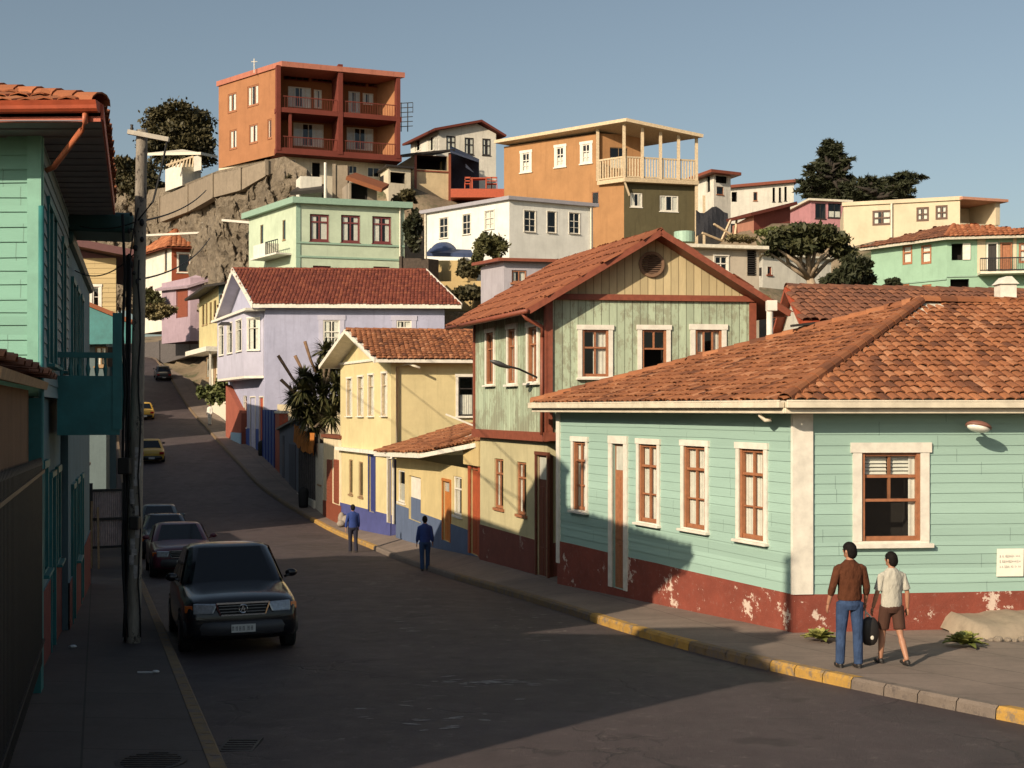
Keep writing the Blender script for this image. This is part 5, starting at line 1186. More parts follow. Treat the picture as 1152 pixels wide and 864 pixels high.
# mint green house right with tile roof
mg = stucco('sea_mint_plaster', (.27, .42, .31), wear=.02, streak=.12)
L_, C_, R_ = G(980, 69), G(1065, 65), G(1175, 64); lp_ = [L_, C_, R_, L_ + (R_ - C_)]; zt = zy(269, 65)
t = thing('mint_green_house', 'sea mint plaster house with brown and orange tile roof and iron balcony at the right', 'house', (C_.x, C_.y, 4))
kw = dict(fm=M['brownframe'], nx=1, tr=.62, cur='full', bar=.1, dep=.0, sill=0)
fs, _ = walls(t, lp_, 1, zt, {0: [W(1015.5, 276, 1026.5, 297.5, **kw), W(1036.5, 275.5, 1048, 297, **kw), W(1015, 319, 1023, 335, **kw), W(1037.5, 320, 1048, 335, **kw)], 1: [Hole(1070.5, 274, 1083, 292.6), Hole(1069, 314, 1090, 335), Dr(1111.5, 274.5, 1121, 306, dm=M['darktrim'], tm=M['white']), Dr(1127, 274.5, 1137, 306, dm=M['brownframe'], tm=M['brownframe']), W(1146, 273, 1157, 296, **kw)]}, [mg, Room, M['room']])
f_ = fs[1]; mb = MB(); a0, a1 = f_.s_at(1099.5), f_.L; f_.fb(mb, a0, a1, zy(309, 65) , zt, -.01, .012) if 0 else None
f_.fb(mb, a0, f_.s_at(1111) - .1, zy(308, 65), zt, -.01, .03); f_.fb(mb, f_.s_at(1121.5) + .1, f_.s_at(1126.5) - .1, zy(308, 65), zt, -.01, .03); f_.fb(mb, f_.s_at(1137.5) + .1, f_.s_at(1145) - .06, zy(308, 65), zt, -.01, .03); mb.build('cream_panel', ch, t)
mb = MB(); r_ = f_.rect(1070.5, 274, 1083, 292.6); f_.fb(mb, r_[1], r_[1] + .38, r_[2], r_[3], .02, .06); mb.build('shutter', M['white'], t)
mb = MB(); f_.fb(mb, a0, a1, zy(311, 65), zy(308.5, 65), 0, 1.0); b_ = mb.build('balcony', M['white_old'], t); mb = MB(); bars_rail(mb, f_.pt(a0, 0, .95).xy, f_.pt(a1, 0, .95).xy, zy(308, 65), zy(294, 65), 34, .016, .05); mb.build('railing', M['black'], b_)
mb = MB(); fs[0].fb(mb, 0, fs[0].L, zy(317, 66), zy(315.5, 66), 0, .06); f_.fb(mb, 0, a0, zy(312, 65), zy(310.5, 65), 0, .06); mb.build('ledge', mcg, t)
ro = offset_poly(lp_, [.5, .55, .4, .3]); ri = offset_poly(lp_, -1.35); zR = zy(255, 66.5); mb = MB(); sb = MB(); mb2 = MB(); eo = [Vector((*p, zt + .02)) for p in ro]; ei = [Vector((*p, zR)) for p in ri]
for k in range(4):
    pts = [eo[k], eo[(k + 1) % 4], ei[(k + 1) % 4], ei[k]]; slab(sb, pts, .12); tiled([p + Vector((0, 0, .01)) for p in pts], .24, .4, mb if k in (0, 3) else mb2)
ridge_tiles(mb2, ei[1] + Vector((0, 0, .05)), eo[1] + Vector((0, 0, .05)), .13); slab(sb, [p + Vector((0, 0, .02)) for p in ei], .1)
r_ = sb.build('roof', M['white_old'], t); mb.build('roof_tiles', T_brown, r_); mb2.build('roof_tiles', T_orange2, r_)
# brown roof house behind mint house
wg = stucco('white_gable_plaster', (.70, .66, .56), wear=.1)
Lb, Cb, Rb = G(880, 40), G(908, 35), G(1180, 36.5)
Bq = Lb + (Rb - Cb); lp_ = [Lb, Cb, Rb, Bq]
t = thing('brown_roof_house', 'white house with long brown tile roof and white chimney behind the mint clapboard house', 'house', (Cb.x, Cb.y, -2))
ze_, zr_ = zy(362, 36), zy(329, 38)
walls(t, lp_, -3, ze_, {}, [wg, Room, M['room']], gables={0: (zr_,), 2: (zr_,)})
gable_roof(t, lp_, ze_, zr_, 0, .4, .25, T_brown, .26, .42, .1, edge=(.13, M['orangered']))
q = P(1131, 346, 37); mb = MB(); mb.box(q.x - .24, q.x + .24, q.y - .24, q.y + .24, q.z - 1, q.z + .68); mb.hexa([q + Vector(v) for v in ((-.3, -.3, .68), (.3, -.3, .68), (.3, .3, .68), (-.3, .3, .68), (-.08, -.3, .9), (.08, -.3, .9), (.08, .3, .9), (-.08, .3, .9))]); mb.build('chimney', M['white'], t)

# ================================================================== LEFT SIDE
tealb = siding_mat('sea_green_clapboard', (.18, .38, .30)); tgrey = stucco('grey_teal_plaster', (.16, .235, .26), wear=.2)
Ct = G(45, 14.8); Rt = Vector((Ct.x - .3 * 5.9, Ct.y + 5.9)); dW = (Rt - Ct).normalized(); Lt = Ct + Vector((-7.5, .3)); Bt = Lt + (Rt - Ct); loop = [Lt, Ct, Rt, Bt]
h = thing('sea_green_house', 'two storey sea green clapboard corner house with orange gutter and teal balcony', 'house', (Ct.x, Ct.y, -3.6))
fF = Facade(Ct, Rt, 0, 1)
def srel(px0, px1, z0_, z1_, f=fF): return (f.s_at(px0), f.s_at(px1), z0_, z1_)
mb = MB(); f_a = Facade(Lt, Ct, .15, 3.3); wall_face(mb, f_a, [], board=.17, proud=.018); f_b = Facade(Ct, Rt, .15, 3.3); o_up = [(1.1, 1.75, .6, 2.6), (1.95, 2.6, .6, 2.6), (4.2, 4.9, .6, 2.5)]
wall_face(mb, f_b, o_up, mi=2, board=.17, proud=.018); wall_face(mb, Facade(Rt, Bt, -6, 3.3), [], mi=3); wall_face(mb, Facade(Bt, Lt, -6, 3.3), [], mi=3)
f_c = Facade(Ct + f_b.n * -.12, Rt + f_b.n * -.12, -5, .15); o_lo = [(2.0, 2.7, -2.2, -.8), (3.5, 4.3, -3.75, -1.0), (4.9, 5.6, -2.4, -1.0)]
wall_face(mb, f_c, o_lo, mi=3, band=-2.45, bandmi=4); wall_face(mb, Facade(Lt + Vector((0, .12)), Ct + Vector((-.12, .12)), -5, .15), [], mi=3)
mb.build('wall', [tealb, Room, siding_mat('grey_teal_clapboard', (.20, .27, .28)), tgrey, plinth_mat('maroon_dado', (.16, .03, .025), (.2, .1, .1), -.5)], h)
for r_ in o_up: window(f_b, r_, dict(tw=.09, tm=M['teal'], fm=M['teal'], nx=1, tr=0, cur='none'), h)
for i in (0, 2): window(f_c, o_lo[i], dict(tw=.09, tm=M['teal'], fm=M['teal'], nx=1, tr=0, cur='none'), h)
for i in (1,): door(f_c, o_lo[i], dict(dm=plain('navy_door', (.02, .035, .07), .5), tm=M['teal']), h)
mb = MB(); f_a.fb(mb, f_a.L - .14, f_a.L + .03, .15, 3.3, -.02, .04); f_b.fb(mb, -.02, .12, .15, 3.3, -.02, .038); mb.build('corner_board', plain('sea_green_paint', (.17, .37, .29), .6), h)
mb = MB(); f_c.fb(mb, -.14, .3, -4.5, .13, -.02, .14); mb.build('corner_post', M['teal'], h)
mb = MB(); q = f_a.pt(f_a.L + .05, 0, .08); mb.tube([(q.x, q.y, 2.4), (q.x, q.y, -.2), (q.x - .05, q.y, -3.4)], .035, 8); mb.build('downpipe', M['teal'], h, smooth=True)
ov = offset_poly(loop, [.8, .72, .1, .5]); ze = 3.3; zr = 4.6; E = [Vector((p.x, p.y, ze)) for p in ov]; cx_ = (ov[0] + ov[1]) / 2; A1 = Vector((*(cx_ + dW * 3.5), zr)); A2 = Vector((*((ov[2] + ov[3]) / 2 - dW * 2.4), zr)); tm_ = MB(); sm_ = MB()
for pts in ([E[0], E[1], A1], [E[1], E[2], A2, A1], [E[2], E[3], A2], [E[3], E[0], A1, A2]):
    slab(sm_, [p + Vector((0, 0, .1)) for p in pts], .08); tiled([p + Vector((0, 0, .105)) for p in pts], .24, .4, tm_)
rf = sm_.build('roof', plain('soffit_grey', (.16, .15, .17), .8), h)
for a, b in ((E[0], A1), (E[1], A1), (E[2], A2), (E[3], A2), (A1, A2)): ridge_tiles(tm_, a + Vector((0, 0, .15)), b + Vector((0, 0, .15)), .12, .42)
tm_.build('roof_tiles', T_orange2, rf)
mb = MB(); e3 = [p + Vector((0, 0, -.02)) for p in E]; slab(mb, e3, .04, 0)
for k in range(16): a = E[1] + (E[2] - E[1]) * (k / 16); b = a + Vector((-1.6, .0, 0)); mb.bar(a + Vector((0, 0, -.068)), b + Vector((0, 0, -.068)), .02, .012)
mb.build('soffit', plain('soffit_boards', (.17, .16, .18), .8), rf)
mb = MB()
mb.bar(E[1] + Vector((.012, 0, .03)), E[2] + Vector((.012, 0, .03)), .03, .17)
for a, b in ((E[0], E[1]),):
    n_ = Vector(((b - a).y, -(b - a).x, 0)).normalized(); a2, b2 = a + n_ * .07, b + n_ * .07; rows = []
    for c_ in (a2, b2): rows.append([c_ + n_ * .075 * math.cos(th) + Vector((0, 0, 1)) * (.075 * math.sin(th) + .08) for th in [math.pi + math.pi * k / 6 for k in range(7)]] + [c_ + n_ * .1 + Vector((0, 0, .13)), c_ - n_ * .1 + Vector((0, 0, .13))])
    mb.grid(rows, closed=True, caps=True)
    mb.bar(a + n_ * .0 - Vector((0, 0, .05)), b + n_ * .0 - Vector((0, 0, .05)), .03, .06)
mb.build('gutter', M['orangered'], rf, smooth=False)
mb = MB(); q = E[1] + Vector((-.16, -.05, .02)); w2_ = f_b.pt(.12, 2.86, .06); mb.tube([q, q + Vector((0, 0, -.12)), q + Vector((-.05, .02, -.2)), w2_ + Vector((.1, -.02, .04)), w2_], .034, 8); mb.build('gutter_elbow', plain('orange_pipe_paint', (.45, .13, .06), .5), rf, smooth=True)
mb = MB(); mb.box(-10.4, -8.05, 17.35, 18.9, 3.0, 5.7); mb.build('shadow_block_wall', tealb, rf); mb = MB(); slab(mb, [Vector((-10.6, 17.2, 5.7)), Vector((-7.98, 17.2, 5.75)), Vector((-7.98, 19.0, 5.85)), Vector((-10.6, 19.0, 5.85))], .1); mb.build('shadow_block_roof', T_orange2, rf)  # block added out of view to shape the shadow on the walls opposite
# balcony
b0, b1 = f_b.s_at(65), 0; s0 = 3.25; s1 = 5.75; o1 = .86; t2 = MB()
for z_, th in ((.24, .12),): f_b.fb(t2, s0, s1, z_ - th, z_, 0, o1)
bo = t2.build('balcony', M['teal'], h); mb = MB(); f_b.fb(mb, s0, s0 + .05, -.38, .12, 0, o1); f_b.fb(mb, s0 + .05, s1, -.3, .12, o1 - .05, o1)
f_b.fb(mb, s0, s0 + .05, .24, .48, 0, o1); f_b.fb(mb, s0 + .05, s1, .24, .48, o1 - .05, o1); mb.build('apron', M['teal'], bo)
mb = MB(); f_b.fb(mb, s0 - .01, s0 + .07, .74, .82, 0, o1 + .02); f_b.fb(mb, s0 + .07, s1, .74, .82, o1 - .06, o1 + .02)
for k in range(7): o_ = .06 + k * .12; p = f_b.pt(s0 + .03, 0, o_); mb.tube([(p.x, p.y, .48), (p.x, p.y, .58), (p.x, p.y, .66), (p.x, p.y, .75)], [.02, .035, .018, .02], 6)
for k in range(12): p = f_b.pt(s0 + .1 + k * .2, 0, o1 - .03); mb.tube([(p.x, p.y, .48), (p.x, p.y, .75)], .02, 6)
mb.build('railing', M['teal'], bo); mb = MB(); f_b.fb(mb, s0 - .02, s0 + .1, -.3, 1.4, o1 - .1, o1 + .03); mb.build('post', M['teal'], bo); mb = MB(); f_b.fb(mb, s1 - .1, s1 + .02, -.3, 1.2, o1 - .1, o1 + .03); mb.build('post', M['teal'], bo)
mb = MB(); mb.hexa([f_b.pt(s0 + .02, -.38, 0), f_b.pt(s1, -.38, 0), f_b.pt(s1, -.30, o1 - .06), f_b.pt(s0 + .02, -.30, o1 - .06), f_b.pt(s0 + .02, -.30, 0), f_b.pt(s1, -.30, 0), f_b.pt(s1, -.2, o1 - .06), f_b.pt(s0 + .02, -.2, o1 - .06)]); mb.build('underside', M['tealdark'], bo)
# second left building
C2 = Rt + dW * .02; R2 = C2 + dW * 9.4; L2 = C2 + Vector((-6, .3)); B2 = L2 + (R2 - C2); loop = [L2, C2, R2, B2]
h = thing('teal_eave_house', 'shaded grey plaster house with deep teal projecting cornice past the corner house', 'house', (C2.x, C2.y, -4)); mb = MB(); f_ = Facade(C2, R2, -6, 2.9)
op = [(1.0, 1.8, -3.9, -1.4), (2.6, 3.4, -2.8, -1.4), (4.4, 5.2, -3.9, -1.4), (1.0, 1.8, .2, 2.2), (2.6, 3.4, .2, 2.2), (4.4, 5.2, .2, 2.2)]; wall_face(mb, f_, op, band=-2.9); wall_face(mb, Facade(R2, B2, -6, 2.9), []); wall_face(mb, Facade(L2, C2, -6, 2.9), []); wall_face(mb, Facade(B2, L2, -6, 2.9), [])
mb.build('wall', [tgrey, Room, plinth_mat('maroon_dado', (.1, .1, .1), (.1, .1, .1))], h)
for i, r_ in enumerate(op): (door if i in (0, 2) else window)(f_, r_, dict(tw=.09, tm=M['teal'], fm=M['teal'], dm=M['tealdark'], nx=1, tr=0, cur='none'), h)
mb = MB(); f_.fb(mb, .0, 1.4, 2.98, 3.32, -2, 1.05); f_.fb(mb, .0, f_.L + .05, 2.75, 2.98, -4, .1); mb.build('roof', M['tealdark'], h, bevel=.08)
# teal roofed porch house
p0 = R2 + dW * 1.2
def leftbox(name, label, y0, y1, off, width, z0_, z1_, mats, group=None):
    A = Vector((KL(y0) - off, y0)); B = Vector((KL(y1) - off, y1)); L1 = A + Vector((-width, .2)); t = thing(name, label, 'house', (A.x, A.y, z0_ + 1), group); return t, [L1, A, B, L1 + (B - A)]
t, lp_ = leftbox('lean_to_house', 'low house with orange edged teal roof behind the utility pole', 48.2, 51.5, .9, 5, -7, .0, None)
fs, _ = walls(t, lp_, -7, 2.6, {0: [W(107, 390, 120, 412, nx=2, tr=0, cur='both', fm=M['wood'])]}, [stucco('pale_teal_plaster', (.11, .145, .15)), Room, M['room']])
ro = offset_poly(lp_, [.7, 1.0, .3, .3]); mb = MB(); slab(mb, [Vector((*ro[0], 6.0)), Vector((*ro[1], 3.4)), Vector((*ro[2], 3.4)), Vector((*ro[3], 6.0))], .16); r_ = mb.build('roof', T_orange2, t)
mb = MB(); a, b = Vector((*ro[0], 5.7)), Vector((*ro[1], 3.1)); mb.hexa([a + Vector((0, .1, -3.3)), b + Vector((0, .1, -.6)), b + Vector((0, .16, -.6)), a + Vector((0, .16, -3.3)), a + Vector((0, .1, .1)), b + Vector((0, .1, .1)), b + Vector((0, .16, .1)), a + Vector((0, .16, .1))]); mb.build('gable_board', M['teal'], t)
pxx = lambda X, Y: X / Y * F + CX
t, f_ = wallbox('yard_wall', 'added dark plaster wall shading the row of parked cars on the left', 'wall', pxx(KL(32) - 1.5, 32), 32, pxx(KL(47) - 1.5, 47), 47, -1.5, -7, .3, plain('shade_wall_plaster', (.07, .065, .06), .9, var=.3), ztop1=-2.1)  # wall added to keep the parked cars in shade
mb = MB(); mb.bar(f_.pt(-.05, -1.46, -.15), f_.pt(f_.L + .05, -2.06, -.15), .42, .1); mb.build('coping', M['concrete'], t)
# ochre clapboard house
t, lp_ = leftbox('ochre_house', 'tall ochre clapboard house with dark red eaves and white window behind the pole', 52, 63, .65, 8, -7, 6.4, None)
fs, _ = walls(t, lp_, -7, 6.3, {0: [W(104, 322.6, 112, 368, nx=1, tr=.5, hz=(.25, .75), fm=M['white'], tw=.1, cur='none')]}, [siding_mat('ochre_clapboard', (.46, .35, .17), amt=.1), Room, tgrey, tgrey], board=.2, proud=.02, band=3.3, edge_mi={1: 3})  # lower wall banded dark grey teal, shade put into the colour
ro = offset_poly(lp_, [.9, .9, .5, .3]); mb = MB(); slab(mb, [Vector((*ro[0], 8.3)), Vector((*ro[1], 6.5)), Vector((*ro[2], 6.5)), Vector((*ro[3], 8.3))], .3); mb.build('roof', plain('dark_red_eave', (.09, .03, .03), .7), t); mb = MB(); mb.face([Vector((*lp_[0], 6.3)), Vector((*lp_[1], 6.3)), Vector((*lp_[0], 8.0))]); mb.build('gable_board', plain('dark_red_eave', (.09, .03, .03), .7), t)
t, lp_ = leftbox('salmon_house', 'plain salmon plaster house set behind the ochre clapboard house', 64, 78, 2.0, 6, -7, 3, None)
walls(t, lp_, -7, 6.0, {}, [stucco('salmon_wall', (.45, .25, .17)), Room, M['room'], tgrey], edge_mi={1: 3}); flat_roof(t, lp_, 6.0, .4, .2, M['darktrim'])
t, lp_ = leftbox('grey_house', 'grey plaster house on the left side of the uphill street', 88, 99, 1.6, 6, -6, 4.5, None); walls(t, lp_, -6, 4.2, {}, [tgrey, Room]); flat_roof(t, lp_, 4.2, .4, .2, M['darktrim'])
t, lp_ = leftbox('slate_house', 'dark slate house farthest up the left side of the street', 108, 134, 1.6, 7, -4, 8, None); walls(t, lp_, -4, 8.5, {}, [tgrey, Room]); flat_roof(t, lp_, 8.5, .4, .2, M['darktrim'])
# corrugated gate
yb = 31.0; A = G(104, yb); B = G(137, yb + .3); f_ = Facade(A, B, 0, 1); t = thing('sheet_gate', 'pinkish corrugated sheet metal gate closing the left pavement', 'gate', (*A, road_z(yb)))
mb = MB(); z0_ = -3.45; n_ = 60; mb.grid([[f_.pt(f_.L * i / n_, z_, .03 * math.sin(i * 1.6)) for i in range(n_ + 1)] for z_ in (z0_, z0_ + 1.45)]); mb.build('sheet', plain('pink_grey_sheet', (.55, .44, .43), .6, .2, var=.25), t, smooth=True)
mb = MB()
for z_ in (z0_, z0_ + .7, z0_ + 1.42): f_.fb(mb, -.05, f_.L + .05, z_ - .03, z_ + .03, .035, .07)
f_.fb(mb, -.08, .0, z0_ - .5, z0_ + 1.6, -.04, .06); f_.fb(mb, f_.L, f_.L + .08, z0_ - .5, z0_ + 1.6, -.04, .06); mb.build('frame', M['black'], t)
mb = MB(); a = f_.pt(-.1, z0_ - .45, .6); mb.bar(a, a + Vector((-.15, .5, 1.6)), .05, .05); mb.bar(a + Vector((.22, -.1, 0)), a + Vector((-.0, .5, 1.45)), .05, .04); tag(rebase(mb.build('timber_planks', M['wood'])), 'two loose timber planks leaning by the sheet metal gate', 'planks')
# low brown house with iron fence (far left)
Cn = Vector((-4.02, 9.3)); Rn = Vector((-5.68, 14.62)); Ln = Cn + Vector((-1.9, -.2)); Bn = Ln + (Rn - Cn); loop = [Ln, Cn, Rn, Bn]
h = thing('brown_cottage', 'low brown plaster cottage with ragged tile edge behind an iron fence at far left', 'house', (Cn.x, Cn.y, -3.4))
fn, _ = walls(h, loop, -5, .22, {}, [stucco('brown_plaster', (.20, .115, .065), wear=.3, streak=.5), Room, stucco('ochre_dado', (.26, .14, .06))], band=-2.3)
mb = MB(); sb = MB(); ro = offset_poly(loop, [.2, .22, .1, .3]); pts = [Vector((*ro[1], .22)), Vector((*ro[2], .22)), Vector((*ro[3], .75)), Vector((*ro[0], .75))]; slab(sb, [p + Vector((0, 0, .09)) for p in pts], .09); tiled([p + Vector((0, 0, .1)) for p in pts], .2, .34, mb, jit=2.2); r_ = sb.build('roof', M['wood'], h); mb.build('roof_tiles', T_brown, r_)
f_ = fn[1]; t = thing('iron_fence', 'black iron bar fence standing against the brown cottage at far left', 'fence', f_.pt(0, -3.3, .14)); mb = MB()
for k in range(44): s_ = .1 + k * .12; z_ = -.55 - .06 * (s_ * .3); mb.tube([f_.pt(s_, -2.95, .16), f_.pt(s_, z_, .16)], .011, 6); mb.tube([f_.pt(s_, z_, .16), f_.pt(s_, z_ + .09, .16)], [.018, .001], 6)
mb.build('bars', M['black'], t); mb = MB(); f_.fb(mb, 0, f_.L, -.75, -.71, .14, .18); f_.fb(mb, 0, f_.L, -2.75, -2.71, .14, .18); mb.build('rail', M['black'], t)
# tall house beside the camera, out of frame, whose shadow crosses the road
lp_ = [Vector((-10.2, 5)), Vector((-6.5, 5.0)), Vector((-6.5, 9.1)), Vector((-10.2, 9.1))]
h = thing('tall_neighbour_house', 'tall cream house standing behind the brown cottage', 'house', (-8, 7, -3.5)); walls(h, lp_, -4, 3.9, {}, [creamw, Room]); flat_roof(h, lp_, 3.9, .15, .15, M['redbrown']); mb = MB(); mb.box(-7.5, -6.7, 6.7, 7.5, 4.05, 4.75); mb.build('shadow_roof_box', creamw, h); mb = MB(); mb.tube([(-6.75, 7.2, 4.75), (-6.75, 7.2, 6.0)], .11, 10); mb.ell((-6.75, 7.2, 6.15), (.15, .15, .06), 10, 8); mb.build('shadow_pipe', M['darktrim'], h)  # unseen box and pipe on the roof added to cast shadow on the mint corner

# ================================================================== UTILITY POLE
y_ = 19.3; x_ = (151 - CX) / F * y_; z_ = gz(x_, y_); t = thing('utility_pole', 'weathered concrete utility pole with crossarm, paper scraps and cables on the left pavement', 'pole', (x_, y_, z_))
mb = MB(); top = Vector((x_ + .12, y_, 4.32)); base_ = Vector((x_ - .02, y_, z_ - .3)); path = [base_.lerp(top, k / 20) for k in range(21)]; mb.tube(path, [.115 - .03 * k / 20 for k in range(21)], 16)
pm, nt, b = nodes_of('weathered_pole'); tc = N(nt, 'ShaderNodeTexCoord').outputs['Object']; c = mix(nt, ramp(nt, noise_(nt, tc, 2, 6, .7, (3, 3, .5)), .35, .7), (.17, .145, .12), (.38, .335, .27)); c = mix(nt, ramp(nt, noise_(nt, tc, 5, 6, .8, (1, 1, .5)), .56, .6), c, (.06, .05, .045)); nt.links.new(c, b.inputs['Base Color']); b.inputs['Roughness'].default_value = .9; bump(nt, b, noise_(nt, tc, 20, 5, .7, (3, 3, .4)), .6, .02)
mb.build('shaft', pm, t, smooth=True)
mb = MB(); a = top + Vector((-.08, 0, 0)); mb.bar(top + Vector((-.18, -.12, -.05)), top + Vector((.45, -.12, -.17)), .07, .07); mb.build('crossarm', plain('grey_crossarm', (.42, .38, .32), .8, var=.2), t)
mb = MB()
for q in ((-.12, .0),): c_ = top + Vector((q[0], -.12, q[1] - .04)); mb.tube([c_, c_ + Vector((0, 0, .04)), c_ + Vector((0, 0, .07)), c_ + Vector((0, 0, .10))], [.018, .03, .018, .026], 8)
pass; mb.build('insulator', M['darktrim'], t, smooth=True)
mb = MB()
for k in range(3): o_ = (-.13, .11, -.08)[k]; z1_ = (2.9, 2.2, 1.2)[k]; pts = [Vector((x_ + o_ + .02 * math.sin(i * 1.7 + k), y_ - .1, z_ + .1 + (z1_ - z_) * i / 14)) for i in range(15)]; mb.tube(pts, .013 if k else .022, 6)
for k in range(9): zc = 3.0 - k * .13; mb.ell((x_ + .05 + U(-.12, .12), y_ - .14, zc), (U(.02, .04), .04, U(.03, .06)), 7, 5)
mb.tube([Vector((x_ + .1, y_ - .14, 2.9)), Vector((x_ + .32, y_ - .1, 3.2)), Vector((x_ + .45, y_ - .1, 3.7)), top + Vector((.43, -.12, -.15))], .016, 6); mb.build('cable_bundle', M['rubber'], t, smooth=True)
mb = MB(); mb.box(x_ - .17, x_ + .02, y_ - .3, y_ - .14, -1.0, -.75); mb.build('junction_box', M['darktrim'], t, bevel=.02); mb = MB(); mb.box(x_ + .0, x_ + .15, y_ - .28, y_ - .14, -1.85, -1.65); mb.build('junction_box', M['darktrim'], t, bevel=.02)
mb = MB(); rnd = random.Random(2)
for k in range(16): zc = -2.6 + k * .13 + rnd.uniform(-.03, .03); a = rnd.uniform(-.5, .7); hh = rnd.uniform(.04, .1); r0 = .118 - .03 * ((zc - z_) / 8); xx = base_.x + (top.x - base_.x) * ((zc - base_.z) / (top.z - base_.z)); mb.grid([[(xx + r0 * math.sin(a + d_ * .35), y_ - r0 * math.cos(a + d_ * .35), zz) for d_ in (-1, 0, 1)] for zz in (zc - hh, zc + hh)], tint=.5)
mb.build('paper_scraps', plain('poster_scraps', (.42, .38, .36), .9, var=.5, scale=14), t)
mb = MB(); x2 = x_ - .16; mb.tube([(x2, y_ + .12, z_), (x2 + .04, y_ + .12, 2.4)], .04, 10); tag(rebase(mb.build('conduit_pipe', M['rubber'], smooth=True)), 'thin black conduit standing close against the left of the utility pole', 'pipe')
def wire(a, b, sag, r=.012, lab='thin black overhead cable running uphill from the utility pole'):
    a, b = Vector(a), Vector(b); mb = MB(); mb.tube([a.lerp(b, k / 16) - Vector((0, 0, sag * 4 * (k / 16) * (1 - k / 16))) for k in range(17)], r, 5); tag(mb.build('overhead_cable', M['rubber']), lab, 'cable', 'overhead cables')
wire((x_ + .15, y_ - .1, 2.9), P(232, 214, 40), .15, .016); wire((x_ + .12, y_ - .1, 2.0), P(236, 268, 44), .25, .016); wire((x_ + .05, y_, 2.8), P(104, 240, 60), .3, .016)
wire((x_ + .02, y_, 2.9), (-7.6, 21.2, 3.2), .12, .011, 'thin black house cable between the utility pole and the corner house eave'); wire((x_, y_, 2.4), (-7.9, 22.5, 2.5), .2, .011, 'thin black house cable between the utility pole and the corner house eave')
wire((x_ - .05, y_ - .1, 2.2), (x_ + .1, y_ - .12, 3.1), -.1, .012, 'slack cable loop on the upper utility pole')
# paint flecks left on the carriageway
rnd = random.Random(21); mb = MB()
for (cx0, cy0, sx, sy, n_) in ((545, 772, 55, 3, 34), (470, 700, 30, 22, 34), (455, 655, 26, 10, 22), (420, 657, 10, 1.5, 8), (600, 700, 60, 30, 26), (480, 800, 80, 30, 22)):
    for _ in range(n_):
        px, py = rnd.gauss(cx0, sx * .6), rnd.gauss(cy0, sy * .6); k_ = (py - HY) / F; D_ = 2.73 / max(.03, k_ - .054)
        if D_ > 45: continue
        x, y = G(px, D_); z = road_z(y) + .05 * math.sin(math.pi * (x - KL(y)) / (KR(y) - KL(y))) + .006; l, w_, a = rnd.uniform(.02, .13), rnd.uniform(.008, .03), rnd.uniform(-.4, .4)
        mb.face([(x + u * l * math.cos(a) - v * w_ * math.sin(a), y + u * l * math.sin(a) + v * w_ * math.cos(a), z) for u, v in ((-1, -.3), (-.3, -1), (.7, -.7), (1, .2), (.2, 1), (-.7, .6))])
mb.build('road_paint_flecks', plain('worn_road_paint', (.24, .22, .21), .9, var=.4, scale=30), kind='structure')
# downpipes and small fittings on the hillside houses
def downpipe(f_, s_, z0_, z1_, root, m_):
    mb = MB(); q = f_.pt(s_, 0, .14); mb.tube([(q.x, q.y, z0_), (q.x, q.y, z1_)], .07, 6); mb.build('downpipe', m_, root)
# ================================================================== small street things
def disc(px, py, w, hgt, name, label, D, m, grate=False):
    x, y = G(px, D); z = gz(x, y); mb = MB()
    if grate:
        for k in range(6): mb.box(x - w / 2, x + w / 2, y - hgt / 2 + hgt * k / 6, y - hgt / 2 + hgt * (k + .55) / 6, z + .004, z + .02)
        mb.box(x - w / 2 - .03, x - w / 2, y - hgt / 2 - .03, y + hgt / 2 + .03, z - .02, z + .022); mb.box(x + w / 2, x + w / 2 + .03, y - hgt / 2 - .03, y + hgt / 2 + .03, z - .02, z + .022)
    else:
        mb.tube([(x, y, z - .03), (x, y, z + .014)], w / 2, 28)
        for k in range(-4, 5): l = math.sqrt(max(0, (w / 2 * .85) ** 2 - (k * w / 10) ** 2)); mb.box(x - l, x + l, y + k * w / 10 - .01, y + k * w / 10 + .01, z + .014, z + .022)
    tag(rebase(mb.build(name, m)), label, name.replace('_', ' '))
iron = plain('cast_iron', (.05, .045, .045), .6, .6, var=.3, scale=20)
disc(170, 842, .62, .6, 'manhole_cover', 'round cast iron cover set into the dark left pavement', 11.2, iron); disc(270, 820, .3, .5, 'drain_grate', 'slotted iron drain grate in the road by the left kerb', 12.6, iron, True)
mb = MB(); x, y = G(165, 16.3); mb.box(x - .12, x + .1, y - .01, y + .01, gz(x, y), gz(x, y) + .02); mb.ell((x + .12, y, gz(x, y) + .02), (.05, .03, .02), 8, 6); tag(rebase(mb.build('litter', plain('white_litter', (.6, .6, .6), .6))), 'crumpled white litter lying on the left pavement near the pole', 'litter')
mb = MB(); x, y = G(82, 18.6); mb.ell((x, y, gz(x, y) + .02), (.06, .05, .025), 7, 5); tag(rebase(mb.build('litter', plain('white_litter', (.6, .6, .6), .6))), 'scrap of pale paper lying at the foot of the maroon wall', 'litter')
for px, D, lab in ((346, 60.5, 'black rounded rubbish bin standing on the pavement by the gate pier'), (298, 81, 'dark rubbish bin standing by the blue gate')):
    x, y = G(px, D); x -= .2; z = gz(x, y); mb = MB(); mb.tube([(x, y, z), (x, y, z + .1), (x, y, z + .75), (x, y, z + .92), (x, y, z + 1.0)], [.2, .23, .26, .2, .05], 14); tag(rebase(mb.build('rubbish_bin', M['rubber'], smooth=True)), lab, 'bin', 'rubbish bins')
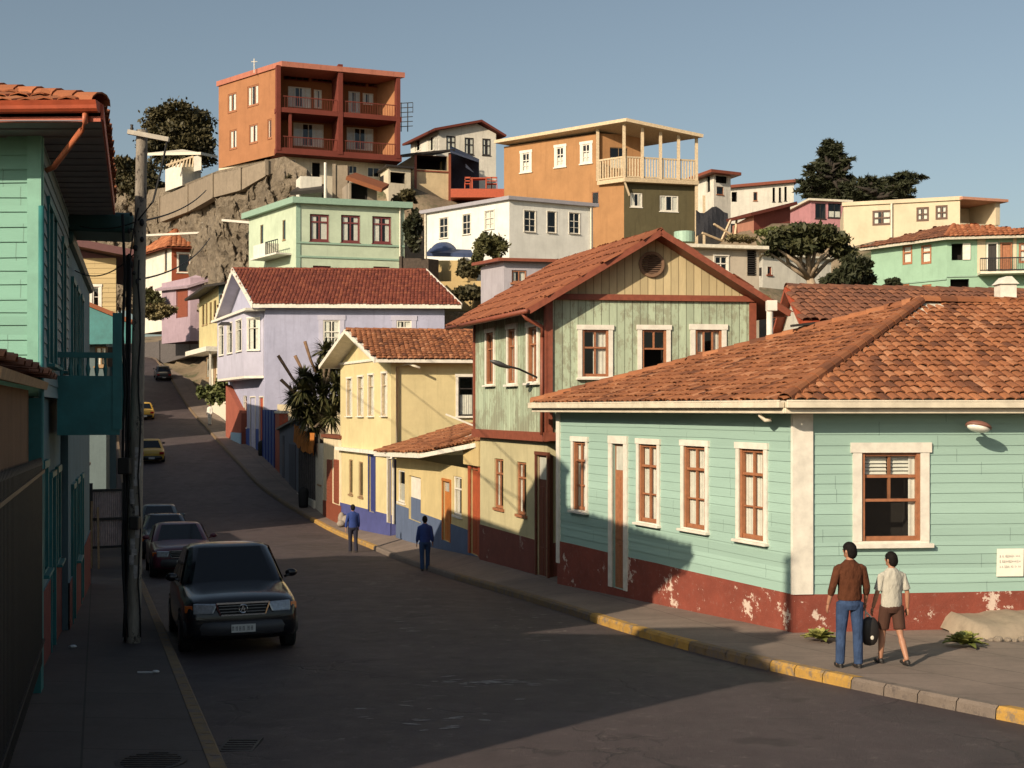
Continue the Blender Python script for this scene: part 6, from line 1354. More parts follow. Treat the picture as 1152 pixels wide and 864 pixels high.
mb = MB(); x, y = G(387, 53.0); z = gz(x, y); mb.ell((x + .1, y, z + .22), (.22, .2, .26), 10, 8); mb.ell((x - .12, y + .1, z + .3), (.16, .14, .3), 9, 7); mb.ell((x - .1, y - .1, z + .12), (.2, .2, .15), 9, 7); tag(rebase(mb.build('sack', plain('white_sack', (.27, .23, .19), .9, var=.25, scale=9, bs=.6), smooth=True)), 'pile of white sacks slumped at the corner of the yellow house', 'sack')

# ================================================================== PEOPLE
skin = plain('skin', (.36, .18, .11), .55, var=.06, bs=.1); hairm = plain('black_hair', (.008, .006, .005), .75, var=.4, scale=40, bs=.8, spec=.15)
def loft(mb, pts, n=14, mi=0):
    """pts: (centre, rx, ry) rings with rx along the figure's left-right axis (for upright pieces), round otherwise"""
    rows = []
    for c, rx, ry in pts: rows.append([Vector(c) + Vector((rx * math.cos(2 * math.pi * k / n), ry * math.sin(2 * math.pi * k / n), 0)) for k in range(n)])
    mb.grid(rows, mi, True, caps=True)
def person(label, x, y, face, H, top_m, leg_m, shoe_m, pose, sleeves='long', shorts=False, vox=.009, z=None, extra=None, headturn=0):
    z = gz(x, y) if z is None else z; k = H / 1.72
    t = thing('person', label, 'person', (x, y, z)); base = Vector((x, y, z))
    # joints, figure faces +y, x to its right
    hipz = .90 * k; J = {}
    for s, nm in ((-1, 'L'), (1, 'R')):
        th, kn, ab = pose['leg' + nm]                      # thigh swing forward, knee bend, sideways
        hip = Vector((s * .095 * k, 0, hipz)); d1 = Vector((s * math.sin(ab), math.sin(th), -math.cos(th))).normalized(); knee = hip + d1 * .42 * k
        d2 = Vector((s * math.sin(ab) * .5, math.sin(th - kn), -math.cos(th - kn))).normalized(); ank = knee + d2 * .41 * k; J['leg' + nm] = (hip, knee, ank)
        a1, a2, out = pose['arm' + nm]; sh = Vector((s * .172 * k, -.01, 1.385 * k)); e1 = Vector((s * math.sin(out), math.sin(a1), -math.cos(a1))).normalized(); el_ = sh + e1 * .29 * k
        e2 = Vector((s * math.sin(out) * .4, math.sin(a1 + a2), -math.cos(a1 + a2))).normalized(); wr = el_ + e2 * .25 * k; J['arm' + nm] = (sh, el_, wr, e2)
    low = min(J['legL'][2].z, J['legR'][2].z) - .075 * k; rot = Matrix.Rotation(face, 4, 'Z')
    def X(v): v = Vector(v); v = Vector((v.x, v.y, v.z - low)); v = rot @ v; return v + base
    def put(mb): mb.v = [tuple(X(v)) for v in mb.v]; return mb
    def limb(mb, pts, rs, n=12):
        mb.tube(pts, [r * k for r in rs], n)
    # body
    mb = MB(); rz = lambda v: v * k
    loft(mb, [((0, 0, .82 * k), .10 * k, .08 * k), ((0, 0, .92 * k), .15 * k, .10 * k), ((0, 0, 1.08 * k), .125 * k, .085 * k), ((0, 0, 1.28 * k), .155 * k, .095 * k), ((0, -.005, 1.38 * k), .13 * k, .07 * k), ((0, -.005, 1.455 * k), .08 * k, .06 * k)])
    mb.tube([(0, -.01, 1.40 * k), (0, .0, 1.52 * k), (0, .01, 1.56 * k)], [.06 * k, .052 * k, .05 * k], 12)
    hr = Matrix.Rotation(headturn, 3, 'Z'); hc = Vector((0, .015, 1.61 * k))
    mb.ell(hc, (.078 * k, .097 * k, .117 * k), 18, 12); 
    def hp(v): return hc + hr @ (Vector(v) * k * 1.06)
    mb.ell(hp((0, .035, -.055)), (.05 * k, .055 * k, .05 * k), 12, 8); mb.ell(hp((0, .095, -.012)), (.014 * k, .02 * k, .026 * k), 8, 6)
    for s in (-1, 1): mb.ell(hp((s * .075, -.005, -.01)), (.012 * k, .022 * k, .032 * k), 8, 6)
    for nm in 'LR':
        hip, knee, ank = J['leg' + nm]; limb(mb, [hip, hip.lerp(knee, .45), knee, knee.lerp(ank, .3), ank], [.082, .07, .052, .054, .036])
        foot = ank + Vector((0, .14 * k, -.05 * k)); mb.tube([ank + Vector((0, -.03 * k, -.035 * k)), foot.lerp(ank, .4) + Vector((0, 0, -.02 * k)), foot], [.04 * k, .04 * k, .028 * k], 10)
        sh, el_, wr, e2 = J['arm' + nm]; s = -1 if nm == 'L' else 1
        mb.ell(sh + Vector((-s * .04, 0, -.015)), (.045 * k, .035 * k, .035 * k), 10, 8); limb(mb, [sh, sh.lerp(el_, .5), el_, el_.lerp(wr, .35), wr], [.036, .038, .036, .036, .025])
        # hand: palm, four curled fingers, thumb
        sd = Vector((0, 1, 0)) if abs(e2.y) < .8 else Vector((0, 0, 1)); fw = (sd - e2 * sd.dot(e2)).normalized(); inn_ = Vector((-s, 0, 0))
        pc_ = wr + e2 * .05 * k; M3 = Matrix((inn_, fw, -e2)).transposed(); mb.ell(pc_, (.016 * k, .038 * k, .05 * k), 10, 8, rot=M3)
        for q in range(4):
            b0_ = wr + e2 * .08 * k + fw * (-.027 + .018 * q) * k; ln = (.055, .068, .072, .064)[q] * k; mb.tube([b0_ - e2 * .02, b0_ + e2 * ln * .5 + inn_ * .006, b0_ + e2 * ln * .95 + inn_ * .028 * k], [.0095 * k, .009 * k, .007 * k], 7)
        tb = wr + e2 * .03 * k + fw * .03 * k; mb.tube([tb, tb + e2 * .03 * k + fw * .02 * k + inn_ * .01, tb + e2 * .06 * k + fw * .022 * k + inn_ * .018], [.012 * k, .0105 * k, .008 * k], 7)
    put(mb).build('body', skin, t, remesh=vox * .8)
    # hair
    mb = MB(); rows = []
    for i in range(10):
        th = math.pi * .64 * i / 9
        row = []
        for j in range(22):
            ph = 2 * math.pi * j / 22; cut = .62 if math.sin(ph) > .35 else 1.0; th2 = th * (cut if i > 3 else 1 - (1 - cut) * i / 4); wob = 1 + .05 * mnoise.noise(Vector((j * .9, i * 1.1, H * 9)))
            row.append(hp((.082 * wob * math.sin(th2 + .03) * math.cos(ph), -.004 + .102 * wob * math.sin(th2 + .03) * math.sin(ph), .008 + .112 * math.cos(th2))))
        rows.append(row)
    mb.grid(rows, closed=True, caps=True); mb.ell(hp((0, -.04, -.02)), (.080 * k, .07 * k, .095 * k), 12, 8); put(mb).build('hair', hairm, t, remesh=vox)
    mb = MB()
    for s in (-1, 1): mb.ell(hp((s * .03, .084, .012)), (.009 * k, .006 * k, .005 * k), 7, 5)
    put(mb).build('eyes', M['black'], t)
    # shirt
    mb = MB(); loft(mb, [((0, 0, (.86 if pose.get('untucked') else .93) * k), .165 * k, .115 * k), ((0, 0, .96 * k), .172 * k, .118 * k), ((0, 0, 1.1 * k), .165 * k, .115 * k), ((0, 0, 1.26 * k), .185 * k, .122 * k), ((0, -.005, 1.36 * k), .19 * k, .108 * k), ((0, -.005, 1.415 * k), .155 * k, .092 * k), ((0, -.005, 1.455 * k), .10 * k, .075 * k), ((0, 0, 1.49 * k), .066 * k, .064 * k)], 20)
    for nm in 'LR':
        sh, el_, wr, e2 = J['arm' + nm]; s = -1 if nm == 'L' else 1
        if sleeves == 'long': en = el_.lerp(wr, pose.get('cuff', .8)); mb.ell(sh + Vector((-s * .025, 0, -.01)), (.068 * k, .066 * k, .058 * k), 12, 9); mb.tube([sh, sh.lerp(el_, .5), el_, el_.lerp(en, .5), en], [.06 * k, .058 * k, .052 * k, .052 * k, .044 * k], 12)
        else: en = sh.lerp(el_, .85); mb.ell(sh + Vector((-s * .025, 0, -.01)), (.066 * k, .064 * k, .056 * k), 12, 9); mb.tube([sh, sh.lerp(en, .5), en], [.058 * k, .06 * k, .066 * k], 12)
    put(mb).build('shirt', top_m, t, remesh=vox)
    # trousers or shorts
    mb = MB(); loft(mb, [((0, 0, .80 * k), .13 * k, .10 * k), ((0, -.005, .87 * k), .162 * k, .118 * k), ((0, 0, .97 * k), .152 * k, .104 * k), ((0, 0, 1.0 * k), .148 * k, .10 * k)], 18)
    for nm in 'LR':
        hip, knee, ank = J['leg' + nm]
        if shorts: en = hip.lerp(knee, .85); mb.tube([hip, hip.lerp(en, .5), en], [.098 * k, .094 * k, .09 * k], 14)
        else: mb.tube([hip, hip.lerp(knee, .45), knee, knee.lerp(ank, .4), ank + Vector((0, 0, -.02))], [.096 * k, .088 * k, .07 * k, .068 * k, .062 * k], 14)
    put(mb).build('shorts' if shorts else 'trousers', leg_m, t, remesh=vox)
    for nm in 'LR':
        hip, knee, ank = J['leg' + nm]; mb = MB(); c_ = ank + Vector((0, .0, -.04 * k)); mb.ell(c_ + Vector((0, -.01, 0)), (.045 * k, .06 * k, .045 * k), 12, 8); mb.ell(c_ + Vector((0, .08 * k, -.008)), (.048 * k, .105 * k, .036 * k), 12, 8); mb.ell(c_ + Vector((0, .05 * k, -.028 * k)), (.05 * k, .135 * k, .014 * k), 12, 6); put(mb).build('shoe', shoe_m, t, remesh=vox)
    return t, X, J
def cloth(name, col, fold=.5, st=(5, 5, 2.2), var=.2):
    m, nt, b = nodes_of(name); tc = N(nt, 'ShaderNodeTexCoord').outputs['Object']; f1_ = noise_(nt, tc, 1.6, 3, .55, st)
    c = mix(nt, ramp(nt, noise_(nt, tc, 9, 5), .3, .7), sc(col, 1 - var), sc(col, 1 + var)); nt.links.new(c, b.inputs['Base Color']); b.inputs['Roughness'].default_value = .92; b.inputs['Specular IOR Level'].default_value = .15
    n1 = bump(nt, b, f1_, fold, .09); bump(nt, b, noise_(nt, tc, 130, 2), .3, .004, n1); return m
brown_k = cloth('brown_knit', (.085, .03, .015), st=(6, 6, 3)); jeans = cloth('blue_denim', (.035, .06, .125), st=(6, 6, 2), var=.3); greyshirt = cloth('pale_grey_cotton', (.42, .40, .34), st=(7, 7, 2.5), var=.08)
brownsh = plain('dark_brown_shorts', (.06, .025, .015), .85, var=.15); blk = plain('black_leather', (.02, .017, .016), .5, var=.1)
x, y = G(956, 16.8)
t1, X1, J1 = person('man with black hair in a dark brown knit top and blue jeans, seen from behind', x, y, math.radians(6), 1.68, brown_k, jeans, blk, dict(legL=(.06, .03, .05), legR=(-.03, .0, .03), armL=(-.12, .42, .34), armR=(.06, .38, .26), cuff=.45), headturn=.5)
x, y = G(1003, 17.1)
t2, X2, J2 = person('person in a pale short sleeved shirt, dark shorts and black shoes, walking near the wall', x, y, math.radians(14), 1.54, greyshirt, brownsh, blk, dict(legL=(.22, .10, .02), legR=(-.20, .28, .0), armL=(.12, .22, .22), armR=(-.10, .25, .26), untucked=True), sleeves='short', shorts=True, headturn=.35)
# bag between them, carried in his right hand
wr = X1(J1['armR'][2] + J1['armR'][3] * .12); mb = MB()
c_ = wr + Vector((.07, .02, -.30)); rows = []
for i in range(9):
    a = math.pi * i / 8; r0 = math.sin(a) ** .7; rows.append([c_ + Vector((.02 * 0 + .13 * r0 * math.cos(2 * math.pi * k / 14), .065 * r0 * math.sin(2 * math.pi * k / 14), .20 * math.cos(a))) for k in range(14)])
t = thing('shoulder_bag', 'rounded black bag with pale straps hanging from the hand of the man in jeans', 'bag', c_ - Vector((0, 0, .2)))
mb.grid(rows, closed=True, caps=True); mb.build('bag_body', blk, t, smooth=True); mb = MB()
for s in (-.06, .06): mb.tube([c_ + Vector((s, 0, .15)), wr + Vector((.01, 0, -.03)), wr + Vector((0, 0, .02))], .012, 6)
mb.build('strap', plain('pale_strap', (.6, .56, .48), .7), t); mb = MB(); mb.ell(c_ + Vector((.02, -.06, -.08)), (.025, .012, .03), 8, 6); mb.build('tag', plain('pale_strap', (.6, .56, .48), .7), t)
navy = plain('navy_cloth', (.02, .045, .19), .85, var=.15); navyd = plain('dark_navy_cloth', (.015, .015, .03), .85); blj = plain('deep_denim', (.02, .05, .13), .85)
x, y = G(397, 43.9)
person('person in a navy jacket and black trousers walking up the street farther away', x, y, math.radians(18), 1.68, navy, navyd, blk, dict(legL=(.02, .05, .0), legR=(-.12, .15, .0), armL=(-.15, .2, .25), armR=(.1, .25, .15), untucked=True), vox=.014)
x, y = G(478, 36.0)
person('person in a blue pullover and dark jeans walking up the kerb beside the yellow porch', x, y, math.radians(10), 1.58, navy, blj, blk, dict(legL=(-.10, .12, .0), legR=(.10, .06, .0), armL=(.02, .2, .2), armR=(-.05, .3, .2), untucked=True), vox=.014)
x, y = G(236, 101)
person('distant person in white clothes standing high on the uphill pavement', x, y, 2.8, 1.75, plain('white_cloth', (.7, .66, .6), .9), plain('white_cloth', (.7, .66, .6), .9), blk, dict(legL=(.02, .02, .02), legR=(-.05, .05, .0), armL=(.05, .2, .15), armR=(.05, .25, .15), untucked=True), vox=.02)

# ================================================================== CARS
def car(label, x, y, yaw, paint, L=4.5, wd=1.74, H=1.45, hood=.92, kind='sedan', lower=None, rear=False, silver_roof=None, full=True, plate=True, group='cars parked and driving on the street'):
    z = gz(x, y); slope = (road_z(y + 1) - road_z(y - 1)) / 2; t = thing('parked_car', label, 'car', (x, y, z), group)
    R1 = Matrix.Rotation(yaw, 4, 'Z'); fwd = R1 @ Vector((0, 1, 0)); pitch = math.atan(slope * (1 if fwd.y > 0 else -1)); R2_ = Matrix.Rotation(yaw, 4, 'Z') @ Matrix.Rotation(pitch, 4, 'X')
    def put(mb): mb.v = [tuple((R2_ @ Vector(v)) + Vector((x, y, z))) for v in mb.v]; return mb
    h2 = L / 2; W2 = wd / 2; bt = hood
    st = [(h2, .80, .60, .36), (h2 - .04, .88, bt - .22, .27), (h2 - .16, .955, bt - .12, .22), (h2 - .45, .985, bt - .07, .2), (h2 - .9, 1.0, bt - .02, .2), (h2 - 1.3, 1.0, bt + .04, .2), (h2 - 1.6, 1.0, bt + .06, .2), (0, 1.0, bt + .06, .2), (-h2 + 1.3, 1.0, bt + .07, .2), (-h2 + .7, .99, bt + .05, .2), (-h2 + .3, .96, bt + .0, .22), (-h2 + .06, .90, bt - .06, .27), (-h2, .82, bt - .2, .36)]
    mb = MB(); rows = []
    for (yy, wf, zt_, zl) in st:
        w_ = W2 * wf; half = [(0, zt_ + .025), (.5 * w_, zt_ + .018), (.82 * w_, zt_ - .005), (.95 * w_, zt_ - .05), (1.0 * w_, zt_ - .16 if zt_ - .16 > zl + .2 else zl + .22), (1.0 * w_, zl + .18), (.97 * w_, zl + .06), (.86 * w_, zl)]
        ring = [Vector((a, yy, b)) for a, b in half] + [Vector((-a, yy, b)) for a, b in reversed(half[1:])]; rows.append(ring)
    mb.grid(rows, closed=True, caps=True); body = put(mb).build('body', paint, t, smooth=True, sub=2)
    # cabin
    if kind == 'van': yb0, yb1, yt0, yt1 = h2 - 1.05, -h2 + .18, h2 - 1.95, -h2 + .5
    else: yb0, yb1, yt0, yt1 = h2 - 1.3, -h2 + .65, h2 - 2.05, -h2 + 1.35
    zb_ = bt + .02; wb, wt_ = W2 * .93, W2 * .72; zt_ = H - .03
    def ringc(z_, w_, a, b, r=.12): return [Vector(v) for v in ((-w_ + r, a, z_), (w_ - r, a, z_), (w_, a - r, z_), (w_, b + r, z_), (w_ - r, b, z_), (-w_ + r, b, z_), (-w_, b + r, z_), (-w_, a - r, z_))]
    mb = MB(); rr_ = [ringc(zb_ - .04, wb, yb0 + .03, yb1 - .02), ringc(zt_ - .03, wt_ + .02, yt0 + .04, yt1 - .04), ringc(zt_ + .02, wt_ - .07, yt0 - .1, yt1 + .1), ringc(zt_ + .045, wt_ * .5, yt0 - .4, yt1 + .35)]
    mb.grid(rr_, closed=True, caps=True); put(mb).build('cabin', silver_roof or paint, t, smooth=True, bevel=.03)
    gl = darkglass_mat(); eps = .014
    def quad_in(a, b, c, d, ins, off):
        a, b, c, d = map(Vector, (a, b, c, d)); m = (a + b + c + d) / 4; n_ = (b - a).cross(d - a).normalized() * off; return [p + (m - p) * ins + n_ for p in (a, b, c, d)]
    B0, T0 = rr_[0], rr_[1]
    for nm, ia, ib, ins in (('windshield', 1, 0, .07), ('rear_window', 5, 4, .07), ('side_window', 7, 6, .07), ('side_window', 3, 2, .07)):
        a, b, c, d = B0[ia], B0[ib], T0[ib], T0[ia]
        q = quad_in(a, b, c, d, ins, eps if True else 0); cen = sum(q, Vector()) / 4; nn_ = (q[1] - q[0]).cross(q[3] - q[0])
        outv = cen - Vector((0, (yb0 + yb1) / 2, zb_ + .2))
        if nn_.dot(outv) < 0: q = quad_in(b, a, d, c, ins, eps)
        q = [p + Vector((0, 0, .02)) for p in q]; mb = MB()
        if nm == 'side_window':
            for u0, u1 in ((.0, .36), (.40, .74), (.78, 1.0)):
                mb.face([q[0].lerp(q[1], u0), q[0].lerp(q[1], u1), q[3].lerp(q[2], u1), q[3].lerp(q[2], u0)])
        else: mb.face(q)
        put(mb).build(nm, gl, t)
    # wheels
    for sx in (-1, 1):
        for yy in (h2 - .82, -h2 + .85):
            mb = MB(); c_ = Vector((sx * (W2 - .10), yy, .31)); n_ = 22; rows = []
            for dx, r0 in ((-.10, .24), (-.10, .29), (-.07, .31), (.07, .31), (.10, .29), (.10, .22)): rows.append([c_ + Vector((dx * sx, r0 * math.cos(2 * math.pi * k / n_), r0 * math.sin(2 * math.pi * k / n_))) for k in range(n_)])
            mb.grid(rows, closed=True, caps=True); wo = put(mb).build('wheel', M['rubber'], t, smooth=False)
            mb = MB(); rows = [[c_ + Vector((.103 * sx + d_, r0 * math.cos(2 * math.pi * k / n_), r0 * math.sin(2 * math.pi * k / n_))) for k in range(n_)] for r0, d_ in ((.2, 0), (.17, -.015 * sx), (.05, .01 * sx))]; mb.grid(rows, closed=True, caps=True)
            put(mb).build('rim', plain('alloy', (.30, .30, .31), .35, .8), wo)
            mb = MB(); rows = [[Vector((sx * (W2 * .985), yy + r0 * math.cos(math.pi * k / 12), .31 + r0 * math.sin(math.pi * k / 12))) for k in range(13)] for r0 in (.34, .385)]; rows = [[v + Vector((sx * .012, 0, 0)) for v in r] for r in rows]; mb.grid(rows); put(mb).build('wheel_arch', M['rubber'], t)
    for sx in (-1, 1):
        mb = MB(); mb.ell((sx * (W2 + .07), yb0 - .22, bt + .14), (.10, .05, .065), 10, 8); mb.bar((sx * (W2 - .05), yb0 - .2, bt + .08), (sx * (W2 + .05), yb0 - .2, bt + .12), .04, .04); put(mb).build('mirror', lower or paint, t, smooth=True)
    fr = h2
    # front
    bm = plain('bumper_grey', (.05, .05, .055), .45)
    mb = MB(); rows = []
    for k in range(13): a = (k - 6) / 6; xx = a * W2 * .97; yy = fr + .07 - .26 * abs(a) ** 3.2; rows.append([Vector((xx, yy, z_)) + Vector((0, d_, 0)) for z_, d_ in ((.30, -.08), (.34, .0), (.44, .02), (.52, .0), (.54, -.08), (.50, -.16), (.32, -.16))])
    mb.grid(rows, closed=True, caps=True); put(mb).build('bumper', bm, t, smooth=True)
    mb = MB(); rows = []
    for k in range(13): a = (k - 6) / 6; xx = a * W2 * .96; yy = -fr - .07 + .22 * abs(a) ** 3.2; rows.append([Vector((xx, yy, z_)) + Vector((0, -d_, 0)) for z_, d_ in ((.30, -.08), (.34, .0), (.44, .02), (.54, .0), (.56, -.08), (.50, -.16), (.32, -.16))])
    mb.grid(rows, closed=True, caps=True); put(mb).build('bumper', bm if not lower else lower, t, smooth=True)
    zg = bt - .26
    lens = plain('headlamp_lens', (.35, .38, .42), .12, .3, var=.3, scale=25, bs=0, spec=.8); amber = plain('amber_lens', (.55, .12, .015), .25, bs=0); redl = plain('red_lens', (.35, .01, .01), .25, bs=0)
    for sx in (-1, 1):
        mb = MB(); mb.hexa([(sx * v[0], v[1], v[2]) for v in ((W2 * .46, fr - .10, zg - .07), (W2 * .82, fr - .22, zg - .07), (W2 * .82, fr - .02, zg - .07), (W2 * .50, fr + .045, zg - .07), (W2 * .44, fr - .14, zg + .08), (W2 * .82, fr - .26, zg + .09), (W2 * .82, fr - .06, zg + .09), (W2 * .42, fr + .02, zg + .08))]); put(mb).build('headlight', lens, t, bevel=.02)
        mb = MB(); mb.hexa([(sx * v[0], v[1], v[2]) for v in ((W2 * .83, fr - .25, zg - .06), (W2 * .95, fr - .40, zg - .04), (W2 * .95, fr - .16, zg - .05), (W2 * .83, fr - .045, zg - .06), (W2 * .83, fr - .28, zg + .06), (W2 * .95, fr - .42, zg + .05), (W2 * .95, fr - .20, zg + .05), (W2 * .83, fr - .085, zg + .06))]); put(mb).build('indicator', amber, t, bevel=.012)
        mb = MB(); mb.box(sx * W2 * .55 if sx > 0 else -W2 * .88, sx * W2 * .88 if sx > 0 else -W2 * .55, -fr - .03, -fr + .12, zg - .02, zg + .14); put(mb).build('tail_light', redl, t, bevel=.02)
    mb = MB(); gw = W2 * .41; y0_ = fr + .055
    mb.bar((-gw * 1.08, y0_ - .03, zg + .085), (gw * 1.08, y0_ - .03, zg + .085), .03, .026); mb.bar((-gw * .9, y0_, zg - .09), (gw * .9, y0_, zg - .09), .03, .022)
    for s in (-1, 1): mb.bar((s * gw * 1.08, y0_ - .03, zg + .085), (s * gw * .9, y0_, zg - .09), .03, .022)
    g_ = put(mb).build('grille', M['chrome'], t); mb = MB()
    mb.face([(-gw, y0_ - .055, zg + .08), (gw, y0_ - .055, zg + .08), (gw * .88, y0_ - .03, zg - .085), (-gw * .88, y0_ - .03, zg - .085)]); put(mb).build('grille_mesh', M['rubber'], g_); mb = MB()
    for k in range(3): z_ = zg - .045 + k * .045; mb.bar((-gw * .98, y0_ - .02, z_), (gw * .98, y0_ - .02, z_), .012, .012)
    put(mb).build('slats', plain('grille_bar', (.2, .2, .21), .35, .7), g_)
    if full:
        mb = MB(); mb.tube([(.062 * math.cos(a), y0_ + .0, zg + .062 * math.sin(a)) for a in [2 * math.pi * k / 20 for k in range(21)]], .008, 6); mb.bar((-.028, y0_, zg - .035), (0, y0_, zg + .045), .012, .012); mb.bar((.028, y0_, zg - .035), (0, y0_, zg + .045), .012, .012); mb.bar((-.03, y0_, zg - .01), (.03, y0_, zg - .01), .01, .01); put(mb).build('emblem', M['chrome'], g_)
        mb = MB(); mb.bar((-W2 * .6, yb0 - .02, zb_ + .02), (-.05, yb0 - .14, zb_ + .1), .015, .015); mb.bar((.02, yb0 - .02, zb_ + .02), (W2 * .5, yb0 - .14, zb_ + .1), .015, .015); put(mb).build('wiper', M['rubber'], t)
        mb = MB(); mb.box(W2 * .45, W2 * .62, yb0 - .12, yb0 - .11, zb_ + .06, zb_ + .1); 
    if plate:
        mb = MB(); yp = fr + .095 if not rear else -fr - .10; s = 1 if not rear else -1; mb.box(-.18, .18, min(yp, yp + .012 * s), max(yp, yp + .012 * s), .37, .49); pl_ = put(mb).build('number_plate', plain('plate_white', (.55, .55, .52), .5), t)
        if full:
            mb = MB(); rnd = random.Random(3)
            for k in range(6): xx = -.14 + k * .052 + (.02 if k > 1 else 0); mb.box(xx, xx + .012, yp + .012, yp + .015, .395, .465); mb.box(xx + .02, xx + .03, yp + .012, yp + .015, .395, .465); mb.box(xx, xx + .03, yp + .012, yp + .0153, .425 + .01 * (k % 3), .437 + .01 * (k % 3))
            put(mb).build('plate_marks', plain('plate_ink', (.2, .2, .2), .6), pl_)
    return t
yaw0 = math.pi + math.atan(.335) * 1   # facing down the street towards the camera
def kerb_car(y, off, lab, paint, yaw=None, **k):
    sl_ = (KL(y + 2) - KL(y - 2)) / 4; a = math.atan(-sl_); yw = (math.pi + a) if yaw is None else a
    return car(lab, KL(y) + off, y, yw, paint, **k)
silver = carpaint('silver_roof_paint', (.10, .12, .15), .35)
kerb_car(21.0, 1.05, 'black tall sedan with chrome grille, nearest of the parked cars', carpaint('black_paint', (.006, .006, .009), .2), L=4.4, wd=1.78, H=1.60, hood=.98)
kerb_car(35.2, 1.15, 'dark maroon sedan parked just behind the nearest black car', carpaint('maroon_paint', (.085, .014, .03), .3), L=4.3, wd=1.68, H=1.42, full=False)
kerb_car(42.5, 1.15, 'black sedan with pale reflections, third in the parked row', carpaint('ink_paint', (.02, .022, .03), .25), L=4.2, wd=1.66, H=1.42, full=False)
kerb_car(49.0, 1.15, 'pale blue grey sedan, fourth in the parked row', carpaint('blue_grey_paint', (.05, .07, .09), .3), L=4.2, wd=1.66, H=1.42, full=False)
tx = carpaint('taxi_yellow', (.60, .36, .05), .35); tb = carpaint('taxi_black', (.015, .015, .016), .3)
x, y = G(168, 80); car('yellow taxi seen from behind, nearer of the two on the hill', x, y, math.atan(.36), tx, L=4.3, wd=1.7, H=1.42, lower=tb, rear=True, full=False)
x, y = G(161, 108); car('yellow taxi higher on the hill, half hidden by the utility pole', x, y, math.atan(.36), tx, L=4.3, wd=1.7, H=1.42, lower=tb, rear=True, full=False)
x, y = G(183, 139); car('dark car at the top bend of the street, farthest of all', x, y, math.atan(.36), carpaint('grey_green_paint', (.035, .04, .045), .3), L=4.2, wd=1.7, H=1.5, rear=True, full=False)

# ================================================================== VEGETATION
lf_dark = leaf_mat('dark_cypress_leaf', (.018, .024, .012), (.042, .044, .02)); lf_olive = leaf_mat('olive_leaf', (.035, .042, .016), (.115, .105, .04)); lf_brown = leaf_mat('brown_green_leaf', (.028, .028, .013), (.085, .07, .03)); lf_mid = leaf_mat('mid_green_leaf', (.05, .07, .02), (.16, .17, .06)); lf_dry = leaf_mat('dry_scrub_leaf', (.08, .07, .03), (.24, .19, .09))
bark = plain('bark', (.13, .095, .065), .95, var=.3, scale=6, bs=.8, bscale=15); barkpale = plain('pale_bark', (.34, .26, .18), .9, var=.3, scale=6, bs=.8, bscale=15)
def leaves(mb, clumps, n, size, flat=0.0, elong=1.8, rnd=None):
    rnd = rnd or random.Random(4); tot = sum(c[1][0] * c[1][1] * c[1][2] for c in clumps) ** 1
    vol = [(c[1][0] * c[1][1] * c[1][2]) ** .67 for c in clumps]; tv = sum(vol)
    for (c, r), v_ in zip(clumps, vol):
        c = Vector(c); tb_ = rnd.random()
        cnt = int(n * v_ / tv); subs = []
        for _ in range(max(5, cnt // 55)):
            d = Vector((rnd.gauss(0, 1), rnd.gauss(0, 1), rnd.gauss(0, 1))).normalized(); q = rnd.random() ** .4 * rnd.uniform(.75, 1.2); subs.append((c + Vector((d.x * r[0], d.y * r[1], d.z * r[2])) * q, d, rnd.random(), rnd.uniform(.16, .34)))
        for _ in range(cnt):
            sc0, d, ts, sr = subs[rnd.randrange(len(subs))]; m0 = (r[0] + r[1] + r[2]) / 3
            p = sc0 + Vector((rnd.gauss(0, sr) * (m0 + r[0]) / 2, rnd.gauss(0, sr) * (m0 + r[1]) / 2, rnd.gauss(0, sr * .8) * r[2]))
            u = Vector((rnd.gauss(0, 1), rnd.gauss(0, 1), rnd.gauss(0, 1) * (1 - flat))) + d * .9; u.normalize(); w_ = u.cross(Vector((rnd.gauss(0, 1), rnd.gauss(0, 1), rnd.gauss(0, 1)))).normalized(); s = size * rnd.uniform(.5, 1.3); a = u * s * elong * .5; b = w_ * s * .5
            mb.face([p - a, p + b, p + a, p - b], tint=min(1, max(0, .25 * tb_ + .45 * ts + .35 * rnd.random())))
def tree(name, label, base, clumps, n, size, lm, trunk_r, bm=None, joint=None, flat=0, elong=1.8, seed=1, group=None, cat='tree'):
    t = thing(name, label, cat, base, group); rnd = random.Random(seed); mb = MB(); b = Vector(base); j = Vector(joint) if joint else b.lerp(sum((Vector(c[0]) for c in clumps), Vector()) / len(clumps), .5)
    m_ = b.lerp(j, .5) + Vector((trunk_r * .8, 0, 0)); mb.tube([b - Vector((0, 0, .5)), m_, j], [trunk_r * 1.25, trunk_r, trunk_r * .75], 9); mb.build('trunk', bm or bark, t, smooth=True); mb = MB()
    for c, r in clumps:
        c = Vector(c); mm = j.lerp(c, .5) + Vector((rnd.uniform(-1, 1), rnd.uniform(-1, 1), rnd.uniform(-.5, .5))) * trunk_r * 2; mb.tube([j - Vector((0, 0, .1)), mm, c], [trunk_r * .55, trunk_r * .35, trunk_r * .12], 6)
    mb.build('limbs', bm or bark, t, smooth=True); mb = MB(); leaves(mb, clumps, n, size, flat, elong, rnd); mb.build('crown', lm, t); return t
rv = random.Random(11)
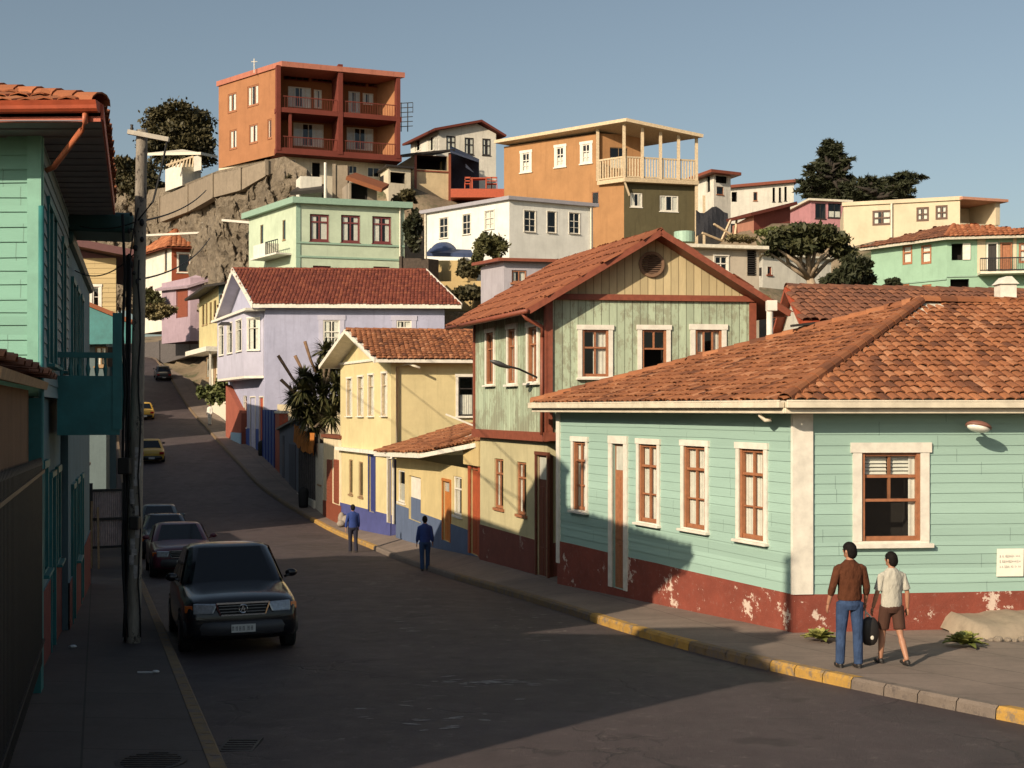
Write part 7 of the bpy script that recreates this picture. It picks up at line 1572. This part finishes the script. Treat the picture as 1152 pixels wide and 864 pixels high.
# cypress on the right crest
def layered(px0, pyb, pyt, D, prof, nb, lab, seed, n):
    r2 = random.Random(seed); cl = []
    for b_ in range(nb):
        v_ = (b_ + .5) / nb; y_ = pyb + (pyt - pyb) * v_; wl, wr = lerp_tab([(a, b) for a, b, c in prof], v_), lerp_tab([(a, c) for a, b, c in prof], v_); side = 1 if b_ % 2 else -1
        ln = (wr if side > 0 else wl) * r2.uniform(.6, 1.1); dd = r2.uniform(-1, 1)
        for k in range(6):
            q = (k + .4) / 6; cl.append((P(px0 + side * ln * q, y_ + 3 - ln * .30 * q * q + r2.uniform(-1, 1), D + dd * ln * q * .06), (ln * .17 / F * D + .15, .5, (3.6 - 1.9 * q) / F * D * r2.uniform(.7, 1.2))))
    return tree('cypress_tree', lab, P(px0, 236, D), cl, n, .19, lf_dark, .42, bm=plain('dark_bark', (.035, .028, .022), .95), joint=P(px0, (pyb + pyt) / 2 + 8, D), flat=.65, elong=4.6, seed=seed)
layered(935, 226, 158, 122, [(0, 40, 34), (.3, 34, 32), (.55, 26, 18), (.72, 14, 26), (.85, 16, 12), (1, 6, 10)], 21, 'tall dark layered cypress on the right crest, tallest tree against the sky', 3, 13000)
layered(984, 228, 199, 120, [(0, 30, 50), (.5, 30, 56), (.8, 22, 46), (1, 12, 24)], 15, 'lower spreading cypress right of the tall one above the cream house', 5, 10000)
# big trees left behind pole
D = 168; cl = []
for (px, py, rx, ry) in ((200, 128, 22, 12), (180, 140, 18, 14), (222, 140, 18, 14), (200, 150, 26, 16), (215, 165, 22, 14), (185, 165, 22, 14), (170, 155, 12, 12), (230, 155, 12, 14), (205, 180, 26, 14), (232, 172, 10, 12)):
    cl.append((P(px, py, D + rv.uniform(-3, 3)), (rx / F * D, rx / F * D * .8, ry / F * D)))
tree('broad_tree', 'big rounded dark tree on the hilltop left of the apartments', P(204, 215, D), cl, 18000, .34, lf_brown, .7, joint=P(204, 180, D), seed=5)
cl = []; D = 164
for (px, py, rx, ry) in ((140, 185, 14, 9), (128, 195, 14, 10), (150, 200, 16, 12), (135, 215, 18, 12), (165, 195, 12, 12), (160, 215, 16, 12), (118, 210, 14, 12), (148, 230, 18, 10), (172, 210, 12, 10), (128, 232, 14, 10)):
    cl.append((P(px, py, D + rv.uniform(-3, 3)), (rx / F * D, rx / F * D * .8, ry / F * D)))
tree('broad_tree', 'lower spreading dark tree between the corner house roof and the pole', P(145, 250, D), cl, 15000, .34, lf_brown, .6, joint=P(145, 225, D), seed=6)
# spreading tree right centre
D = 57; cl = []
for (px, py, rx, ry) in ((880, 268, 14, 8), (868, 275, 11, 8), (895, 262, 12, 7), (910, 258, 13, 7), (925, 262, 13, 8), (940, 270, 12, 8), (900, 276, 14, 8), (920, 274, 14, 8), (944, 280, 12, 7), (876, 280, 12, 6), (952, 286, 10, 6), (862, 282, 7, 4), (888, 284, 8, 5)):
    cl.append((P(px, py, D + rv.uniform(-1, 1)), (rx / F * D, rx / F * D, ry / F * D)))
tree('spreading_tree', 'spreading olive green tree with pale forked trunk above the mint house roof', P(911, 350, D), cl, 13000, .15, leaf_mat('deep_olive_leaf', (.02, .027, .011), (.07, .068, .027)), .24, bm=barkpale, joint=P(911, 312, D), seed=8, elong=2.2)
cl = []
for (px, py, rx, ry) in ((960, 298, 12, 9), (972, 300, 8, 10), (950, 308, 14, 9), (968, 314, 14, 7), (940, 318, 14, 7), (958, 322, 16, 7)):
    cl.append((P(px, py, 55 + rv.uniform(-1, 1)), (rx / F * 55, rx / F * 55, ry / F * 55)))
tree('dark_bush', 'dense dark green bush at the lower right of the spreading tree', P(958, 336, 55), cl, 8000, .15, lf_dark, .1, seed=9, elong=2.6, cat='bush')
# yucca tree by the yellow house
D = 60.5; t = thing('yucca_tree', 'spiky yucca tree with dry bare stems left of the yellow house', 'tree', P(362, 575, D)); mb = MB(); b = P(364, 560, D); j = P(362, 470, D); mb.tube([b, b.lerp(j, .5) + Vector((.05, 0, 0)), j], [.2, .16, .14], 9); mb.build('trunk', bark, t, smooth=True)
heads = [(360, 420), (372, 408), (350, 432), (378, 432), (340, 440), (364, 445), (348, 455), (376, 455), (360, 465), (384, 420), (335, 460), (355, 480), (368, 425), (342, 425), (366, 395), (384, 445), (345, 470), (372, 470), (330, 448)]; mb = MB()
for i, (px, py) in enumerate(heads): q = P(px, py, D + rv.uniform(-.9, .9)); mb.tube([j + Vector((0, 0, -.3)), j.lerp(q, .5) + Vector((0, 0, -.1)), q], [.1, .08, .06], 7)
mb.build('limbs', bark, t, smooth=True); mb = MB()
for (px, py, qx, qy) in ((345, 445, 313, 400), (350, 430, 332, 400), (356, 420, 343, 384), (348, 452, 316, 427)): mb.tube([P(px, py, D), P((px + qx) / 2, (py + qy) / 2 + 3, D), P(qx, qy, D)], [.06, .07, .085], 7)
mb.build('dry_stem', plain('dry_stem', (.20, .12, .07), .95, var=.3), t, smooth=True); mb = MB()
for i, (px, py) in enumerate(heads):
    q = P(px, py, D + rv.uniform(-.9, .9))
    for k in range(190):
        d = Vector((rv.gauss(0, 1), rv.gauss(0, 1), rv.gauss(.25, .9))).normalized(); l = rv.uniform(.55, 1.05); s = d.cross(Vector((0, 0, 1))).normalized() * .055; dr = Vector((0, 0, -.18 * l)); m_ = q + d * l * .5
        tt = rv.random(); mb.face([q - s * .5, q + s * .5, m_ + s, m_ - s], tint=tt); mb.face([m_ - s, m_ + s, q + d * l + dr], tint=tt)
mb.build('crown', lf_olive, t)
def bush(label, px, py, D, rx, ry, n=1800, size=.1, lm=lf_olive, name='bush', seed=1, zoff=None, sub=12):
    r2 = random.Random(seed); cl = []
    for _ in range(sub): k_ = r2.uniform(.3, .6); cl.append((P(px + r2.uniform(-.62, .62) * rx, py + r2.uniform(-.6, .5) * ry, D + r2.uniform(-.5, .5)), (rx * k_ / F * D, rx * k_ / F * D, ry * k_ / F * D)))
    mb = MB(); leaves(mb, cl, n, size, rnd=r2); o = mb.build(name, lm); tag(rebase(o), label, 'bush'); return o
bush('round green bush beside the distant person in white', 245, 440, 98, 13, 14, 3000, .22, lf_mid, seed=2); bush('small dark green bush left of the person in white', 228, 442, 101, 6, 8, 1500, .2, lf_mid, seed=3)
bush('dark shrub against the white house wall', 553, 275, 90, 16, 18, 4200, .18, lf_olive, seed=4); bush('low dark shrub on the tan terrace wall', 528, 303, 88.5, 14, 10, 3200, .2, lf_brown, seed=5)
bush('low scrub above the red roofed lavender house', 522, 330, 86, 24, 9, 4200, .19, lf_brown, seed=6); bush('thin scrub between the terrace wall and the lilac shed', 538, 296, 88.5, 8, 12, 1800, .2, lf_olive, seed=7)
bush('dark hanging creeper between the pale green and white houses', 464, 262, 90, 12, 22, 5200, .2, lf_dark, seed=8); bush('dry scrub on the slope below the pink house', 178, 352, 124, 22, 12, 4000, .22, lf_dry, seed=9)
bush('olive scrub beside the brown door of the pink house', 168, 335, 132, 12, 12, 2600, .24, lf_olive, seed=10); bush('dry yellow grass tuft on the edge of the beige flat roof', 828, 268, 74, 16, 5, 1400, .12, lf_dry, seed=11)
bush('green shrub tuft against the brick red shed', 862, 262, 82, 12, 6, 1500, .14, lf_mid, seed=12); bush('dry scrub on the bank between the green gable and the tiled roof', 858, 345, 50, 10, 14, 2600, .1, lf_dry, seed=13)
bush('small dark cactus like shrub before the sea mint house', 1003, 320, 58, 12, 8, 1800, .1, lf_dark, seed=14); bush('dark shrub under the apartments beside the cliff', 330, 205, 116, 8, 8, 1500, .2, lf_brown, seed=15); bush('dark scrub between pale green house and open shed', 458, 222, 112, 14, 10, 2200, .22, lf_brown, seed=16)
# terrace walls on the bank
tanw = stucco('tan_terrace_wall', (.42, .31, .15), worn=(.3, .22, .12), wear=.4)
ret_wall('tan plaster terrace wall on the slope above the lavender roof', [(480, 94.5, 293, 318), (526, 90, 293, 318)], .8, tanw); ret_wall('lower tan terrace wall along the scrub beside the lilac shed', [(476, 92.5, 317, 350), (543, 87, 316, 350)], .6, tanw)
ret_wall('dark stone wall beside the pale green house', [(452, 92, 290, 320), (482, 90, 291, 320)], 1, plain('dark_stone', (.06, .045, .035), .95, var=.4))
mb = MB(); slab(mb, [P(480, 284, 93.5), P(532, 285, 90), P(530, 281, 92), P(484, 279, 96)], .3); [mb.grid([[P(483 + 32 * u / 12, 283 - (11 * math.sin(math.pi * u / 12) ** .6) * math.sin(math.pi * (v / 8) * .5 + .0) + .35 * math.sin(u * 1.1 + v), 93 + v * .3) for u in range(13)] for v in range(9)])]; tag(rebase(mb.build('tarpaulin', plain('blue_tarpaulin', (.04, .06, .13), .6, var=.3, scale=2, bs=.6, bscale=4), smooth=False)), 'blue tarpaulin heaped over goods before the white house', 'tarpaulin')
# clutter under the apartments
t, lp_, fs = simple_box('tin_shed', 'small shed with orange sloped roof below the apartments', 385, 112, 393, 109, 424, 110, 14, zy(205, 109), [M['concrete'], Room, M['room']], {1: [Hole(395, 207, 414, 224)]}); mb = MB(); slab(mb, [P(390, 198, 108), P(430, 212, 108), P(438, 207, 112), P(400, 194, 113)], .35); mb.build('roof', T_orange2, t)
ret_wall('upright concrete retaining pier below the apartments', [(376, 112, 186, 232), (391, 112, 186, 232)], 1.2, conc2, 'retaining_pier')
t, lp_, fs = simple_box('garage', 'pale garage with dark doorway below the crest house', 428, 124, 437, 121, 462, 122, 15, zy(188, 121), [stucco('cream_base_plaster', (.62, .55, .42)), Room, M['room']], {1: [Hole(439, 194, 456, 206)]}, roomd=3); flat_roof(t, lp_, zy(188, 121), .3, .2, M['darktrim'])
t, lp_, fs = simple_box('white_hut', 'little white hut under the left end of the apartments', 333, 114, 338, 112, 362, 112.5, 14, zy(198, 112), [wh, Room, M['room']]); mb = MB(); slab(mb, [P(326, 216, 110), P(368, 212, 110), P(364, 207, 114), P(336, 209, 114)], .3); mb.build('roof', M['darktrim'], t)
mb = MB(); mb.tube([P(366, 224, 108), P(366, 183, 108)], .12, 8); tag(rebase(mb.build('white_pole', M['white'])), 'thin white pole rising in front of the apartment base', 'pole')
# junk area right of veranda
mb = MB(); rows = []
for i in range(9): rows.append([P(783 + i * 4.5, 236 + 30 * v_ + 4 * math.sin(i + v_ * 3), 104 - 4 * v_) for v_ in (0, .25, .5, .75, 1)])
mb.grid(rows); tag(rebase(mb.build('shade_net', plain('dark_net', (.018, .018, .022), .9, var=.4), smooth=False)), 'dark shade net draped between the veranda house and the brick red shed', 'net')
for k, (a, b) in enumerate((((803, 252), (835, 272)), ((812, 270), (822, 248)), ((790, 262), (815, 272)), ((826, 272), (829, 245)))):
    mb = MB(); mb.bar(P(*a, 99), P(*b, 100), .15, .15); tag(rebase(mb.build('timber_beam', M['palewood'])), ('pale beam slanting down over the yard clutter', 'short upright stick among the yard clutter', 'grey plank lying low by the veranda posts', 'thin upright stake left of the brick red shed')[k], 'beam')

for a_ in PIPES: downpipe(a_[0], a_[1], a_[2], a_[3], a_[4], M['white_old'])
